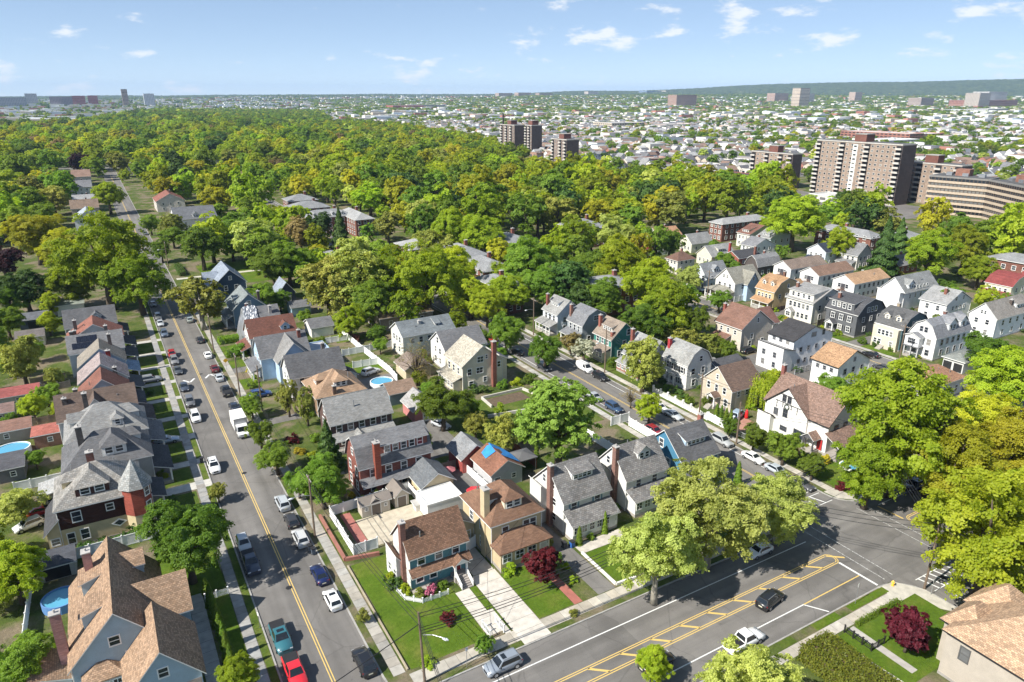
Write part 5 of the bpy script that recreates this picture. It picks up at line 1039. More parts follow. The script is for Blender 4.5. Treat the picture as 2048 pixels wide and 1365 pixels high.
TREES=[
(55.3,57.5,6.79,'plane','pale sage plane tree spreading over the avenue kerb, lowest of the pair',1),
(66.9,59.7,8.65,'plane','large pale sage plane tree hiding the blue and white houses',1),
(79.9,58.6,6.04,'plane','pale sage plane tree closest to the crossroads',1),
(47.5,35.6,5.86,'plane','pale sage plane tree cut by the bottom picture edge',1),
(46.0,47.2,2.50,'lime','small bright lime tree at the bottom edge beside the avenue',1),
(75.8,35.5,3.48,'redm','big round dark red Japanese maple on the corner lawn',1),
(44.8,68.9,3.17,'redm','dark red Japanese maple before the yellow house',1),
(107.3,58.5,11.55,'lime','broad lime green maple beside the Tudor house',1),
(108.4,49.8,7.76,'gold','golden green tree over the avenue beyond the crossroads',1),
(93.9,36.7,8.56,'lime','large lime green tree over the right corner of the crossroads',1),
(124.2,48.2,7.77,'gold','golden tree at the right picture edge',1),
(153.1,64.1,8.47,'lime','lime green tree beside the grey green carport',1),
(100.3,57.9,5.90,'lime','lime green tree over the fountain lawn corner',1),
(178.3,80.4,5.64,'green','green tree at the right edge before the white houses',1),
(110.4,40.4,6.18,'lime','lime tree pressed against the right picture edge',1),
(3.0,92.9,5.84,'green','leafy green tree beside the turret house fence',1),
(-17.1,99.7,4.79,'lime','bright green tree at the left edge behind the white fence',1),
(-15.9,81.7,4.19,'green','dark green tree in the bottom left corner',1),
(-18.0,121.0,3.42,'sage','grey green tree at the left edge by the white hatchback',1),
(4.9,69.3,2.46,'lime','small lime shrub tree at the bottom by the west pavement',1),
(9.5,112.9,1.73,'olive','small golden street tree by the turret house drive',1),
(31.7,60.9,1.26,'green','young street tree on the avenue verge by the blue grey SUV',1),
(20.8,73.4,1.01,'olive','tiny young street tree on the verge by the white crossover',1),
(21.0,143.5,2.62,'green','green shrubby tree by the box truck, highest of the roadside row',1),
(19.7,128.9,2.79,'green','dense green bush beside the box truck bonnet',1),
(20.1,117.1,3.15,'green','dense green bush below the box truck',1),
(21.4,107.3,2.79,'green','rounded bush above the silver SUV row',1),
(24.1,102.1,4.40,'green','bright green tree behind the street lamp pole',1),
(28.4,113.8,3.37,'conifer','dark green pyramidal evergreen before the brown brick house',1),
(27.8,140.4,2.70,'ivy','tall ivy covered olive tree before the bungalow, left of the pair',1),
(30.0,134.1,2.83,'ivy','tall ivy covered olive tree before the bungalow, right of the pair',1),
(57.6,142.6,5.96,'bare','bare brown budding tree behind the tan garage',1),
(52.9,118.2,6.04,'green','spreading green tree over the weedy lot slope',1),
(62.9,91.9,9.15,'feather','large round feathery green tree beside the side street',1),
(58.1,103.6,3.90,'olive','olive mixed tree above the grey canopy',1),
(91.1,100.4,3.01,'lime','bright young tree by the white fence corner',1),
(92.5,107.9,2.68,'bare','leafless reddish street tree beside the bright young tree',1),
(100.8,87.6,2.07,'green','small green street tree by the silver SUV',1),
(99.7,80.7,2.76,'green','rounded green tree before the Tudor house windows',1),
(100.3,74.3,3.23,'green','green tree before the Tudor house door',1),
(100.3,68.1,2.38,'green','small green tree by the charcoal sedan',1),
(118.6,95.5,4.99,'willow','weeping willow beside the beige house',1),
(100.3,113.4,6.12,'olive','olive flecked street tree before the white gambrel house',1),
(85.9,150.5,5.15,'green','round green street tree above the cream house',1),
(88.5,136.0,4.73,'green','round green street tree over the shaded road',1),
(99.2,134.6,3.24,'blossom','white blossoming tree before the green house',1),
(100.6,142.3,3.11,'rust','brown budding tree before the grey gambrel house',1),
(92.1,182.9,6.90,'lime','tall lime tree on the side street corner',1),
(92.7,173.1,5.75,'lime','yellow green street tree by the red hatchback',1),
(-1.1,247.4,14.16,'lime','huge lime green maple over the end of the west row',1),
(7.1,236.8,9.83,'lime','lime green maple leaning over the long street',1),
(-10.9,255.7,8.21,'lime','lime green maple behind the small sun room',1),
(20.9,211.8,8.21,'bronze','tall bronze olive street tree with bare forked trunks',1),
(32.0,289.8,9.18,'green','bright green round maple by the wide lawn',1),
(-22.6,332.2,10.69,'gold','golden tree at the left edge of the woods',1),
(-12.8,303.0,9.20,'gold','golden tree beside the huge lime maple',1),
(-22.8,254.8,7.66,'dark','dark tree shading the left lawns',1),
(-31.8,303.2,7.42,'purple','dark purple beech at the left edge',1),
(-5.6,693.0,9.83,'purple','dark purple beech above the brown roofed house',1),
(-20.8,188.2,5.54,'olive','olive green tree over the west back yards',1),
(-26.5,229.3,5.17,'green','green tree at the left edge behind the back yards',1),
(-18.2,165.1,3.03,'lime','round lime tree in the west back yards',1),
(-13.9,163.5,1.96,'lime','small round lime tree beside the brown gabled house',1),
(-21.9,160.3,2.29,'green','green bush tree at the left edge',1),
(-26.3,377.3,10.42,'green','green tree by the left white houses',1),
(52.3,329.4,8.77,'green','green tree behind the farm style house',1),
(20.8,379.5,5.02,'green','small green street tree far up the long street',1),
(28.8,359.1,6.27,'olive','olive street tree beside the farm style house',1),
(6.6,462.4,8.85,'lime','yellow green maple standing alone in the far street',1),
(-35.9,451.2,10.91,'green','green trees mass by the far left white house',1),
(-20.3,474.0,8.78,'olive','olive tree on the far left',1),
(26.7,340.1,5.50,'green','green tree beside the farm style house porch',1),
(19.5,313.1,4.63,'green','green hedge tree by the wide lawn path',1),
(52.7,295.0,7.99,'green','green tree behind the wide lawn',1),
(49.4,249.8,7.28,'green','green tree beside the navy garage roof',1),
(38.0,215.7,5.68,'green','green tree between the navy garage and the tarp house',1),
(71.3,297.5,7.49,'rust','rusty brown tree before the long brick apartments',1),
(54.7,250.0,8.27,'green','dense green tree on the brick apartments lawn',1),
(88.4,298.1,5.57,'conifer','dark cedar in front of the brick apartments',1),
(84.9,316.2,7.04,'dark','dark green tree at the brick apartment wall',1),
(85.9,265.0,6.13,'sage','pale green tree beside the brick apartments path',1),
(55.1,202.8,9.00,'olive','olive green tree behind the back garages',1),
(63.0,198.8,10.85,'olive','large olive brown tree above the white fences',1),
(54.8,182.0,5.17,'lime','tall lime tree with two bare trunks by the white fence',1),
(63.9,189.3,6.78,'green','green tree behind the construction roof',1),
(72.5,197.5,8.70,'lime','lime maple between the olive tree and the brick apartments',1),
(81.7,189.2,10.60,'lime','bright lime maple above the construction roof',1),
(94.7,200.2,9.21,'lime','bright lime maple beside the brick apartment block',1),
(121.0,196.5,10.79,'green','bright green tree before the long brick apartments',1),
(116.1,179.0,7.32,'green','green tree shading the brick apartment block',1),
(122.6,174.8,8.11,'dark','dark tree with pale trunk by the shaded car park',1),
(139.2,185.7,7.86,'green','green tree behind the shaded car park',1),
(144.5,177.9,9.43,'lime','lime maple above the far street corner',1),
(137.5,155.0,9.61,'lime','large lime maple beside the pale blue gabled house',1),
(129.7,137.6,7.83,'lime','large lime maple in front of the beige house',1),
(133.5,132.7,5.37,'green','deep green tree before the beige house',1),
(121.7,138.2,6.31,'green','deep green tree behind the white swept roof house',1),
(120.9,122.0,4.57,'olive','olive tree behind the white gambrel house',1),
(169.6,171.4,4.97,'sage','pale grey green tree beside the white car drive',1),
(198.8,213.8,5.97,'green','round green tree beside the cream bungalow',1),
(254.7,199.1,12.23,'lime','tall lime maple above the pale green grey house',1),
(259.6,214.3,7.04,'lime','lime maple lower part beside the brown dormer house',1),
(250.3,173.3,7.23,'lime','lime green tree by the solar roofed pale blue house',1),
(249.9,154.3,6.49,'conifer','blue green conifer beside the slate grey gable house',1),
(276.5,165.2,6.02,'conifer','dark conifer behind the slate grey gable house',1),
(251.7,138.6,9.27,'lime','yellow green maple with pale forked trunk',1),
(274.4,138.8,8.72,'lime','yellow green maple before the brick apartments on the right',1),
(258.7,124.7,6.31,'lime','yellow green maple above the red gambrel roof',1),
(192.3,135.4,2.96,'lime','small green tree among the dark grey gambrel houses',1),
(103.6,233.2,9.52,'olive','brown budding tree behind the brick apartments roofs',1),
(87.4,231.6,7.38,'lime','lime tree in front of the middle brick apartments',1),
(113.3,202.5,5.29,'lime','lime tree at the end of the middle brick apartments',1),
(161.8,228.1,9.36,'lime','lime tree beside the far brick apartment roof',1),
(180.8,228.5,8.60,'sage','pale tree with bare branches by the orange tan roof',1),
(64.7,258.8,5.80,'green','green tree on the lawn behind the low grey roof',1),
(44.3,218.7,3.57,'green','green bush tree behind the blue garage',1),
(120.9,257.1,9.49,'lime','lime maple behind the middle apartments',1),
(128.9,246.3,10.35,'lime','lime maple above the middle apartments',1),
(112.6,55.0,7.35,'lime','lime tree filling in behind the navy SUV',1),
(132.8,58.0,7.16,'gold','golden tree above the avenue at the right',1),
(96.9,34.4,4.16,'lime','lime tree low over the far corner pavement',1),
(460.5,337.2,7.59,'green','green tree at the left foot of the tallest slab',1),
(462.3,318.7,9.58,'green','large green tree before the tallest slab balconies',1),
(460.3,298.0,7.83,'lime','lime tree at the right foot of the tallest slab',1),
(481.0,368.0,6.49,'green','small green tree between the lower tower and the slab',1),
(381.3,265.5,6.18,'dark','dark tree in the forecourt before the slab',1),
(103.1,179.6,6.66,'lime','lime tree before the dark brick apartment block',1),
(127.1,164.1,6.31,'green','green tree before the car park brick block',1),
(121.7,166.7,5.05,'dark','dark tree beside the shaded car park wall',1),
(161.0,149.3,3.88,'green','green tree on the far street before the tan yellow gambrel house',1),
(200.9,185.7,4.74,'green','green tree behind the white Victorian house',1),
(161.1,131.6,2.42,'green','small green tree by the black sedan on the far street',1),
(218.4,111.7,4.76,'green','green tree between the far white houses at the right',1),
(228.2,106.0,4.76,'lime','lime tree beside the right edge white house',1),
(129.0,121.4,3.47,'olive','olive tree behind the beige house yard',1),
(38.6,194.3,3.21,'green','green bush tree beside the light blue cross gable house',1),
(44.2,174.6,2.45,'green','green bush tree by the white fence and garage',1),
(57.6,166.8,2.45,'green','round dark bush tree by the long white house',1),
(25.7,182.1,2.15,'green','clipped round tree before the red brown roofed house',1),
(-27.5,254.1,6.31,'green','green tree over the left back lawns',1),
(-17.0,248.4,3.49,'lime','lime bush tree behind the dark garage',1),
]
WOODS=[(-198, 1497), (-9, 1726), (292, 3177), (760, 2693), (488, 1637), (534, 1297), (450, 802), (384, 633), (365, 462), (403, 440), (396, 399), (380, 311), (346, 269), (316, 233), (270, 228), (261, 261), (227, 249), (200, 262), (157, 247), (147, 280), (135, 303), (116, 317), (115, 350), (119, 426), (96, 440), (71, 375), (53, 386), (58, 449), (34, 450), (37, 587), (17, 619), (8, 646), (-16, 709), (-97, 686)]
WOODS_RIGHT=[(309, 227), (355, 241), (332, 188), (321, 154), (317, 129), (278, 112), (279, 135), (290, 157), (301, 183), (290, 197)]
WOODS_LEFT=[(-97, 686), (-16, 684), (-9, 515), (-18, 428), (-31, 400), (-58, 372)]
WOODS_MID=[(43, 356), (69, 367), (105, 386), (101, 323), (117, 313), (144, 275), (157, 247), (193, 253), (218, 239), (241, 241), (181, 198), (160, 157), (140, 142), (125, 151), (126, 177), (111, 186), (85, 152), (79, 177), (58, 168), (53, 205), (46, 224), (40, 260), (35, 283)]
TOWN=[(469, 1611), (552, 1341), (465, 829), (406, 660), (385, 475), (415, 418), (475, 422), (525, 393), (479, 276), (519, 207), (6279, 2637), (5215, 4715), (3554, 6331), (1468, 5440)]
TOWN_LEFT=[(-219, 1509), (-9, 1726), (292, 3177), (812, 2874), (1679, 6220), (-952, 6851)]

# ------------------------------------------------------------------ vehicles
# outlines along the length: (x, shoulder height, half width); cabin as base and top of the glass
CARK={
'sedan':dict(st=[(2.33,.50,.62),(2.25,.66,.80),(1.7,.80,.89),(.95,.93,.90),(0,.96,.91),(-1.2,.98,.90),(-1.75,1.0,.88),(-2.2,.96,.80),(-2.33,.72,.66)],cab=(1.0,-1.75,.96,.28,-1.05,1.44),wb=(1.4,-1.38),r=.33),
'hatch':dict(st=[(2.1,.52,.64),(2.02,.70,.82),(1.5,.88,.88),(.9,.98,.90),(0,1.0,.90),(-1.3,1.03,.89),(-1.9,1.02,.84),(-2.1,.80,.70)],cab=(1.0,-2.0,1.0,.35,-1.55,1.56),wb=(1.3,-1.3),r=.34),
'suv':dict(st=[(2.35,.58,.68),(2.28,.82,.86),(1.7,1.0,.94),(1.0,1.08,.96),(0,1.1,.96),(-1.4,1.12,.95),(-2.15,1.1,.90),(-2.35,.85,.76)],cab=(1.05,-2.2,1.08,.42,-1.85,1.74),wb=(1.42,-1.4),r=.38),
'van':dict(st=[(2.6,.60,.74),(2.5,.95,.90),(1.9,1.15,.97),(1.2,1.2,1.0),(0,1.2,1.0),(-1.6,1.2,1.0),(-2.5,1.2,.98),(-2.6,.9,.9)],cab=(1.75,-2.55,1.18,1.0,-2.45,2.05),wb=(1.6,-1.6),r=.37),
'pickup':dict(st=[(2.85,.62,.74),(2.75,.92,.92),(2.1,1.05,.98),(1.3,1.12,1.0),(0,1.14,1.0),(-.6,1.14,1.0),(-2.6,1.12,.99),(-2.8,.95,.92)],cab=(1.35,-.75,1.12,.75,-.5,1.86),wb=(1.75,-1.75),r=.40),
}
car_cache={}
def car_meshes(kind):
    if kind in car_cache: return car_cache[kind]
    K=CARK[kind]; mb=MB(); st=K['st']; zb=.26; n=len(st); ring=9
    vs=[]
    for x,z,w in st:
        vs+=[(x,-w*.9,zb),(x,-w,zb+(z-zb)*.42),(x,-w*.985,zb+(z-zb)*.8),(x,-w*.88,z),(x,0,z+.035),(x,w*.88,z),(x,w*.985,zb+(z-zb)*.8),(x,w,zb+(z-zb)*.42),(x,w*.9,zb)]
    fs=[(i*ring+k,i*ring+k+1,(i+1)*ring+k+1,(i+1)*ring+k) for i in range(n-1) for k in range(ring-1)]
    fs+=[(i*ring+ring-1,i*ring,(i+1)*ring,(i+1)*ring+ring-1) for i in range(n-1)]+[tuple(range(ring))[::-1],tuple(range((n-1)*ring,n*ring))]
    mb.add(vs,fs)
    xf,xr,zb2,tf,tr_,zt=K['cab']; wl_=[w for x,z,w in st if abs(x)<1][0]*.90; wt=wl_*.80
    B=[(xf,-wl_,zb2),(xf,wl_,zb2),(xr,wl_,zb2),(xr,-wl_,zb2)]; T=[(tf,-wt,zt-.05),(tf,wt,zt-.05),(tr_,wt,zt-.06),(tr_,-wt,zt-.06)]
    T2=[(tf-.12,-wt*.9,zt),(tf-.12,wt*.9,zt),(tr_+.12,wt*.9,zt),(tr_+.12,-wt*.9,zt)]
    mb.add(B+T+T2,[(0,4,5,1),(1,5,6,2),(2,6,7,3),(3,7,4,0),(4,8,9,5),(5,9,10,6),(6,10,11,7),(7,11,8,4),(8,11,10,9)])
    if kind=='pickup': pass
    body=mb.mesh('body',MATS['car_paint'],uv=False); 
    body.polygons.foreach_set('use_smooth',[i<(n-1)*ring for i in range(len(body.polygons))])
    out={'body':body}
    def glass(name,a,b,c,d,e0=.10,e1=.10,off=.012,m='car_glass'):
        a,b,c,d=[Vector(q) for q in (a,b,c,d)]   # a,b base; c,d top (c above b)
        nrm=(b-a).cross(d-a).normalized()
        def L(u,v): return (a*(1-u)+b*u)*(1-v)+(d*(1-u)+c*u)*v
        g_=MB(); P=[L(e0,e1),L(1-e0,e1),L(1-e0,1-e1*.8),L(e0,1-e1*.8)]
        cen=Vector((0,0,.9)); 
        if nrm.dot(P[0]-cen)<0: nrm=-nrm
        g_.add([tuple(p+nrm*off) for p in P]+[tuple(p-nrm*.01) for p in P],[(0,1,2,3),(0,4,5,1),(1,5,6,2),(2,6,7,3),(3,7,4,0)])
        return g_.mesh(name,MATS[m],uv=False)
    out['windscreen']=glass('windscreen',B[0],B[1],T[1],T[0],.07,.06)
    out['rear_window']=glass('rear_window',B[2],B[3],T[3],T[2],.09,.12)
    if kind=='van':
        out['side_window']=[glass('side_window',(xf,s*wl_,zb2),(.35,s*wl_,zb2),(.2,s*wt,zt-.05),(tf,s*wt,zt-.05)) for s in (-1,1)]
    else:
        out['side_window']=[glass('side_window',(xf,s*wl_,zb2),(xr,s*wl_,zb2),(tr_,s*wt,zt-.06),(tf,s*wt,zt-.05),.06,.1) for s in (-1,1)]
    def lamp(nm,x,w,z,m):
        q=MB(); q.box(x-.05,-.17,z-.08,x+.05,.17,z+.08); return q.mesh(nm,MATS[m],uv=False)
    zf=st[1][1]*.88; zr=st[-2][1]*.86; out['lampz']=(zf,zr,st[1][0],st[-2][0],st[1][2]*.72,st[-2][2]*.80)
    out['head']=lamp('headlight',0,0,0,'lamp_clear'); out['tail']=lamp('tail_light',0,0,0,'lamp_red')
    R=K['r']; q=MB()
    def disc(mbx,r0,y0,y1,nn=16):
        v=[(r0*math.cos(2*math.pi*k/nn),y0,r0*math.sin(2*math.pi*k/nn)) for k in range(nn)]+[(r0*math.cos(2*math.pi*k/nn),y1,r0*math.sin(2*math.pi*k/nn)) for k in range(nn)]
        mbx.add(v,[tuple(range(nn)),tuple(range(nn,2*nn))[::-1]]+[(k,k+nn,(k+1)%nn+nn,(k+1)%nn) for k in range(nn)])
    disc(q,R,-.11,.11); out['wheel']=q.mesh('wheel',MATS['rubber'],uv=False); q=MB(); disc(q,R*.62,-.125,.125); out['rim']=q.mesh('rim',MATS['rim'],uv=False)
    q=MB(); q.box(-.09,-.06,-.05,.06,.06,.06); out['mirror']=q.mesh('mirror',MATS['dark'],uv=False)
    out['w']=st[len(st)//2][2]; car_cache[kind]=out; return out
def car(kind,col,x,y,hd,label):
    if kind=='boxtruck': return box_truck(col,x,y,hd,label)
    m=car_meshes(kind); K=CARK[kind]
    z=.004 if (9<x<20 or 87<x<99 or 159<x<169 or 44.6<y<59.5) else GZ+.03
    r=thing('pickup_truck' if kind=='pickup' else 'van' if kind=='van' else 'car',label,'pickup truck' if kind=='pickup' else kind if kind in('van',) else 'car',(x,y,z),math.radians(hd),'cars on the streets and drives')
    link('body',m['body'],r,color=col)
    link('windscreen',m['windscreen'],r); link('rear_window',m['rear_window'],r)
    for s in m['side_window']: link('side_window',s,r)
    zf,zr,xf,xr,wf,wr=m['lampz']
    for s in (-1,1):
        link('headlight',m['head'],r,(xf,s*wf,zf)); link('tail_light',m['tail'],r,(xr,s*wr,zr))
        link('mirror',m['mirror'],r,(K['cab'][0]-.25,s*(m['w']+.05),K['cab'][2]+.08))
        for wx in K['wb']:
            w=link('wheel',m['wheel'],r,(wx,s*(m['w']-.09),K['r'])); link('rim',m['rim'],w)
    q=MB(); q.box(-.03,-wf*.62,-.13,.05,wf*.62,.10); link('grille',q.mesh('grille',MATS['dark'],uv=False),r,(xf+.04,0,zf-.12))
    q=MB(); q.box(-.02,-.26,-.07,.02,.26,.07); link('number_plate',q.mesh('number_plate',MATS['paint'],uv=False),r,(K['st'][-1][0]-.01,0,zr-.22),color=(.6,.58,.45))
    if kind=='pickup':
        q=MB(); q.box(-2.65,-.84,1.125,-.85,.84,1.185); link('bed_cover',q.mesh('bed_cover',MATS['dark'],uv=False),r)
    if kind=='van':
        for k in range(4):
            q=MB(); q.box(-1.8+k*.9,-.85,2.07,-1.74+k*.9,.85,2.13); link('roof_rack_bar',q.mesh('roof_rack_bar',MATS['metal'],uv=False),r)
    if 'sunroof' in label or 'roof hatch' in label or 'crossover' in label:
        q=MB(); zt=K['cab'][5]; q.box(K['cab'][3]-.75,-.42,zt-.02,K['cab'][3]-.2,.42,zt+.012); link('sunroof',q.mesh('sunroof',MATS['car_glass'],uv=False),r)
    if kind=='suv' and ('rails' in label or hash(label)%2==0):
        for s in (-1,1):
            q=MB(); zt=K['cab'][5]; q.box(K['cab'][4]+.2,s*.62-.03,zt,K['cab'][3]-.2,s*.62+.03,zt+.07); link('roof_rail',q.mesh('roof_rail',MATS['metal'],uv=False),r)
    return r
def box_truck(col,x,y,hd,label):
    r=thing('box_truck',label,'truck',(x,y,.004),math.radians(hd)); m=car_meshes('pickup')
    q=MB(); q.box(-3.6,-1.22,1.05,1.5,1.22,3.55); link('cargo_box',q.mesh('cargo_box',MATS['paint']),r,color=(.82,.82,.78))
    q=MB()
    for xx in (-3.62,-1.9,-.2,1.48): q.box(xx,-1.25,1.0,xx+.06,1.25,3.6)
    link('box_trim',q.mesh('box_trim',MATS['metal'],uv=False),r)
    q=MB(); q.extrude([(1.55,.5),(3.75,.5),(3.8,1.1),(3.0,1.35),(2.65,2.35),(1.55,2.45)],-1.02,1.02,lambda A,p,z:(p,A,z)); link('cab',q.mesh('cab',MATS['car_paint'],uv=False),r,color=col)
    q=MB(); q.add([(3.0,-.9,1.42),(3.0,.9,1.42),(2.69,.82,2.28),(2.69,-.82,2.28)],[(0,1,2,3)]); q.v=[(a+.015,b,c) for a,b,c in q.v]; link('windscreen',q.mesh('windscreen',MATS['car_glass'],uv=False),r)
    for s in (-1,1):
        q=MB(); q.box(1.95,s*1.03-.01,1.4,2.6,s*1.03+.01,2.15); link('side_window',q.mesh('side_window',MATS['car_glass'],uv=False),r)
        link('headlight',m['head'],r,(3.78,s*.75,.85)); q=MB(); q.box(-.1,-.06,-.22,.05,.06,.22); link('mirror',q.mesh('mirror',MATS['dark'],uv=False),r,(2.75,s*1.2,1.75))
        for wx in (2.6,-2.3):
            w=link('wheel',m['wheel'],r,(wx,s*.95,.40)); link('rim',m['rim'],w)
    q=MB(); q.box(-3.5,-.5,.55,2.0,.5,1.04); link('chassis',q.mesh('chassis',MATS['dark'],uv=False),r); return r
for c in CARS: car(*c)

# ------------------------------------------------------------------ poles, wires, signs
def pole(x,y,h,label,arms=1,lamp=None,tilt=0.0,arm_dir=0.0):
    r=thing('utility_pole',label,'utility pole',(x,y,0.0),arm_dir)
    q=MB(); q.tube([(0,0,0),(tilt*.5,0,h*.5),(tilt,0,h)],[.17,.15,.12],8); link('pole_shaft',q.mesh('pole_shaft',MATS['wood']),r,color=(.17,.125,.09))
    for k in range(arms):
        z=h-.6-k*.9; q=MB(); q.box(tilt-.07,-1.25,z-.07,tilt+.07,1.25,z+.07); link('cross_arm',q.mesh('cross_arm',MATS['wood']),r,color=(.22,.18,.14))
        for yy in (-1.1,-.5,.5,1.1):
            q=MB(); q.cyl(tilt,yy,z+.07,z+.24,.05,n=8); link('insulator',q.mesh('insulator',MATS['paint'],uv=False),r,color=(.5,.5,.52))
    if lamp:
        lx,ly=lamp; L=math.hypot(lx,ly); q=MB(); q.tube([(0,0,h*.68),(lx*.5,ly*.5,h*.72),(lx,ly,h*.72)],.045,6); link('lamp_arm',q.mesh('lamp_arm',MATS['metal'],uv=False),r)
        q=MB(); a=Vector((lx,ly,0)).normalized(); P=Vector((lx,ly,h*.71))
        q.tube([P-a*.1,P+a*.15,P+a*.45,P+a*.7],[.06,.15,.17,.05],8); link('lamp_head',q.mesh('lamp_head',MATS['paint'],smooth=True,uv=False),r,color=(.62,.64,.66))
    if 'transformer' in label:
        q=MB(); q.cyl(.35,0,h-2.6,h-1.5,.25,n=12); link('transformer',q.mesh('transformer',MATS['paint'],uv=False),r,color=(.45,.47,.5))
    return r
pole(20.55,95.1,10.8,'wooden pole with street lamp beside the leafy tree on the long street',1,(-2.6,0))
pole(23.6,60.4,10.2,'wooden corner pole with street lamp at the avenue and long street',0,(1.6,-2.0),-.35)
pole(89.4,41.2,10.8,'leaning wooden pole at the crossroads corner by the hydrant',0,None,.25)
pole(20.3,189.6,11,'wooden pole beside the forked street tree',1,None,-.2)
pole(20.8,156.6,10.5,'wooden pole below the diamond warning sign',1)
pole(23.5,146.4,10.5,'wooden pole with transformer near the ivy covered trees',0)
pole(100.1,127.1,11.5,'tall pole with cross arm behind the black SUV',1,(-2.2,0))
pole(100.9,96.1,10.5,'wooden pole by the white arched fence',1)
pole(96.3+3.2,84.5,9,'pale grey pole beside the blue house chimney',0)
pole(110.0,63.0,10.5,'wooden pole with transformer at the fountain lawn corner',0)
pole(169.2,95.7,10,'wooden pole before the white corner gambrel house',1)
pole(169.2,162.5,10,'wooden pole before the pillared porch house',1)
pole(20.3,226,11,'wooden pole under the bronze olive street tree',1)
pole(20.3,300,11,'wooden pole far up the long street by the lawn path',1,(-2.2,0))
pole(100.2,160,11,'wooden pole with lamp by the pale blue white house',1,(-2.2,0))
wire_n={}
class _M(dict):
    def get(s,k,d=None): return 'service' not in k and 'thick' not in k and 'following' not in k
multi=_M()
def wire(a,b,sag,label,r=.022):
    wire_n[label]=wire_n.get(label,0)+1; nth=wire_n[label]
    label=label+['',', highest',', second from the top',', third from the top',', fourth from the top',', lowest'][nth if multi.get(label) else 0]
    a,b=Vector(a),Vector(b); q=MB(); n=14; pts=[]
    for k in range(n+1):
        t=k/n; p=a*(1-t)+b*t; p.z-=sag*4*t*(1-t); pts.append(p-a)
    q.tube(pts,r,4); o=link('power_line',q.mesh('power_line',MATS['dark'],uv=False),None,a); tag(o,label,'power line','overhead lines'); return o
CA=[(23.3,60.4,z) for z in (10.0,9.5,8.0,7.6,7.2)]; CB=[(89.6,41.3,z) for z in (10.6,10.0,8.6,8.2,7.8)]
for k in range(5): wire(CA[k],(58,59.9,9.8-k*.55),1.0,'overhead line along the avenue from corner pole to plane trees',.034 if k<3 else .04)
for k in range(3): wire((58,59.9,9.8-k*.55),(110,63,9.8-k*.6),1.5,'overhead line from the plane trees to the fountain lawn',.034)
for k in range(4): wire((89.6,41.2,10.5-k*.6),(110.0,63,10.0-k*.55),.8,'overhead line crossing the junction to the fountain lawn pole',.036)
for k in range(3): wire((89.6,41.2,10.3-k*.7),(75,62,9.4-k*.7),.7,'overhead line crossing the junction to the plane trees',.036)
for k in range(3): wire((20.5,95.1,10.1-k*.9),(23.3,60.4,9.9-k*.8),.8,'overhead line down the long street to the corner pole',.032)
for k in range(2): wire((20.5,95.1,10.1-k*.9),(20.8,156.6,9.8-k*.9),1.2,'overhead line along the long street above the box truck',.032)
for k in range(2): wire((20.8,156.6,9.8-k*.9),(20.1,189.6,10.2-k*.9),.8,'overhead line along the long street before the cross gable house',.032)
wire((23.3,60.4,9.6),(34.5,75.5,5.6),.3,'service line from the corner pole to the teal house',.02)
wire((23.3,60.4,9.2),(45,75.5,6.0),.5,'service line from the corner pole to the yellow house',.02)
wire((20.5,95.1,9.0),(31,101.6,6.0),.3,'service line from the street lamp pole to the red brick gambrel house',.02)
for k in range(3): wire((100.1,127.1,10.8-k*.6),(100.9,96.1,9.9-k*.6),.8,'overhead line along the side street by the white houses',.032)
for k in range(2): wire((100.9,96.1,9.9-k*.6),(110,63,9.8-k*.6),.8,'overhead line along the side street before the Tudor house',.032)
wire((23.3,60.4,8.6),(-6,52,8.4),.4,'thick dark cable leaving the corner pole to the left',.05)
for k in range(3): wire((23.3,60.4,9.9-k*.7),(18,30,9.6-k*.7),.4,'overhead line crossing the avenue from the corner pole',.034)
wire((89.6,41.2,10.4),(90,0,10.4),.6,'overhead line following the side street south',.034)

def sign(x,y,h,label,col,shape='rect',rz=0.0,face=(.34,.5)):
    r=thing('street_sign',label,'sign',(x,y,GZ),rz); q=MB(); q.cyl(0,0,0,h,.035,n=8); link('sign_post',q.mesh('sign_post',MATS['metal'],uv=False),r)
    q=MB(); w,hh=face
    if shape=='diamond': q.add([(0,-.04,h-hh),(w,-.04,h),(0,-.04,h+hh),(-w,-.04,h),(0,-.02,h-hh),(w,-.02,h),(0,-.02,h+hh),(-w,-.02,h)],[(0,1,2,3),(7,6,5,4),(0,4,5,1),(1,5,6,2),(2,6,7,3),(3,7,4,0)])
    else: q.box(-w/2,-.05,h-hh,w/2,-.02,h)
    link('sign_face',q.mesh('sign_face',MATS['paint'],uv=False),r,color=col); return r
sign(21.0,175,2.6,'yellow diamond warning sign beside the east pavement',(.75,.42,.02),'diamond',0,(.6,.6))
sign(78.4,44.0,3.2,'small white kerb sign on a metal post before the corner lawn',(.78,.78,.76),rz=.3)
sign(9.1,79.1,2.4,'small white kerb sign on the shaded west verge',(.78,.78,.76),rz=-1.2)
sign(8.9,112,2.4,'white kerb sign under the turret house street tree',(.7,.7,.68),rz=-1.2)
sign(28.8,60.0,3.0,'thin grey sign post by the blue grey SUV',(.55,.56,.57))
sign(88.9,40.0,2.5,'grey sign post beside the leaning crossroads pole',(.5,.5,.5))
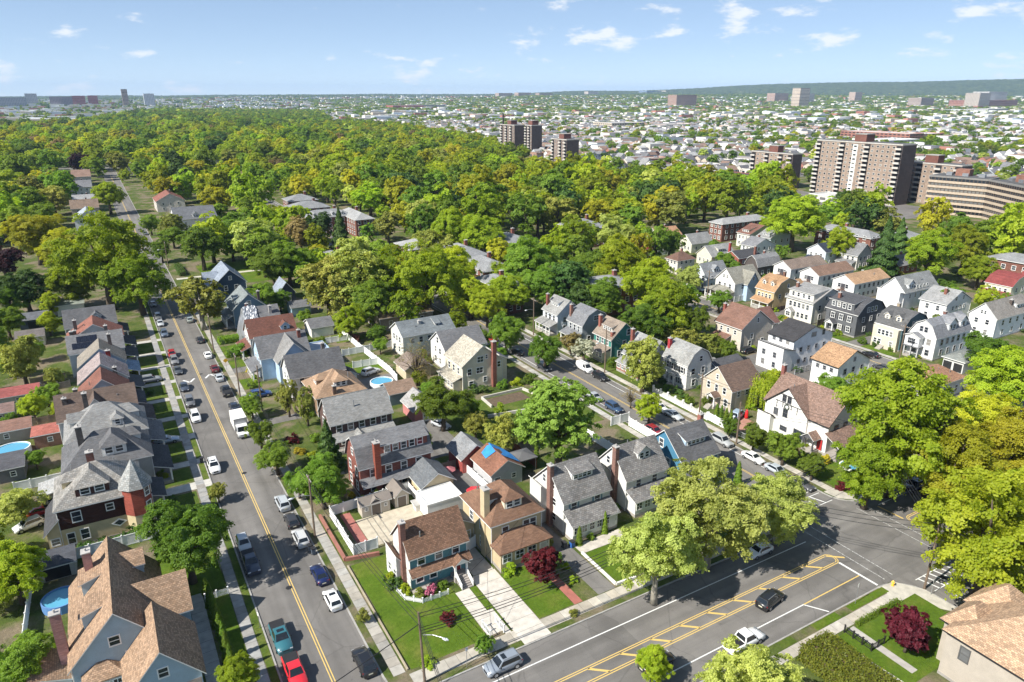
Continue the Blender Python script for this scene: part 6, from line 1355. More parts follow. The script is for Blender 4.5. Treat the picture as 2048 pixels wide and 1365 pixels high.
# hydrant
r=thing('fire_hydrant','yellow fire hydrant on the corner apron','hydrant',(86.1,43.7,GZ+.02))
q=MB(); q.cyl(0,0,0,.1,.2,n=12); q.cyl(0,0,.1,.62,.14,.13,n=12); q.cyl(0,0,.62,.70,.18,.17,n=12); link('barrel',q.mesh('barrel',MATS['paint'],uv=False),r,color=(.75,.45,.06))
q=MB(); q.cyl(0,0,.70,.85,.15,.04,n=12); link('bonnet',q.mesh('bonnet',MATS['paint'],uv=False),r,color=(.8,.55,.12))
for s in (-1,1): q=MB(); q.tube([(0,s*.1,.48),(0,s*.26,.48)],.07,8); link('nozzle',q.mesh('nozzle',MATS['paint'],uv=False),r,color=(.75,.45,.06))
# fountain
r=thing('garden_fountain','white tiered garden fountain on the Tudor house lawn','fountain',(110.4,67.7,GZ+.02))
q=MB(); q.cyl(0,0,0,.35,1.7,1.8,20); link('basin',q.mesh('basin',MATS['paint'],uv=False),r,color=(.82,.81,.78)); q=MB(); q.cyl(0,0,.35,1.3,.22,.16,12); q.cyl(0,0,1.3,1.5,.3,.85,16); q.cyl(0,0,1.5,2.1,.12,.1,10); q.cyl(0,0,2.1,2.25,.15,.45,14); link('tiers',q.mesh('tiers',MATS['paint'],uv=False),r,color=(.84,.83,.80))
q=MB(); q.cyl(0,0,.352,.36,1.55,n=20); link('water',q.mesh('water',MATS['water'],uv=False),r)
# red statue and beach umbrella
r=thing('garden_figure','tall red garden ornament on the brick forecourt by the Tudor house','ornament',(110.0,91.6,GZ+.02)); q=MB(); q.tube([(0,0,0),(0,0,.4),(0,0,1.0),(0,0,1.5),(0,0,1.75),(0,0,2.0)],[.3,.42,.34,.36,.2,.12],10); link('figure_body',q.mesh('figure_body',MATS['paint'],uv=False,smooth=True),r,color=(.6,.02,.02))
def umbrella(x,y,col,label,R=1.6,h=2.3):
    r=thing('patio_umbrella',label,'umbrella',(x,y,GZ+.02)); q=MB(); q.cyl(0,0,0,h,.03,n=6); link('umbrella_pole',q.mesh('umbrella_pole',MATS['metal'],uv=False),r)
    q=MB(); v=[(R*math.cos(k*math.pi/4),R*math.sin(k*math.pi/4),h-.55) for k in range(8)]; q.add(v+[(0,0,h)],[(k,(k+1)%8,8) for k in range(8)]); link('canopy',q.mesh('canopy',MATS['paint'],uv=False),r,color=col)
umbrella(46.6,92.0,(.62,.03,.04),'bright red patio umbrella on the dark drive by the beige garage')
umbrella(46.0,101.2,(.40,.14,.15),'faded pink patio umbrella behind the beige garage',1.3,2.0)
# pavilion canopy
r=thing('gazebo','dark grey hipped canopy shelter beside the blue tarp garage','gazebo',(58.8,97.3,GZ))
q=MB(); hip_roof(q,-1.9,1.9,-1.8,1.8,2.5,3.4,.2); link('canopy',q.mesh('canopy',MATS['flat_roof']),r,color=(.12,.12,.125))
for sx in (-1.8,1.8):
    for sy in (-1.7,1.7): q=MB(); q.box(sx-.05,sy-.05,0,sx+.05,sy+.05,2.5); link('post',q.mesh('post',MATS['metal'],uv=False),r)
# pools
def pool(x,y,R,label,squash=1.0,wall=(.75,.78,.8)):
    r=thing('swimming_pool',label,'pool',(x,y,GZ)); n=24
    o=[(R*math.cos(2*math.pi*k/n),R*squash*math.sin(2*math.pi*k/n)) for k in range(n)]; i=[(a*.93,b*.93) for a,b in o]; q=MB()
    q.add([(a,b,0) for a,b in o]+[(a,b,1.25) for a,b in o]+[(a,b,1.25) for a,b in i]+[(a,b,.9) for a,b in i],[(k+s*n,(k+1)%n+s*n,(k+1)%n+(s+1)*n,k+(s+1)*n) for k in range(n) for s in range(3)])
    link('pool_wall',q.mesh('pool_wall',MATS['paint'],uv=False),r,color=wall); q=MB(); q.add([(a,b,1.08) for a,b in i],[tuple(range(n))]); link('water',q.mesh('water',MATS['water'],uv=False),r)
pool(50.5,146.8,2.7,'round blue above ground pool on the asphalt court',.9)
pool(-21.2,150.2,3.0,'oval blue above ground pool in the west back yards',.85)
pool(-12.6,96.8,2.3,'blue walled pool shaded by the light blue house',1.0,(.12,.25,.5))
# white wave: small sheds and bins in the corner yard
for k,(x0,x1,y0,y1,lb) in enumerate(((28.5,33.2,96.3,98.6,'wide taupe plastic garden shed with double doors'),(34.1,36.5,96.4,99.8,'tall taupe plastic garden shed next to the wide one'))):
    h=House('garden_shed',lb,'shed',(x0,x1,y0,y1),2.1,2.9 if k==0 else 3.2,'gab_x' if k==0 else 'gab_y',(.50,.45,.38),(.22,.19,.165),'paint','flat_roof',found=0,ov=.2)
    h.door('S',0,(.16,.13,.11),z=.05,w=1.4,h=1.8)
    if k==0: h.win('S',-1.6,1.4,.35,.4).win('S',1.6,1.4,.35,.4).dormer('S',0,1.3,.15,.2,'gable',0)
h=House('storage_box','pale plastic storage box on the corner yard patio','storage box',(36.6,37.9,93.6,95.0),1.1,1.25,'shed_x',(.60,.58,.54),(.40,.39,.37),'paint','flat_roof',found=0,ov=.1)
def bin_(x,y,col,label):
    r=thing('wheelie_bin',label,'bin',(x,y,GZ+.02)); q=MB(); q.add([(-.24,-.28,0),(.24,-.28,0),(.24,.28,0),(-.24,.28,0),(-.3,-.36,.95),(.3,-.36,.95),(.3,.36,.95),(-.3,.36,.95)],[(3,2,1,0),(4,5,6,7),(0,1,5,4),(1,2,6,5),(2,3,7,6),(3,0,4,7)]); link('bin_body',q.mesh('bin_body',MATS['paint'],uv=False),r,color=col)
    q=MB(); q.box(-.33,-.4,.95,.33,.4,1.05); link('lid',q.mesh('lid',MATS['dark'],uv=False),r)
    for s in (-.25,.25): q=MB(); q.tube([(s-.04,.34,.12),(s+.04,.34,.12)],.12,10); link('wheel',q.mesh('wheel',MATS['rubber'],uv=False),r)
bin_(19.2,91.0,(.10,.13,.17),'grey blue wheelie bin at the kerb behind the silver SUV, left of two'); bin_(19.0,92.0,(.13,.15,.18),'grey blue wheelie bin at the kerb behind the silver SUV, right of two')
bin_(53.0,73.2,(.03,.12,.40),'blue wheelie bin by the cedar column and dark asphalt drive'); bin_(51.9,73.6,(.06,.06,.065),'black wheelie bin by the dark asphalt drive')
bin_(-6.2,105.2,(.03,.09,.28),'dark blue wheelie bin against the turret house fence'); bin_(9.0,128.6,(.05,.05,.06),'black wheelie bin by the hipped house drive')

# ------------------------------------------------------------------ fences
fence_cache={}
def fence(label,pts,h=1.8,col=(.82,.82,.81),panel=2.2,style='panel',cat='fence',name='white_fence'):
    r=thing(name,label,cat,(pts[0][0],pts[0][1],GZ)); o=Vector((pts[0][0],pts[0][1]))
    for a,b in zip(pts,pts[1:]):
        a,b=Vector(a),Vector(b); L=(b-a).length; n=max(1,round(L/panel)); s=L/n; ang=math.atan2(b.y-a.y,b.x-a.x); key=(round(s,2),h,style)
        if key not in fence_cache:
            q=MB()
            if style=='panel':
                q.box(.06,-.02,.06,s-.06,.02,h-.1); q.box(.06,-.04,h-.12,s-.06,.04,h); q.box(.06,-.04,.05,s-.06,.04,.18)
            elif style=='picket':
                q.box(0,-.02,.25,s,.02,.33); q.box(0,-.02,h-.3,s,.02,h-.22)
                for k in range(int(s/.16)): q.box(.04+k*.16,-.045,.05,.13+k*.16,-.02,h)
            elif style=='rail':
                q.box(0,-.03,h-.08,s,.03,h); q.box(0,-.03,.2,s,.03,.26)
                for k in range(int(s/.2)): q.box(.08+k*.2,-.02,.2,.11+k*.2,.02,h)
            elif style=='wave':
                q.box(0,-.12,0,s,.12,.7,1)
                nn=8
                for k in range(nn):
                    z=h-.35*math.sin(math.pi*(k+.5)/nn); q.box(s*k/nn+.03,-.03,.72,s*(k+.6)/nn,.03,z)
            else:
                for k in range(int(s/.15)): q.box(k*.15,-.02,.03,k*.15+.135,.02,h-.05*((k*7)%3)/3)
            pb=MB(); t=.07 if style!='wave' else .16; pb.box(-t,-t,0,t,t,h+.12); pb.box(-t-.03,-t-.03,h+.12,t+.03,t+.03,h+.17)
            fence_cache[key]=(q.mesh('fence_panel',[MATS['wood' if style=='board' else 'paint'],MATS['brick']]),pb.mesh('fence_post',MATS['wood' if style=='board' else 'paint'],uv=False))
        pm_,po=fence_cache[key]
        for k in range(n):
            p=a+(b-a)*(k/n)-o; link('fence_panel',pm_,r,(p.x,p.y,0),ang,col); link('fence_post',po,r,(p.x,p.y,0),ang,col)
    p=b-o; link('fence_post',po,r,(p.x,p.y,0),ang,col); return r
fence('white vinyl fence round the corner patio with the taupe sheds',[(38.0,100.3),(24.2,99.4),(24.2,87.6),(27.9,87.6)])
fence('white vinyl fence between the corner patio and the beige garage',[(38.0,100.2),(38.0,92.0)])
fence('white gate panels between the teal house and the yellow house',[(37.0,79.5),(40.6,80.6)],1.9)
fence('small white picket fence curving round the teal house flower bed',[(26.7,77.0),(27.0,74.8),(28.8,73.0),(32.5,72.9)],.7,panel=1.2,style='picket',name='picket_fence')
fence('white vinyl fence between the light blue house and the turret house',[(-11.3,107.1),(1.5,107.1)])
fence('white vinyl fence behind the turret house',[(-20.0,133.8),(-12.8,133.8)],1.7)
fence('white picket fence by the red convertible behind the turret house',[(-18.5,123.1),(-13.8,123.1)],1.1,panel=1.8,style='picket',name='picket_fence')
fence('shaded white fence west of the light blue house yard',[(-16.5,90),(-16.2,104)],1.7)
fence('white picket fence across the pavement lawn by the cedar row',[(3.9,88.0),(6.8,88.0)],1.0,panel=1.5,style='picket',name='picket_fence')
fence('white vinyl fence beside the white garage lawn',[(46.8,182.4),(53.6,182.4)],1.6)
fence('white vinyl fence running behind the white garage',[(53.0,194),(54.0,184),(54.2,171.0)],1.7)
fence('white vinyl fence behind the small fenced lawn',[(48.6,170.6),(54.2,170.8),(62.2,171.0)],1.7)
fence('white vinyl fence down the side of the round pool court',[(54.3,170),(54.9,153),(54.4,147)],1.8)
fence('white vinyl fence between the small lawn and the pool court',[(48.2,160.8),(54.7,160.4)],1.7)
fence('brown board fence behind the white garage lawn',[(53.5,187.6),(56.5,180),(54.9,176.8)],1.6,(.27,.11,.075),style='board',name='board_fence')
fence('white vinyl fence along the yard of the grey garage with blue tarp',[(49.4,103.2),(49.6,92.6)],1.6)
fence('grey board fence behind the beige garage',[(45,103.6),(49.2,103.6)],1.6,(.26,.22,.18),style='board',name='board_fence')
fence('rust brown board fence beneath the round feathery tree',[(61,96),(61,104)],1.7,(.28,.10,.06),style='board',name='board_fence')
fence('white vinyl fence facing the side street behind the blue house',[(83.4,103),(88.0,103)],1.9)
fence('white vinyl fence along the left kerb of the side street',[(86.6,101.2),(86.6,92.5)],1.9)
fence('white vinyl fence behind the blue house yard',[(76.2,102),(76.6,92.5)],1.8)
fence('white arched railing fence on a brick base along the side street',[(102.4,112),(102.4,95.2)],1.6,(.82,.81,.78),2.4,'wave',name='arched_fence')
fence('white solid fence beside the clipped cedars',[(102.6,95.0),(102.4,89.5)],1.7)
fence('grey metal fence before the brick forecourt',[(102.3,88.5),(102.3,83)],1.2,(.4,.42,.43),2.0,'rail',name='metal_fence')
fence('white post fence beside the pillared porch house',[(174.3,155.6),(188,155.6)],1.8,(.70,.70,.69),2.2)
fence('brown board fence beside the tan yellow gambrel house',[(175.2,141.4),(186,141.4)],1.5,(.10,.07,.06),style='board',name='board_fence')
fence('dark board fence beside the pale three storey house',[(176.2,125.4),(187,125.4)],1.8,(.13,.11,.10),style='board',name='board_fence')
fence('grey metal railing behind the black roofed house',[(139,103.0),(150,103.0)],1.2,(.35,.36,.37),2.0,'rail',name='metal_fence')
fence('grey board fence across the west back yards',[(-24,182),(-12,182)],1.7,(.20,.17,.145),style='board',name='board_fence')
fence('tan board fence by the charcoal back yard cars',[(-20,188),(-13,188)],1.7,(.32,.24,.17),style='board',name='board_fence')
fence('tan board fence behind the red roofed pavilion',[(-26,162.5),(-13.5,162.5)],1.6,(.30,.23,.16),style='board',name='board_fence')
fence('black iron rail on the corner lawn steps',[(72.4,41.3),(72.4,37.6),(74.9,37.6)],1.0,(.02,.02,.02),1.2,'rail',name='iron_rail')
fence('white step rail at the avenue end of the pale walk, left of the pair',[(33.5,62.8),(33.5,64.9)],1.1,panel=1.0,style='rail',name='step_rail')
fence('white step rail at the avenue end of the pale walk, right of the pair',[(35.4,62.8),(35.4,64.9)],1.1,panel=1.0,style='rail',name='step_rail')
def low_wall(label,pts,h=.5,w=.3,col=(.50,.48,.44)):
    q=MB(); o=pts[0]
    for a,b in zip(pts,pts[1:]):
        a,b=Vector(a),Vector(b); d=(b-a).normalized(); s=Vector((-d.y,d.x))*w/2
        q.prism([tuple(a+s-Vector(o)),tuple(a-s-Vector(o)),tuple(b-s-Vector(o)),tuple(b+s-Vector(o))],0,h)
    t=tag(link('low_wall',q.mesh('low_wall',MATS['concrete']),None,(o[0],o[1],GZ),color=col),label,'wall'); return t
low_wall('white stone edging round the bright lawn of the white house',[(53.4,71.2),(53.3,63.0),(56.6,62.8)],.35,.3,(.68,.66,.62))
low_wall('pale retaining wall between the clipped hedge and the corner lawn',[(69.8,40.6),(70.7,31)],.5,.35,(.60,.57,.50))
low_wall('long concrete edge of the empty foundation pit',[(66.6,123.0),(66.9,128.2),(77.4,128.2),(78.6,123.0)],.6,.3,(.55,.52,.46))
low_wall('lower concrete wall of the weedy lot',[(63.5,119),(77,116.8)],.7,.3,(.52,.49,.44))
low_wall('red brick retaining wall below the white corner fence',[(22.7,100),(22.7,87),(27.5,85.9)],.55,.4,(.30,.13,.10))
low_wall('concrete edging along the corner lawn on the long street',[(22.6,85.5),(22.6,63.1)],.25,.2,(.36,.31,.22))
low_wall('brick wall of the shaded car park beyond the green house',[(118,150),(134,144)],1.6,.3,(.36,.13,.09))

# ------------------------------------------------------------------ trees and shrubs
def quads_mesh(name,C,Nn,size,tint,mats,rs):
    """leaf-sized four-point faces at centres C with normals Nn"""
    n=len(C); ref=rs.normal(size=(n,3)); t=np.cross(Nn,ref); t/=np.linalg.norm(t,axis=1)[:,None]+1e-9; b=np.cross(Nn,t)
    sx=size*rs.uniform(.7,1.25,n); sy=size*rs.uniform(.5,.95,n)
    fold=Nn*(sx*rs.uniform(-.25,.25,n))[:,None]
    V=np.empty((n,4,3)); V[:,0]=C-t*sx[:,None]+fold; V[:,1]=C-b*sy[:,None]; V[:,2]=C+t*sx[:,None]+fold; V[:,3]=C+b*sy[:,None]
    me=bpy.data.meshes.new(name); me.vertices.add(4*n); me.vertices.foreach_set('co',V.reshape(-1)); me.loops.add(4*n); me.loops.foreach_set('vertex_index',np.arange(4*n,dtype=np.int32))
    me.polygons.add(n); me.polygons.foreach_set('loop_start',np.arange(0,4*n,4,dtype=np.int32)); me.polygons.foreach_set('loop_total',np.full(n,4,dtype=np.int32))
    at=me.attributes.new('tint','FLOAT','FACE'); at.data.foreach_set('value',np.clip(tint,0,1).astype(np.float32))
    me.materials.append(mats); me.update(calc_edges=True); return me
def crown_points(seed,nl,n,flat=.9,zc=1.2,lob=(.22,.44),spread=.80,up=.15,ns=420,sr=(.07,.13)):
    """boughs inside a rounded crown of radius 1, flat sprays over the boughs, leaves in the sprays"""
    rs=np.random.RandomState(seed); d=rs.normal(size=(nl,3)); d[:,2]+=up; d/=np.linalg.norm(d,axis=1)[:,None]
    lc=d*rs.uniform(.30,1.0,nl)[:,None]**.5*spread*rs.uniform(.80,1.12,nl)[:,None]; lr=rs.uniform(lob[0],lob[1],nl); lt=rs.uniform(-.16,.16,nl)
    w=lr**2; si=rs.choice(nl,ns,p=w/w.sum()); u=rs.normal(size=(ns,3)); u[:,2]+=.3; u/=np.linalg.norm(u,axis=1)[:,None]
    S=lc[si]+u*(lr[si]*rs.uniform(.55,1.18,ns))[:,None]*np.array([1,1,.85]); keep=np.ones(ns,bool)
    for k in range(nl): keep&=~((np.linalg.norm(S-lc[k],axis=1)<lr[k]*.5)&(si!=k))
    S,u,si=S[keep],u[keep],si[keep]; m=len(S); R_=rs.uniform(sr[0],sr[1],m); st=rs.uniform(-.2,.2,m)
    ax=u*.55+np.array([0,0,.75])+rs.normal(size=(m,3))*.25; ax/=np.linalg.norm(ax,axis=1)[:,None]          # spray axis, mostly upward
    idx=rs.choice(m,n,p=R_**2/(R_**2).sum()); q=rs.normal(size=(n,3)); q/=np.linalg.norm(q,axis=1)[:,None]; q*=(rs.uniform(0,1,n)**.45)[:,None]; q*=1+.35*(rs.uniform(0,1,n)[:,None]>.9)
    al=(q*ax[idx]).sum(1)[:,None]; q=q-ax[idx]*al*.62; C=S[idx]+q*R_[idx][:,None]
    C[:,2]-=.25*R_[idx]*(q**2).sum(1)
    Nn=ax[idx]*.8+u[idx]*.35+rs.normal(size=(n,3))*.42; Nn/=np.linalg.norm(Nn,axis=1)[:,None]
    tint=.45+lt[si][idx]+st[idx]+rs.uniform(-.22,.22,n)+.14*u[idx][:,2]  # lit bough tops put into the tint: upper sprays lighter
    C=C*np.array([1,1,flat]); C[:,2]+=zc; return C,Nn,tint,lc*np.array([1,1,flat])+np.array([0,0,zc]),rs
def trunk_mesh(name,lc,zc,mat,r0=.075,nb=9,seed=0,fork=.5):
    rs=random.Random(seed); q=MB(); q.tube([(0,0,0),(.01,.01,zc*.25),(0,.02,zc*.55),(.0,.0,zc)],[r0*1.35,r0,r0*.8,r0*.35],7)
    for k in range(min(nb,len(lc))):
        e=lc[k]; s=zc*rs.uniform(.38,.62); mid=((e[0])*.45,(e[1])*.45,s+(e[2]-s)*.6); q.tube([(0,0,s),mid,tuple(e)],[r0*.5,r0*.3,r0*.1],5)
    return q.mesh(name,MATS[mat],uv=False,smooth=True)
PROTO={}
def proto(key,leaf,seed,nl,n,size,zc=1.2,flat=.9,bark='bark',lob=(.22,.44),spread=.80,up=.15,r0=.075,nb=9,ns=420,sr=(.07,.13)):
    C,Nn,ti,lc,rs=crown_points(seed,nl,n,flat,zc,lob,spread,up,ns,sr)
    PROTO[key]=(quads_mesh('crown_'+key,C,Nn,size,ti,MATS[leaf],rs), trunk_mesh('trunk_'+key,lc,zc,bark,r0,nb,seed), lc)
SPEC={'lime':'leaf_lime','gold':'leaf_gold','green':'leaf_green','dark':'leaf_dark','olive':'leaf_olive','rust':'leaf_rust','purple':'leaf_purple','sage':'leaf_sage'}
for si,(sp,lf) in enumerate(SPEC.items()):
    for v in range(3 if sp in('lime','green','gold') else 2):
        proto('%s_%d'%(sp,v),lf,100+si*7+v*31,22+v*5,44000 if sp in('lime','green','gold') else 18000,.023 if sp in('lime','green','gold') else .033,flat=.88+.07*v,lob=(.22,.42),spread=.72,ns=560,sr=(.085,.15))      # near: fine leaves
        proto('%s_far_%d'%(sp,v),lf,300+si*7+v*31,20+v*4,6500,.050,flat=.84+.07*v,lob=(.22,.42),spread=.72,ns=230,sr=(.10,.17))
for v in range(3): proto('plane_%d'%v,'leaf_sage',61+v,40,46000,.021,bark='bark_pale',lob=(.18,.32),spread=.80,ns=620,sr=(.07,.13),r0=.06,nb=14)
proto('redm_0','leaf_red',71,22,22000,.034,zc=.95,flat=.72,lob=(.24,.38),spread=.72,r0=.05,ns=400); proto('bare_0','leaf_rust',73,60,1600,.022,ns=300,lob=(.14,.26),spread=.85,bark='bark',r0=.055,nb=40)
proto('bronze_0','leaf_olive',75,40,7000,.045,lob=(.18,.30),spread=.80,bark='bark_pale',nb=24); proto('feather_0','leaf_feather',77,30,50000,.020,flat=.80,lob=(.22,.36),spread=.74,ns=900,sr=(.045,.09))
proto('blossom_0','leaf_white',79,26,7000,.05); proto('shrub_0','leaf_green',81,16,5000,.06,zc=.55,flat=.75); proto('shrub_1','leaf_dark',82,16,5000,.06,zc=.55,flat=.75); proto('shrub_2','leaf_lime',83,16,5000,.06,zc=.55,flat=.75); proto('shrub_yellow','leaf_yellow',84,14,4000,.06,zc=.55,flat=.75); proto('shrub_red','leaf_red',85,14,4000,.06,zc=.55,flat=.75); proto('shrub_pink','leaf_pink',86,14,4000,.06,zc=.55,flat=.75); proto('shrub_olive','leaf_olive',87,16,5000,.06,zc=.55,flat=.75)
def willow():
    rs=np.random.RandomState(9); P=[];N_2=[];T=[]
    for k in range(420):
        a=rs.uniform(0,2*math.pi); r=rs.uniform(.15,1)**.6; top=1.45-.55*r*r+rs.uniform(-.1,.15); L=rs.uniform(.4,1.15)*min(1,top)
        m=34; t=np.linspace(0,1,m); x=np.cos(a)*(r+.06*t)+rs.normal(size=m)*.022; y=np.sin(a)*(r+.06*t)+rs.normal(size=m)*.022; z=np.maximum(top-t*L,.08)
        P.append(np.stack([x,y,z],1)); d=np.tile([np.cos(a),np.sin(a),.35],(m,1))+rs.normal(size=(m,3))*.5; N_2.append(d/np.linalg.norm(d,axis=1)[:,None]); T.append(np.full(m,rs.uniform(.2,.9))+rs.uniform(-.15,.15,m))
    C=np.concatenate(P); me=quads_mesh('crown_willow',C,np.concatenate(N_2),.034,np.concatenate(T),MATS['leaf_lime'],rs)
    lc=np.array([[math.cos(k)*.5,math.sin(k)*.5,1.2] for k in range(8)]); PROTO['willow_0']=(me,trunk_mesh('trunk_willow',lc,1.0,'bark',.09,8),lc)
willow()
def cone(key,leaf,seed,n,size,H,rough=.18,power=.8,base=.12):
    rs=np.random.RandomState(seed); t=rs.uniform(0,1,n)**1.25; a=rs.uniform(0,2*math.pi,n); lay=.82+.18*np.sin(t*38+np.sin(a*3)*1.5)
    r=(1-t)**power*lay*(1-rough*rs.uniform(0,1,n)); C=np.stack([np.cos(a)*r,np.sin(a)*r,base+t*H],1); d=np.stack([np.cos(a),np.sin(a),np.full(n,.45)],1)+rs.normal(size=(n,3))*.45; d/=np.linalg.norm(d,axis=1)[:,None]
    lc=np.array([[0,0,H*.6]]); q=MB(); q.tube([(0,0,0),(0,0,H*.5),(0,0,H*.95)],[.10,.07,.02],7)
    PROTO[key]=(quads_mesh('crown_'+key,C,d,size,.45+rs.uniform(-.35,.35,n),MATS[leaf],rs),q.mesh('trunk_'+key,MATS['bark'],uv=False,smooth=True),lc)
cone('conifer_0','leaf_dark',5,9000,.07,2.9,.3,.9,.2); cone('arb_0','leaf_green',6,6000,.10,5.5,.2,.55,.1); proto('ivy_0','leaf_olive',7,34,16000,.034,zc=1.9,flat=1.75,lob=(.22,.40),spread=.62,ns=420)
SPNAME={'plane':'plane_tree','redm':'japanese_maple','bare':'bare_tree','bronze':'street_tree','feather':'round_tree','willow':'willow_tree','conifer':'evergreen_tree','arb':'arborvitae','ivy':'ivy_tree','blossom':'blossom_tree','lime':'maple_tree','gold':'maple_tree','green':'green_tree','dark':'green_tree','olive':'olive_tree','rust':'budding_tree','purple':'beech_tree','sage':'pale_tree'}
tr_rng=random.Random(21)
def tree(x,y,R,sp,label,hs=1.0,group=None,far=False,cat='tree',z=GZ-.02,keypick=None):
    keys=[k for k in PROTO if k.startswith(sp+('_far_' if far else '_')) and (far or '_far_' not in k)]
    k=keypick or tr_rng.choice(keys); me,tm,_=PROTO[k]
    r=thing(SPNAME.get(sp,'tree') if cat=='tree' else 'shrub',label,cat,(x,y,z),tr_rng.uniform(0,6.28),group,(R*tr_rng.uniform(.88,1.12),R*tr_rng.uniform(.88,1.12),R*hs*tr_rng.uniform(.92,1.1)))
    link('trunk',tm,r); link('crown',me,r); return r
NEAR_POS=[]
for x,y,R,sp,lb,hs in TREES:
    tree(x,y,R,sp,lb,hs); NEAR_POS.append((x,y,R))

def shrub(x,y,R,label,k='shrub_0',hs=1.0): tree(x,y,R,'shrub',label,hs,None,False,'shrub',GZ,k)
for a in (
 (26.6,79.0,1.2,'green shrub at the chimney side of the teal house','shrub_0'),(27.6,76.2,1.0,'fresh green shrub at the teal house corner bed','shrub_2'),(28.9,74.4,1.0,'olive shrub left of the pink azalea','shrub_olive'),(30.6,74.2,1.0,'pink azalea bush before the teal house','shrub_pink'),(32.4,74.6,.9,'green shrub right of the pink azalea','shrub_0'),
 (30.2,68.2,1.15,'small round dark red maple bush on the corner lawn','shrub_red',1.1),(25.0,62.8,1.1,'light green iris clump at the corner pole','shrub_2',.7),(41.9,72.6,1.3,'green bush at the foot of the yellow house drive','shrub_2'),(45.0,61.2,.8,'tufted brown ornamental grass at the avenue kerb','shrub_olive',.7),
 (50.1,75.8,1.2,'brown bare shrub between the yellow and white houses','shrub_olive'),(56.6,73.4,.7,'small round shrub between the cedar columns','shrub_0'),(48.6,66.5,.8,'green shrub along the dark asphalt drive, lower','shrub_2'),(49.3,69.5,.8,'green shrub along the dark asphalt drive, middle','shrub_2'),(49.6,72,.8,'green shrub along the dark asphalt drive, upper','shrub_0'),
 (30.2,99.9,1.0,'small conifer bush along the white fence, first','shrub_2',1.4),(32.2,100.6,1.0,'small conifer bush along the white fence, second','shrub_2',1.5),(34.4,101.0,1.1,'small conifer bush along the white fence, third','shrub_2',1.6),(36.2,101.2,1.0,'small conifer bush along the white fence, fourth','shrub_0',1.5),
 (28.2,107.5,1.0,'orange red shrub beside the red brick gambrel house','shrub_red'),(29.2,103.0,1.0,'golden shrub at the red brick house corner','shrub_yellow',.8),(26.5,105.5,1.2,'green shrub before the red brick house','shrub_0'),(29.6,116.5,1.6,'broad green shrub below the brown brick porch','shrub_0'),(27.0,119.5,1.5,'rounded shrub before the brown brick house','shrub_2'),(25.0,123,1.4,'yellow green shrub on the brown brick house lawn','shrub_yellow',.6),(25.4,128.5,1.5,'crimson shrub by the ivy covered trees','shrub_red'),
 (24,160.5,1.3,'clipped green hedge ball before the cross gable house','shrub_0'),(25.6,164.2,1.3,'yellow green hedge ball before the cross gable house','shrub_2'),(25.5,172,1.0,'small bright yellow shrub on the front lawns','shrub_yellow'),(27.2,183.0,1.4,'dark clipped shrub before the red brown roofed house','shrub_1'),
 (104.6,103.0,1.5,'large clipped round yew before the beige house','shrub_0',1.1),(106.2,106.5,1.2,'dark rounded yew beside the clipped one','shrub_1',1.1),(105.8,111,1.2,'low green hedge shrub by the white gambrel house','shrub_0'),(106.5,108.7,1.0,'small green cone shrub by the arched fence','shrub_1',1.5),(104.5,122.5,1.6,'green hedge clump before the swept roof house','shrub_0'),(104.6,129.5,1.8,'dense green hedge before the green house','shrub_0'),(104.3,116,1.6,'green hedge by the olive flecked street tree','shrub_1'),
 (107.5,79.5,1.5,'yellow green shrub under the Tudor windows','shrub_2'),(106.0,76.0,1.3,'golden shrub beside the Tudor porch','shrub_yellow'),(107.8,70.4,1.4,'yellow flowering shrub at the fountain lawn','shrub_yellow'),(112.5,70.6,1.4,'bright yellow shrub under the Tudor porch','shrub_yellow'),(102.6,63.6,1.3,'crimson shrub at the corner apron','shrub_red',.8),(105.0,72.4,1.3,'green shrub by the Tudor front walk','shrub_0'),
 (173.2,133.5,1.1,'bright yellow round shrub before the pale three storey house','shrub_yellow'),(173.0,135.2,1.2,'green round shrub beside the yellow one','shrub_0'),(172.8,121.5,1.0,'green cone shrub before the dark grey gambrel house','shrub_2',1.5),(172.6,117.5,.9,'small green bush on the dark grey house lawn','shrub_0'),(173.5,109.0,1.3,'green bush at the dark grey house drive','shrub_0'),(145,118.6,1.2,'bright yellow shrub behind the beige house','shrub_yellow'),
 (80,124,1.8,'green scrub on the weedy lot by the road','shrub_2'),(74,131.4,1.6,'green shrub row under the cream house, left','shrub_0'),(77.5,131.2,1.6,'green shrub row under the cream house, middle','shrub_2'),(81,130.6,1.7,'green shrub row under the cream house, right','shrub_0'),(69,131.4,1.4,'dark shrub below the cream house windows','shrub_1'),(66.5,119.5,1.5,'green shrub in the foundation pit','shrub_2',1.3),
 (-7.5,109.2,1.0,'dark clipped shrub under the diamond window','shrub_1'),(-4.8,109.2,1.0,'dark clipped shrub by the turret foot','shrub_1'),(-10.0,109.2,1.0,'dark clipped shrub under the yellow stucco corner','shrub_1'),(2.6,116,1.3,'dark shrub before the turret house porch','shrub_1'),(3.4,133,1.0,'dark shrub by the hipped house porch','shrub_1'),(3.2,168,1.1,'dark shrub by the pink slate porch','shrub_1'),(3.2,158,1.1,'dark shrub by the red brown roofed porch','shrub_1'),
 (-5.2,75.4,1.3,'dark red shrub below the light blue bay window','shrub_red'),(-8.5,76.4,1.2,'purple red shrub at the light blue house corner','shrub_red')): shrub(*a)
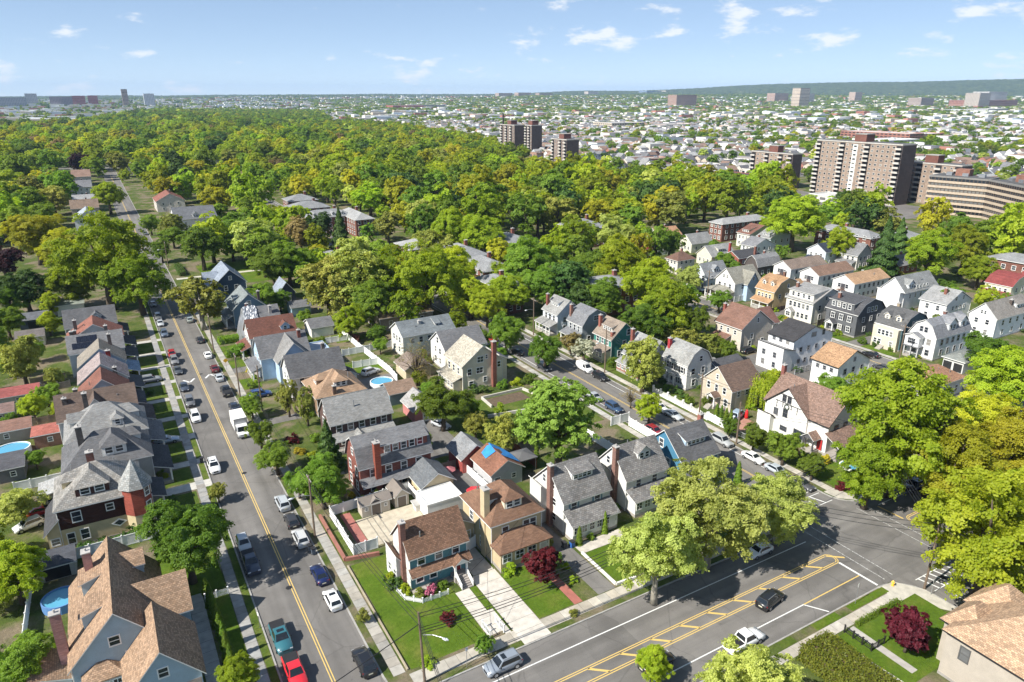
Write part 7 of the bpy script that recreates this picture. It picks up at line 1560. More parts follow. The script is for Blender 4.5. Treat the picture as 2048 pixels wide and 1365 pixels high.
# columnar cedars
for k,(x,y,hh) in enumerate(((4.3,89.6,2.7),(4.4,86.6,3.2),(4.5,84.2,3.4),(4.6,82.0,3.8),(4.6,79.8,4.0),(4.7,77.6,4.0),(4.7,75.4,4.2),(4.8,73.2,4.2),(4.8,71.2,4.2))):
    tree(x,y,.75,'arb',['columnar cedar at the top end of the row by the picket fence','columnar cedar second from the picket fence','columnar cedar third from the picket fence','columnar cedar fourth from the picket fence','columnar cedar in the middle of the drive row','columnar cedar sixth from the picket fence','columnar cedar third from the bottom of the drive row','columnar cedar second from the bottom of the drive row','columnar cedar lowest in the drive row'][k],hh/4.2)
for x,y,R,hs,lb in ((54.3,73.2,.62,1.0,'columnar cedar by the blue bin before the white house'),(59.4,73.6,.62,1.05,'columnar cedar at the porch door of the white house'),(88.0,73.5,.85,1.0,'tall columnar cedar by the side street behind the plane trees'),(63.2,99.4,.6,1.1,'columnar cedar beside the rust brown fence')): tree(x,y,R,'arb',lb,hs)
for k in range(8): tree(103.8+(k//4)*1.5,94.2-(k%4)*1.3+(k//4)*1.2,.65,'arb',['clipped cedar on the street side by the white solid fence','clipped cedar in the inner row by the silver blue SUV'][k//4]+[', first from the beige house',', second from the beige house',', third from the beige house',', farthest from the beige house'][k%4],.85,'clipped cedars beside the beige house')
# hedges
def hedge(label,x0,x1,y0,y1,h,key,leaf,n=4000,size=.17,seed=1):
    rs=np.random.RandomState(seed); w,d=x1-x0,y1-y0; A=np.array([w*d,w*h,w*h,d*h,d*h]); f=rs.choice(5,n,p=A/A.sum()); u,v=rs.uniform(-.5,.5,n),rs.uniform(0,1,n); t=rs.uniform(-.5,.5,n)
    C=np.zeros((n,3)); Nn=np.zeros((n,3))
    for k,(cx,cy,cz,nn) in enumerate(((u*w,t*d,np.full(n,h),(0,0,1)),(u*w,np.full(n,-d/2),v*h,(0,-1,.2)),(u*w,np.full(n,d/2),v*h,(0,1,.2)),(np.full(n,-w/2),t*d,v*h,(-1,0,.2)),(np.full(n,w/2),t*d,v*h,(1,0,.2)))):
        s=f==k; C[s]=np.stack([cx,cy,cz],1)[s]; Nn[s]=nn
    C+=rs.normal(size=(n,3))*.16; C[:,2]=np.abs(C[:,2]); Nn=Nn+rs.normal(size=(n,3))*.5; Nn/=np.linalg.norm(Nn,axis=1)[:,None]
    r=thing('hedge',label,'hedge',((x0+x1)/2,(y0+y1)/2,GZ)); link('leaves',quads_mesh('leaves',C,Nn,size,.5+rs.uniform(-.35,.35,n),MATS[leaf],rs),r)
    q=MB(); q.box(-w/2+.15,-d/2+.15,0,w/2-.15,d/2-.15,h-.2); link('branches',q.mesh('branches',MATS['soil']),r)
hedge('large clipped yellow green hedge beside the corner lawn',63.6,68.4,26,41.0,2.2,'h','leaf_hedge',22000,.12)
hedge('long clipped hedge before the tarp covered house',22.8,28.6,195.8,198.4,1.4,'h','leaf_green',4000)
hedge('clipped hedge beside the bright front lawn of the row',22.8,27.6,184.0,186.0,1.3,'h','leaf_green',3500)
hedge('dark clipped hedge corner by the wide lawn',22.6,24.6,284,300,1.6,'h','leaf_dark',3000)
hedge('dark hedge along the turret house fence',-10.5,-1.6,108.0,108.9,.9,'h','leaf_dark',4000,.12)
hedge('low hedge strip along the corner lawn path',74.9,83.6,41.15,41.5,.4,'h','leaf_green',2500,.08)

# foundation planting round the houses
yr=random.Random(33); SHC=[('green','shrub_0'),('dark green','shrub_1'),('lime','shrub_2'),('olive','shrub_olive')]; done=set()
for o in list(COL.objects):
    if o.parent is None and o.get('category')=='house' and o.location.y<235 and o.location.x<270:
        w=[c for c in o.children if c.name.split('.')[0]=='wall'][0]; co=[v.co for v in w.data.vertices]; hw=max(c.x for c in co); hd=max(c.y for c in co)
        for k in range(3):
            side=yr.choice(['front','side']); cn,kk=yr.choice(SHC); R=yr.uniform(.7,1.35)
            if side=='side': x,y=o.location.x+yr.uniform(-.9,.9)*hw,o.location.y-hd-R*.9
            else: x,y=o.location.x+(-1 if o.location.x>5 else 1)*(hw+R+.2)*1.0,o.location.y+yr.uniform(-.9,.9)*hd
            if 52<x<64 and y<76 or (8<x<21) or (86<x<99.5) or (158<x<169) or y<62.5 or (36<x<41 and y<92): continue
            lb='%s shrub at the %s of the %s'%(cn,side,' '.join(o['label'].split()[:8]))
            if lb in done: continue
            done.add(lb); shrub(x,y,R,lb,kk,yr.uniform(.8,1.3))
# small back yard trees
for x,y,R,sp,lb in ((-16,172,2.6,'green','green yard tree behind the pink slate house'),(-15,184,2.4,'olive','olive yard tree behind the blue sided house'),(-19,205,3.0,'green','green yard tree behind the faded red roof'),(-17,228,3.2,'lime','lime yard tree by the cream garage'),(-24,196,3.0,'green','green yard tree by the tan board fence'),(-28,215,3.6,'green','green yard tree beyond the cream garage'),(-30,186,3.4,'olive','olive yard tree beyond the grey board fence'),(-17,141,2.0,'green','green yard tree behind the pale hipped house'),(-25,126,3.4,'green','green yard tree behind the picket fence'),(-22,112,3.4,'lime','lime yard tree behind the turret house court'),(-20,99,3.0,'olive','olive yard tree beyond the shaded white fence'),
 (46,113,2.2,'green','green yard tree by the worn asphalt yard'),(57,112,2.8,'olive','olive yard tree on the weedy lot slope'),(60,120,2.6,'green','green yard tree above the weedy lot wall'),(64,106,2.6,'green','green yard tree at the feathery tree foot'),(57,134,2.2,'green','green yard tree behind the grey garage'),(58,142,2.0,'lime','lime yard tree by the pool fence'),(60,175,2.6,'green','green yard tree behind the white fences'),(47,201,2.6,'green','green yard tree between the back garages'),(44,224,3.0,'green','green yard tree before the navy garage'),(80,146,2.8,'green','green yard tree beside the side street bend'),(82,158,3.2,'green','green yard tree on the side street verge'),(82,172,3.4,'lime','lime yard tree on the side street verge'),(121,121,2.6,'green','green yard tree behind the swept roof house'),(124,134,3.0,'olive','olive yard tree behind the green house'),(122,91,2.8,'green','green yard tree behind the Tudor house'),(132,88,3.4,'green','green yard tree beside the tan shingle house'),(131,118,3.0,'green','green yard tree before the beige broad roof'),(128,100,2.4,'lime','lime yard tree behind the beige gabled house'),(193,146,2.6,'green','green yard tree behind the tan yellow gambrel'),(195,128,2.6,'green','green yard tree behind the pale three storey house'),(197,112,2.8,'green','green yard tree behind the dark grey gambrel'),(199,104,2.6,'lime','lime yard tree behind the teal gambrel'),(232,130,3.0,'green','green yard tree beside the tall white house'),(231,145,3.0,'green','green yard tree at the tan roofed apartments'),(232,160,3.0,'olive','olive yard tree at the solar apartments'),(200,180,3.0,'green','green yard tree before the brick house chimneys'),(192,186,3.0,'green','green yard tree by the pointed grey gables'),(238,190,3.2,'green','green yard tree beside the dark solar roof'),(222,212,3.0,'green','green yard tree before the cream bungalow'),(234,168,2.6,'lime','lime yard tree beside the slate gable house'),(242,150,3.0,'green','green yard tree by the brick bungalow'),(240,125,3.2,'green','green yard tree by the red gambrel roof'),(236,104,3.2,'green','green yard tree beside the right edge white house')):
    tree(x,y,R,sp,lb,1.0); NEAR_POS.append((x,y,R))

# ------------------------------------------------------------------ brick apartments, towers and far town
APT=[
 ('long brick garden apartment block with small white dormers behind the wide lawn',(84,108,338,352),8.4,11.4,'hip_x'),
 ('brick garden apartment wing with pale grey hip roof beside the far road',(104,113,324,352),8.2,11.0,'hip_y'),
 ('second grey roofed brick apartment block behind the dormered one',(86,106,372,386),8.2,11.2,'hip_x'),
 ('farthest grey roofed brick apartment block among the maples',(92,108,402,416),8.2,11.2,'hip_x'),
 ('middle brick apartment block with pale hipped roof under the budding tree',(100,116,248,264),8.2,11.2,'hip_y'),
 ('brick apartment wing with chimney stepping down beside the middle block',(110,122,226,246),8.2,11.0,'hip_y'),
 ('brick apartment wing lowest in the middle group',(108,119,203,222),8.2,11.0,'hip_y'),
 ('grey roofed brick apartments seen between lime maples',(134,150,238,256),8.2,11.4,'hip_y'),
 ('brick apartments with broad grey hip roof and chimney by the orange tan roofs',(180,196,250,268),8.2,11.6,'hip_x'),
 ('dark brick apartment block shaded by maples on the side street',(100.5,109.5,181,196),8.6,10.6,'hip_y'),
 ('brick apartment block behind the shaded car park',(128,142,164,178),8.6,10.6,'hip_x'),
 ('long brick apartment house with pale roof behind the red brown roofed house',(245,275,230,238),8.0,10.2,'hip_x'),
 ('brick apartment wing with grey roof in the right middle distance',(277,286,178,205),7.0,9.6,'hip_y'),
 ('low brick apartment wing running right behind the conifers',(286.5,302,170,180),7.0,9.4,'hip_x'),
 ('brick apartment house behind the red gambrel roof at the right edge',(272,284,104,130),9.0,11.2,'hip_y'),
 ('low house with sprawling blue grey roof and brick chimney behind the trees',(66,82,254,272),5.0,8.4,'hip_x')]
for lb,bx,e,r,k in APT:
    low='low house' in lb
    h=House('apartment_block' if not low else 'house',lb,'apartment block' if not low else 'house',bx,e,r,k,(.22,.10,.075),(.26,.265,.27) if 'pale' not in lb else (.34,.34,.335),'brick',found=0,ov=.5)
    z=[(0,1.8)] if low else [(0,1.8),(0,4.4),(0,7.0)]
    nW=max(3,int(h.d/3.4)); nS=max(3,int(h.w/3.4))
    h.wins('W',[(nW,q[1]) for q in z],1.2,1.4,1,span=.92).wins('S',[(nS,q[1]) for q in z],1.2,1.4,1,span=.92).chim(h.w*.2,h.d*.1,r+1.0,(.25,.10,.08),1.2,1.0)
    if 'dormers' in lb:
        for a in (-7,-2.5,2,6.5): h.dormer('S',a,1.4,1.0,1.0,'gable',1,wc=WHITE)

def boxobj(name,root,a,mat,col,parent=None):
    q=MB(); q.box(*a); return link(name,q.mesh(name,MATS[mat]),parent or root,color=col)
def tower(label,x0,x1,y0,y1,H,floors,cols,balc=(),col=(.34,.26,.205),end=True,group='brick apartment towers'):
    """apartment tower: brick walls, pale floor edges, stacked balconies and rows of windows on the west face"""
    w,d=x1-x0,y1-y0; r=thing('apartment_tower',label,'tower',((x0+x1)/2,(y0+y1)/2,0),0,group)
    boxobj('wall',r,(-w/2,-d/2,0,w/2,d/2,H),'brick',col); boxobj('roof',r,(-w/2-.3,-d/2-.3,H,w/2+.3,d/2+.3,H+.7),'concrete',(.50,.47,.43)); boxobj('roof_deck',r,(-w/2+.4,-d/2+.4,H+.7,w/2-.4,d/2-.4,H+.75),'flat_roof',(.10,.10,.10))
    boxobj('penthouse',r,(-w*.3,-3.5,H+.7,w*.3,4.5,H+5.0),'brick',(.20,.09,.07)); boxobj('penthouse_roof',r,(-w*.3-.2,-3.7,H+5.0,w*.3+.2,4.7,H+5.4),'concrete',(.35,.33,.30))
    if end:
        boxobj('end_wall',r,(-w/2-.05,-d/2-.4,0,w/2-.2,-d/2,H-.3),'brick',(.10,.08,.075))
    fh=H/floors; wm=MB(); wm.box(-.06,-.75,-.65,.02,.75,.65); wmesh=wm.mesh('window',MATS['paint'],uv=False); pm2=MB(); pm2.box(-.09,-.62,-.52,.0,.62,.52); pmesh=pm2.mesh('pane',MATS['glass'],uv=False)
    bm=MB(); bm.box(-1.5,-1.9,0,.0,1.9,.22); bm.box(-1.5,-1.9,.22,-1.42,1.9,1.15); bmesh_=bm.mesh('balcony',MATS['concrete'],uv=False)
    for c in range(cols):
        yy=d/2-(c+.5)*d/cols
        isb=c in balc
        if isb: boxobj('recess',r,(-w/2-.03,yy-1.9,1.0,-w/2+.02,yy+1.9,H-.4),'dark',None)  # flat dark strip paints the shade behind the balconies, wall is not set back
        for f in range(floors):
            z=fh*(f+.5)
            if isb: link('balcony',bmesh_,r,(-w/2,yy,fh*f+.1),color=(.52,.49,.45))
            elif c%4!=3 or f%1==0:
                o=link('window',wmesh,r,(-w/2,yy,z),color=(.62,.60,.56)); link('pane',pmesh,o)
    return r
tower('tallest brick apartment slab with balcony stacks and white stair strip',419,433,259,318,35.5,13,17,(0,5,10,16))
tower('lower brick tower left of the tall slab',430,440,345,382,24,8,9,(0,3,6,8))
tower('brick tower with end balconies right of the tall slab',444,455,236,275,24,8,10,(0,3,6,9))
tower('grey brown tower with a tall thin chimney far behind the park',411,424,700,731,32,11,6,(0,2,4),(.22,.17,.145))
tower('grey brown tower wing with balcony stacks beside the thin chimney',424.5,438,686,699.6,32,11,4,(0,2),(.22,.17,.145))
tower('small pale brown tower with white strips at the park edge',388,402,565,590,24,8,6,(0,3,5),(.27,.21,.18))
q=MB(); q.cyl(0,0,0,44,1.1,.9,10); tag(link('chimney_stack',q.mesh('chimney_stack',MATS['brick']),None,(412,727,0),color=(.06,.05,.05)),'tall thin dark chimney stack beside the far grey brown tower','chimney')
sw=MB(); sw.box(-.1,-1.6,0,.05,1.6,34.5); o=link('stair_strip',sw.mesh('stair_strip',MATS['paint']),[x for x in bpy.data.objects if x.get('label','').startswith('tallest brick')][0],(-7.05,1.2,0),color=(.78,.77,.73))
wmx=MB(); wmx.box(-.05,-1.0,-.5,.02,1.0,.5); wmx=wmx.mesh('stair_window',MATS['glass'],uv=False)
for f in range(13): link('stair_window',wmx,o,(-.12,0,2+f*2.62))
def office(label,p0,p1,depth,H,floors):
    p0,p1=Vector(p0),Vector(p1); L=(p1-p0).length; ang=math.atan2((p1-p0).y,(p1-p0).x); r=thing('office_wing',label,'office building',(p0.x,p0.y,0),ang,'banded office building')
    boxobj('wall',r,(0,0,0,L,depth,H),'paint',(.05,.04,.04)); boxobj('roof',r,(-.3,-.3,H,L+.3,depth+.3,H+.9),'concrete',(.22,.21,.20)); boxobj('roof_deck',r,(.5,.5,H+.9,L-.5,depth-.5,H+.95),'flat_roof',(.09,.09,.09)); fh=H/floors
    fin=MB(); fin.box(-.16,-.42,0,.16,-.02,fh*.52); fin=fin.mesh('fin',MATS['paint'],uv=False); n=int(L/1.9)
    for f in range(floors):
        boxobj('window_band',r,(.2,-.06,fh*f+fh*.48,L-.2,.02,fh*(f+1)),'glass',None); boxobj('spandrel',r,(-.2,-.5,fh*f,L+.2,-.005,fh*f+fh*.44),'concrete',(.48,.39,.30))
        if n*floors<=290 or f%2==0:
            for k in range(n): link('fin',fin,r,((k+.5)*L/n,0,fh*f+fh*.45),color=(.10,.075,.06))
    for k in range(3): boxobj('roof_unit',r,(L*(.2+.28*k),depth*.4,H+.95,L*(.2+.28*k)+3,depth*.4+2.5,H+2.6),'metal',None)
    boxobj('penthouse',r,(L*.35,depth*.45,H+.95,L*.35+7,depth*.45+6,H+4.6),'brick',(.30,.15,.11)); return r
office('banded office wing with tan strips nearest the brick tower',(413,236),(418,207),16,20,7)
office('angled middle wing of the banded tan office building',(418,206.6),(402,182),16,20,7)
office('angled right wing of the banded tan office building at the picture edge',(401.6,181.6),(376,150),16,20,7)
def block(label,x0,x1,y0,y1,H,col,roof=(.45,.44,.42),mat='brick',floors=None,z=0,cat='building',name='commercial_building',group=None,win=True):
    w,d=x1-x0,y1-y0; r=thing(name,label,cat,((x0+x1)/2,(y0+y1)/2,z),0,group); boxobj('wall',r,(-w/2,-d/2,-30 if z>5 else 0,w/2,d/2,H),mat,col)
    q=MB(); t=min(.5,w*.05); q.box(-w/2-.1,-d/2-.1,H,w/2+.1,d/2+.1,H+.12); link('roof',q.mesh('roof',MATS['flat_roof']),r,color=roof)
    q=MB()
    for a in ((-w/2-.15,-d/2-.15,w/2+.15,-d/2+t),(-w/2-.15,d/2-t,w/2+.15,d/2+.15),(-w/2-.15,-d/2+t,-w/2+t,d/2-t),(w/2-t,-d/2+t,w/2+.15,d/2-t)): q.box(a[0],a[1],H+.12,a[2],a[3],H+.7)
    link('parapet',q.mesh('parapet',MATS['concrete']),r,color=[min(.7,c*1.15) for c in col])
    if win:
        fl=floors or max(1,int(H/3.6)); fh=H/fl
        for f in range(fl):
            q=MB(); nW=max(2,int(d/6)); nS=max(2,int(w/6))
            for k in range(nW): yy=-d/2+(k+.5)*d/nW; q.box(-w/2-.05,yy-d/nW*.32,fh*f+fh*.38,-w/2+.02,yy+d/nW*.32,fh*f+fh*.8)
            for k in range(nS): xx=-w/2+(k+.5)*w/nS; q.box(xx-w/nS*.32,-d/2-.05,fh*f+fh*.38,xx+w/nS*.32,-d/2+.02,fh*f+fh*.8)
            link('window_row',q.mesh('window_row',MATS['glass'],uv=False),r)['kind']='stuff'
    if w>9 and d>9: boxobj('roof_unit',r,(w*.1,-d*.1,H+.12,w*.1+2.5,-d*.1+2,H+1.6),'metal',None)
    return r
block('dark flat roofed brick hall before the brick towers',400,421,336,398,8.5,(.20,.075,.06),(.06,.06,.065))
block('white flat roofed shop behind the brick towers forecourt',447,470,312,332,5,(.66,.65,.62),(.6,.6,.58),'stucco')
block('white low parking deck in front of the tall slab',395,412,268,300,4,(.62,.61,.58),(.5,.5,.49),'concrete')
slabs('driveway','grey parking court before the brick apartment towers',376,430,225,345,'asphalt')
slabs('driveway','wide grey parking lots beyond the park edge',395,540,395,640,'asphalt')
# brick mill lofts and warehouses on the right
block('four storey red and white loft building behind the tall slab',958,990,585,690,14,(.36,.17,.13),(.6,.59,.57),floors=4)
block('red and white loft building with pale roof by the rail line',992,1062,596,626,12,(.38,.17,.13),(.66,.65,.63),floors=3)
block('white industrial hall on the right plain',870,940,560,600,9,(.66,.65,.63),(.62,.61,.6),'stucco')
block('long white warehouse with blue trim at the right edge',1000,1080,490,530,9,(.62,.64,.68),(.68,.69,.7),'stucco')
block('long low white roofed depot on the right plain',800,860,700,760,7,(.60,.58,.55),(.7,.69,.67),'stucco')
cr=random.Random(5)
CW=[(.66,.64,.60),(.36,.16,.12),(.52,.46,.38),(.30,.28,.27),(.58,.55,.5),(.42,.26,.19)]
RC2=[('pale',(.55,.54,.52)),('mid grey',(.35,.34,.33)),('black',(.16,.16,.16)),('white',(.62,.61,.6))]; CN=['white','red brick','tan','dark grey','cream','brown brick']
for k in range(26):
    X=cr.uniform(400,560); Yv=cr.uniform(400,660); w,d=cr.uniform(12,30),cr.uniform(10,24)
    if (X-394)**2+(Yv-577)**2<1200 or (X-430)**2+(Yv-363)**2<1600: continue
    ci=k%6; c=CW[ci]; rn_,rcc=RC2[(k//6)%4]; block('%s shop block with %s flat roof beyond the maple wood edge'%(CN[ci],rn_),X,X+w,Yv,Yv+d,cr.uniform(4,7.5),c,rcc,'brick' if 'brick' in CN[ci] else 'stucco',group='low shops beyond the park')

# ------------------------------------------------------------------ terrain far off
def sstep(a,b,t): t=np.clip((t-a)/(b-a),0,1); return t*t*(3-2*t)
def terr(x,y):
    x=np.asarray(x,float); y=np.asarray(y,float); d=np.hypot(x,y); az=np.degrees(np.arctan2(x,y))
    ridge=np.interp(az,[-40,-6,0,6,12,20,27,31,33,36,39.5,43,46,50,56,66,90],[30,34,36,44,52,56,58,64,74,96,92,120,142,164,178,198,210])
    base=sstep(3200,8000,d)*np.minimum(ridge,66); hill=sstep(6700,8500,d)*np.maximum(ridge-66,0)
    roll=6*np.sin(x*.0021+1.3)*np.sin(y*.0017)+4*np.sin(x*.0047)*np.sin(y*.0039+.7)
    return base+hill+np.where(d>2600,sstep(2600,4200,d)*roll,0)
azs=np.radians(np.linspace(-14,74,820)); ds=np.concatenate([np.linspace(2600,5200,50),np.linspace(5230,8600,150),np.linspace(8700,12000,20)])
A_,D_=np.meshgrid(azs,ds); Xh,Yh=np.sin(A_)*D_,np.cos(A_)*D_; Zh=terr(Xh,Yh)
rs_=np.random.RandomState(3); can=rs_.uniform(0,1,Zh.shape); can=(can+np.roll(can,1,1)+np.roll(can,1,0))/3
Zh=Zh+np.where(D_>5000,(can*15)*sstep(5000,6000,D_),0)-.3; Zh[0]=-.3
na,ndv=len(azs),len(ds); hv=np.stack([Xh,Yh,Zh],-1).reshape(-1,3)
ii=(np.arange(ndv-1)[:,None]*na+np.arange(na-1)[None]).reshape(-1); hf=np.stack([ii,ii+1,ii+na+1,ii+na],1)
me=bpy.data.meshes.new('hills'); me.from_pydata(hv.tolist(),[],hf.tolist())
m,nt,b=new_mat('hill_woods'); pos=geo_pos(nt)
c=ramp(nt,noise(nt,.018,5,.7,pos),[(0.3,(.016,.035,.014)),(.5,(.045,.075,.025)),(.66,(.085,.11,.035)),(.76,(.32,.31,.28))])
f=ramp(nt,noise(nt,.06,4,.7,pos),[(.3,.45),(.7,1.3)]); nt.links.new(mixc(nt,1.0,c,f,'MULTIPLY'),b.inputs['Base Color']); b.inputs['Roughness'].default_value=.95
me.materials.append(m); tag(link('hills',me),'low wooded hills and long blue ridge on the horizon',None,None,'structure')

# distant blocks on the skyline: centre, size, top height, colour
SKY=[('pair of red brick slab towers on the left skyline, nearer one',-16,40,4280,4320,59,(.36,.10,.08)),('pair of red brick slab towers on the left skyline, right one',52,95,4270,4310,60,(.36,.10,.08)),('slender brown tower highest on the left skyline',318,360,6660,6710,105,(.33,.25,.20)),('white blue twin slab tower on the left skyline',465,540,6560,6620,72,(.56,.58,.62)),('pale tower with dark cap far left on the skyline',-345,-265,7040,7090,72,(.48,.48,.50)),('long low grey hospital block at the far left',-500,-330,6690,6780,44,(.36,.36,.40)),('long dark block between the left towers',-180,-25,6900,7000,49,(.24,.20,.22)),
 ('tall cream tower before the blue ridge',5230,5350,4200,4280,116,(.58,.48,.38)),('stepped tan tower block before the ridge',6455,6560,4550,4617,87,(.52,.40,.33)),('ribbed brown office block on the right skyline',3466,3570,2090,2156,50,(.38,.31,.27)),('wide red brick building with window bands on the right skyline',3394,3661,1762,1918,41,(.36,.17,.13)),('white terraced block in front of the wide red building',2590,2716,1331,1400,19,(.56,.56,.55)),('blue glass slab before the ridge',8000,8300,9400,9600,122,(.20,.28,.42)),('cream slab beside the blue glass slab',8320,8620,9300,9500,126,(.56,.52,.46)),('lone pale tower on the saddle of the ridge',6800,6990,9350,9450,110,(.60,.52,.46)),('tan brick blocks low before the ridge',4050,4260,4400,4500,62,(.42,.28,.22)),
 ('row of tan blocks on the middle skyline, left',4700,4900,8400,8500,84,(.46,.36,.30)),('row of tan blocks on the middle skyline, middle',4960,5150,8350,8450,90,(.48,.36,.30)),('row of tan blocks on the middle skyline, right',5220,5420,8250,8350,84,(.44,.34,.28)),('long low red building far beyond the town',1115,1250,2880,2960,22,(.42,.14,.11)),('long grey office beside the far red building',1260,1400,2990,3080,21,(.38,.38,.38)),('cream office with bands in the middle town',880,960,1130,1190,12,(.58,.50,.40)),('brown flat block beside the cream office',970,1050,1080,1140,9,(.40,.28,.22)),('red brick square tower house in the right town',1880,1905,1290,1315,20,(.42,.17,.12)),('white long shed with blue roof edge at the far right',1420,1500,640,700,10,(.6,.62,.66)),('tan terraced block on the right slope',5500,5640,2900,3000,75,(.50,.44,.38)),('white slab far right before the ridge',6000,6260,3100,3220,85,(.58,.56,.54)),('tan wide block before the ridge middle',6100,6300,5200,5300,78,(.46,.32,.26)),('pale group of blocks before the ridge',5900,6060,4700,4800,74,(.55,.50,.46))]
for lb,x0,x1,y0,y1,top,colr in SKY:
    if math.hypot(x0,y0)>4500: x0,x1,y0,y1,top=x0*.6,x1*.6,y0*.6,y1*.6,64+(top-64)*.6
    zg=float(terr((x0+x1)/2,(y0+y1)/2)); block(lb,x0,x1,y0,y1,max(8,top-zg),colr,(.4,.39,.38),'stucco',z=zg,name='distant_building',floors=max(2,min(14,int((top-zg)/4))))

# ------------------------------------------------------------------ woodland and town
def inside(poly,x,y):
    x=np.asarray(x); y=np.asarray(y); c=np.zeros(x.shape,bool); n=len(poly); j=n-1
    for i in range(n):
        xi,yi=poly[i]; xj,yj=poly[j]
        if yi!=yj: c^=((yi>y)!=(yj>y))&(x<(xj-xi)*(y-yi)/(yj-yi)+xi)
        j=i
    return c
foot=[]
for o in list(COL.objects):
    if o.parent is None and o.type=='EMPTY' and o.get('category') in('house','garage','apartment block','tower','office building','building','apartment house','shed','outbuilding','carport','bungalow'):
        for ch in o.children:
            if ch.name.startswith(('wall','wing')) and ch.type=='MESH':
                c=[v.co for v in ch.data.vertices]; foot.append((o.location.x+min(q.x for q in c),o.location.x+max(q.x for q in c),o.location.y+min(q.y for q in c),o.location.y+max(q.y for q in c)))
foot=np.array(foot)
def clear(x,y,R,near=True,pad=.35):
    """keep trunks off buildings and roads, and crowns from swallowing whole roofs"""
    ok=np.ones(len(x),bool)
    for a,b_,c,d in foot: ok&=~((x>a-R*pad)&(x<b_+R*pad)&(y>c-R*pad)&(y<d+R*pad))
    for a,b_ in ((8,21),(86,100),(158,170)): ok&=~((x>a)&(x<b_)&(y<900))
    if near:
        for X,Yv,r in NEAR_POS: ok&=((x-X)**2+(y-Yv)**2)>((r+R)*.62)**2
    return ok
wr=np.random.RandomState(17)
def scatter(poly,step,jit=.42):
    p=np.array(poly); gx=np.arange(p[:,0].min(),p[:,0].max(),step); gy=np.arange(p[:,1].min(),p[:,1].max(),step); X,Yv=np.meshgrid(gx,gy); X=X.ravel()+wr.uniform(-jit,jit,X.size)*step; Yv=Yv.ravel()+wr.uniform(-jit,jit,Yv.size)*step
    k=inside(poly,X,Yv); return X[k],Yv[k]
pts=[]
for poly,step in ((WOODS,15.5),(WOODS_RIGHT,15),(WOODS_LEFT,15),(WOODS_MID,13.5)):
    X,Yv=scatter(poly,step); R=(5.5+6.5*wr.uniform(0,1,len(X))**1.3)*(.8 if poly is WOODS_MID else 1); R=np.where((X>290)&(Yv>330),np.minimum(R,8.0),R); k=clear(X,Yv,R,True,.75 if poly is WOODS_MID else .35); k&=~((X>330)&(X<412)&(Yv>480)&(Yv<600)); k&=wr.uniform(0,1,len(X))<.93; pts.append(np.stack([X[k],Yv[k],R[k]],1))
pts=np.concatenate(pts); dist=np.hypot(pts[:,0],pts[:,1]); pts=pts[np.argsort(dist)]
SPL=['lime','green','gold','dark','olive','rust','sage']; SPW=[.50,.24,.14,.04,.05,.01,.02]
nind=230
CW_={'lime':'yellow green','green':'mid green','gold':'golden','dark':'dark green','olive':'olive','rust':'rusty brown','sage':'pale grey green'}
MARKS=[(15,330,'the far end of the long street'),(42,390,'the farm style house'),(37,465,'the rust red roofed house'),(-45,480,'the left edge white houses'),(95,345,'the dormered brick apartments'),(96,400,'the farthest brick apartments'),(108,255,'the middle brick apartments'),(115,210,'the lowest middle apartment wing'),(142,250,'the apartments between lime maples'),(188,260,'the broad roofed brick apartments'),(105,188,'the dark brick apartment block'),(135,170,'the shaded car park'),(218,238,'the orange tan roofed house'),(260,234,'the long brick apartment house'),(281,190,'the right middle brick wing'),(295,150,'the conifers at the right'),(330,200,'the banded office building'),(75,262,'the low blue grey roof'),(150,330,'the back of the apartments'),(210,330,'the left end of the shops'),(300,300,'the foot of the brick towers'),(70,210,'the construction roof'),(60,300,'the wide shaded lawn'),(150,205,'the far street bend'),(250,280,'the back of the long brick apartments')]
def wood_label(x,y,R,sp):
    mk=min(MARKS,key=lambda q:(q[0]-x)**2+(q[1]-y)**2); return '%s %s tree in the woods by %s'%('large' if R>8 else 'smaller',CW_[sp],mk[2])
FARC={}
for i in range(min(nind,len(pts))):
    x,y,R=pts[i]; sp=SPL[wr.choice(7,p=SPW)] if i>=7 else SPL[i]; t=tree(x,y,R,sp,wood_label(x,y,R,sp),wr.uniform(.92,1.2),'woodland trees beyond the houses',True)
    cr_=[c for c in t.children if c.name.startswith('crown')][0]; FARC.setdefault(cr_.data.name,cr_)
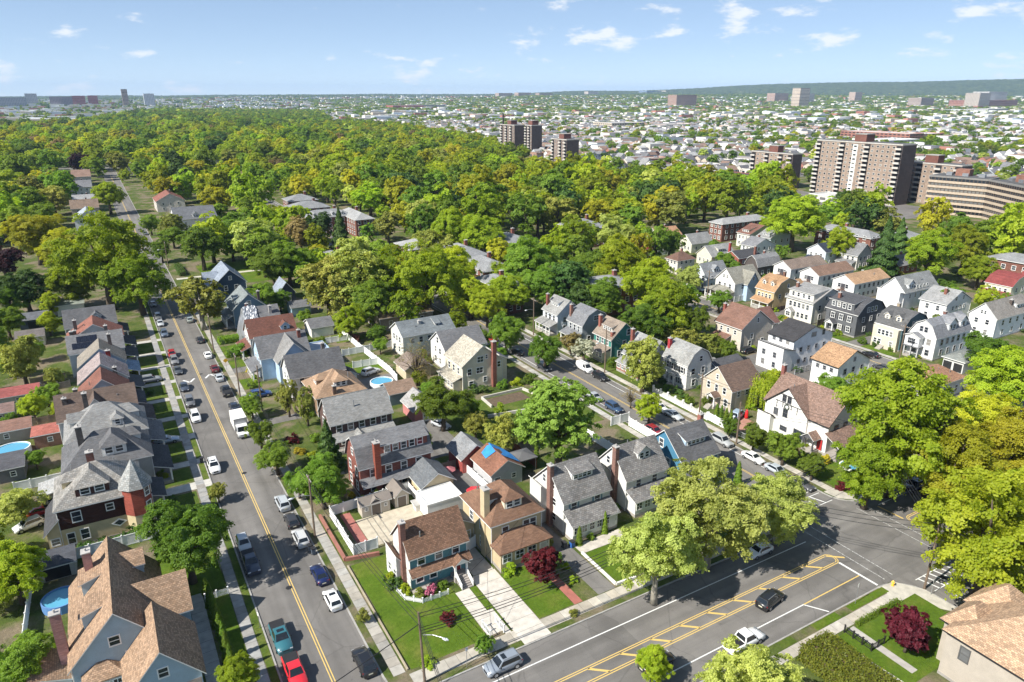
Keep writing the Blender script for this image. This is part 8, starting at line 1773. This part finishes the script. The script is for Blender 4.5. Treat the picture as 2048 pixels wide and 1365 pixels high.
def instanced(name,label,P,keys):
    """P rows: x y z scale height-scale key-index; one object whose points carry the crown shapes"""
    me=bpy.data.meshes.new(name); me.from_pydata(P[:,:3].tolist(),[],[])
    for nm,vals in (('scl',P[:,3]),('hsc',P[:,4]),('rot',wr.uniform(0,6.28,len(P)))): me.attributes.new(nm,'FLOAT','POINT').data.foreach_set('value',vals.astype(np.float32))
    me.attributes.new('idx','INT','POINT').data.foreach_set('value',P[:,5].astype(np.int32))
    o=link(name,me); ng=bpy.data.node_groups.new(name,'GeometryNodeTree'); ng.interface.new_socket('Geometry',in_out='INPUT',socket_type='NodeSocketGeometry'); ng.interface.new_socket('Geometry',in_out='OUTPUT',socket_type='NodeSocketGeometry')
    N=ng.nodes; Lk=ng.links; gi=N.new('NodeGroupInput'); go=N.new('NodeGroupOutput'); jn=N.new('GeometryNodeJoinGeometry')
    def attr(nm,t='FLOAT'):
        a=N.new('GeometryNodeInputNamedAttribute'); a.data_type=t; a.inputs['Name'].default_value=nm; return [s for s in a.outputs if s.enabled][0]
    sc_,hs_,ro_,ix_=attr('scl'),attr('hsc'),attr('rot'),attr('idx','INT')
    mu=N.new('ShaderNodeMath'); mu.operation='MULTIPLY'; Lk.new(sc_,mu.inputs[0]); Lk.new(hs_,mu.inputs[1])
    cs=N.new('ShaderNodeCombineXYZ'); Lk.new(sc_,cs.inputs[0]); Lk.new(sc_,cs.inputs[1]); Lk.new(mu.outputs[0],cs.inputs[2]); cr2=N.new('ShaderNodeCombineXYZ'); Lk.new(ro_,cr2.inputs[2])
    for i,ob in enumerate(keys):
        oi=N.new('GeometryNodeObjectInfo'); oi.inputs['Object'].default_value=ob; oi.inputs['As Instance'].default_value=True; oi.transform_space='ORIGINAL'
        cmpn=N.new('FunctionNodeCompare'); cmpn.data_type='INT'; cmpn.operation='EQUAL'; si=[s for s in cmpn.inputs if s.enabled]; Lk.new(ix_,si[0]); si[1].default_value=i
        ip=N.new('GeometryNodeInstanceOnPoints'); Lk.new(gi.outputs[0],ip.inputs['Points']); Lk.new(cmpn.outputs[0],ip.inputs['Selection']); Lk.new(oi.outputs['Geometry'],ip.inputs['Instance']); Lk.new(cr2.outputs[0],ip.inputs['Rotation']); Lk.new(cs.outputs[0],ip.inputs['Scale']); Lk.new(ip.outputs[0],jn.inputs[0])
    Lk.new(jn.outputs[0],go.inputs[0]); mod=o.modifiers.new('crowns','NODES'); mod.node_group=ng; tag(o,label,None,None,'stuff'); return o
KEYN=sorted(FARC); KEYO=[FARC[k] for k in KEYN]
def keyidx(w,n):
    sp=[k.split('_')[1] for k in KEYN]; p=np.array([w.get(s,0)/max(1,sp.count(s)) for s in sp]); return wr.choice(len(KEYN),n,p=p/p.sum())
rest=pts[nind:]
Wd=dict(zip(SPL,SPW)); far_w={'lime':.22,'green':.50,'gold':.05,'dark':.14,'olive':.05,'sage':.04}
dr=np.hypot(rest[:,0],rest[:,1]); ki=np.where(dr<1500,keyidx(Wd,len(rest)),keyidx(far_w,len(rest)))
instanced('woodland','dense park woodland of lime and green crowns stretching back on the left',np.stack([rest[:,0],rest[:,1],np.zeros(len(rest)),rest[:,2],wr.uniform(.9,1.15,len(rest)),ki],1),KEYO)
# town: rows of small houses with trees between
TX,TY=[],[]
hx,hy,hrot=[],[],[]
tx_,ty_=[],[]
p=np.array(TOWN)
X=np.arange(380,5200,13.0)
for x in X:
    d0=abs(((x-164)%71)-0)<8
    if d0: continue
    ys=np.arange(150,5200,9.6)+wr.uniform(-1.5,1.5,len(np.arange(150,5200,9.6))); k=inside(TOWN,np.full(len(ys),x),ys); ys=ys[k]
    dd=np.hypot(x,ys); az=np.degrees(np.arctan2(x,ys)); green=np.sin(x*.0043+1)*np.sin(ys*.0051+2)+.5*np.sin(x*.011+ys*.007)
    pr=np.clip(.74-.00008*dd-.26*green,.10,.85)*np.where(dd>2800,.6,1); k=wr.uniform(0,1,len(ys))<pr*.62
    hx+=list(x+wr.uniform(-2.5,2.5,k.sum())); hy+=list(ys[k])
    k2=(wr.uniform(0,1,len(ys))<(.32+.34*np.clip(green,0,1)+np.clip((dd-1500)/7000,0,.25)))&~k
    tx_+=list(x+wr.uniform(-4,4,k2.sum())); ty_+=list(ys[k2])
hx,hy=np.array(hx),np.array(hy); R=np.full(len(hx),5.0); k=clear(hx,hy,R,False); hx,hy=hx[k],hy[k]; o_=np.argsort(np.hypot(hx,hy)); hx,hy=hx[o_],hy[o_]
tx_,ty_=np.array(tx_),np.array(ty_); k=clear(tx_,ty_,np.full(len(tx_),4.0),False); tx_,ty_=tx_[k],ty_[k]
Xl,Yl=scatter(TOWN_LEFT,34); kk=wr.uniform(0,1,len(Xl))<.75; tx_=np.concatenate([tx_,Xl[kk]]); ty_=np.concatenate([ty_,Yl[kk]])
# far belts of trees up to the hills
aa=np.radians(wr.uniform(-12,72,3600)); dd=np.sqrt(wr.uniform(2600**2,7000**2,3600)); tx_=np.concatenate([tx_,np.sin(aa)*dd]); ty_=np.concatenate([ty_,np.cos(aa)*dd])
n=len(tx_); td=np.hypot(tx_,ty_); Rt=wr.uniform(3.6,7.0,n)*np.where(td>2400,1.2,1.0); instanced('far_trees','scattered far trees between the small town houses',np.stack([tx_,ty_,terr(tx_,ty_)-.2,Rt,wr.uniform(.85,1.1,n),keyidx(far_w,n)],1),KEYO)
HW=[(.66,.66,.65),(.68,.66,.62),(.56,.53,.47),(.50,.55,.60),(.60,.56,.50),(.36,.16,.12),(.74,.74,.74),(.55,.47,.38)]; HRN=['grey','pale grey','very pale','charcoal','brown','tan','slate grey','off white']; HR=[(.20,.20,.21),(.28,.28,.28),(.36,.35,.34),(.14,.14,.15),(.22,.15,.12),(.30,.20,.15),(.17,.17,.18),(.42,.42,.41)]
def small_house(mb,rb,w,d,e,r,ax,o=(0,0,0)):
    fn=(lambda a,p,z:(o[0]+a,o[1]+p,o[2]+z)) if ax else (lambda a,p,z:(o[0]+p,o[1]+a,o[2]+z)); A,Pp=(w,d) if ax else (d,w)
    mb.extrude([(-Pp/2,0),(Pp/2,0),(Pp/2,e),(0,r),(-Pp/2,e)],-A/2,A/2,fn); s=(r-e)/(Pp/2); t=[(-Pp/2-.35,e-.35*s+.1),(0,r+.1),(Pp/2+.35,e-.35*s+.1)]
    rb.add([fn(-A/2-.3,p,z) for p,z in t]+[fn(A/2+.3,p,z) for p,z in t],[(0,1,4,3),(1,2,5,4)])
SH=[]
for v in range(6):
    mb,rb=MB(),MB(); w,d=wr.uniform(8,12),wr.uniform(7,9); small_house(mb,rb,w,d,wr.uniform(5,6.5),wr.uniform(8,9.6),v%3!=0); wb=MB()
    for z in (1.8,4.4):
        for k in range(3):
            yy=-d/2+(k+.5)*d/3; wb.box(-w/2-.05,yy-.5,z-.7,-w/2+.02,yy+.5,z+.7); xx=-w/2+(k+.5)*w/3; wb.box(xx-.5,-d/2-.05,z-.7,xx+.5,-d/2+.02,z+.7)
    SH.append((mb.mesh('wall',MATS['siding']),rb.mesh('roof',MATS['shingle']),wb.mesh('window_group',MATS['glass'],uv=False)))
LBH=['small white gabled house in the town rows beyond the towers','small cream gabled house in the town rows beyond the towers','small beige gabled house in the town rows beyond the towers','small blue grey gabled house in the town rows beyond the towers','small tan gabled house in the town rows beyond the towers','small brick gabled house in the town rows beyond the towers','small pale grey gabled house in the town rows beyond the towers','small brown gabled house in the town rows beyond the towers']
NI=280
for i in range(min(NI,len(hx))):
    c=wr.choice(8,p=[.22,.16,.12,.10,.12,.12,.10,.06]); rk=wr.randint(8); a,b_,wn2=SH[wr.randint(6)]; r=thing('town_house',LBH[c].replace(' in the town',' with %s roof in the town'%HRN[rk]),'house',(hx[i],hy[i],0),0,'small houses of the town beyond the towers')
    link('wall',a,r,color=HW[c]); link('roof',b_,r,color=HR[rk]); link('window_group',wn2,r)['kind']='stuff'
m,nt,b=new_mat('town_mix'); at=nd(nt,'ShaderNodeAttribute',attribute_name='col').outputs['Color']; nt.links.new(at,b.inputs['Base Color']); b.inputs['Roughness'].default_value=.85
mb=MB(); cols=[]
for i in range(NI,len(hx)):
    rb=MB(); b0=MB(); x,y=hx[i],hy[i]; z=float(terr(x,y)); c=HW[wr.choice(8,p=[.26,.16,.12,.08,.12,.08,.12,.06])]; rc=HR[wr.randint(8)]
    s=1.0 if np.hypot(x,y)<2500 else 1.25
    if wr.uniform()<.80: small_house(b0,rb,wr.uniform(8,12)*s,wr.uniform(7,9)*s,wr.uniform(5,6.5),wr.uniform(8,10),wr.uniform()<.6,(x,y,z))
    else: w,d,hh=wr.uniform(10,26)*s,wr.uniform(10,20)*s,wr.uniform(5,11); b0.box(x-w/2,y-d/2,z,x+w/2,y+d/2,z+hh); rb.quad((x-w/2,y-d/2,z+hh+.1),(x+w/2,y-d/2,z+hh+.1),(x+w/2,y+d/2,z+hh+.1),(x-w/2,y+d/2,z+hh+.1)); rc=HR[2+wr.randint(6)]
    mb.add(b0.v,b0.f); cols+=[c]*len(b0.f); mb.add(rb.v,rb.f); cols+=[rc]*len(rb.f)
aa=np.radians(wr.uniform(-12,70,5600)); dd=np.sqrt(wr.uniform(1800**2,6200**2,5600))
for x,y in zip(np.sin(aa)*dd,np.cos(aa)*dd):
    if inside(WOODS,np.array([x]),np.array([y]))[0]: continue
    b0=MB(); z=float(terr(x,y)); w,d,hh=wr.uniform(12,46),wr.uniform(10,26),wr.uniform(7,17); b0.box(x-w/2,y-d/2,z-4,x+w/2,y+d/2,z+hh); c=HW[wr.randint(8)]; mb.add(b0.v,b0.f); cols+=[c]*len(b0.f)
me=mb.mesh('far_town',m,uv=False); ca=me.attributes.new('col','FLOAT_COLOR','FACE'); ca.data.foreach_set('color',np.array([(*c,1) for c in cols],np.float32).ravel()); tag(link('far_town',me),'mass of small far houses and flat roofs spreading towards the hills',None,None,'stuff')
print('counts',len(pts),len(rest),len(tx_),len(hx))

# ------------------------------------------------------------------ air
q=MB(); q.box(-9500,-900,-1.2,16500,16500,262); m=bpy.data.materials.new('air'); m.use_nodes=True; nt=m.node_tree
for n_ in list(nt.nodes): nt.nodes.remove(n_)
o_=nt.nodes.new('ShaderNodeOutputMaterial'); v_=nt.nodes.new('ShaderNodeVolumePrincipled'); v_.inputs['Color'].default_value=(.50,.70,1.0,1); v_.inputs['Density'].default_value=.00005; v_.inputs['Anisotropy'].default_value=.0
nt.links.new(v_.outputs[0],o_.inputs['Volume']); hz=link('haze',q.mesh('haze',m,uv=False)); tag(hz,'thin pale blue haze filling the air over the town',None,None,'stuff')
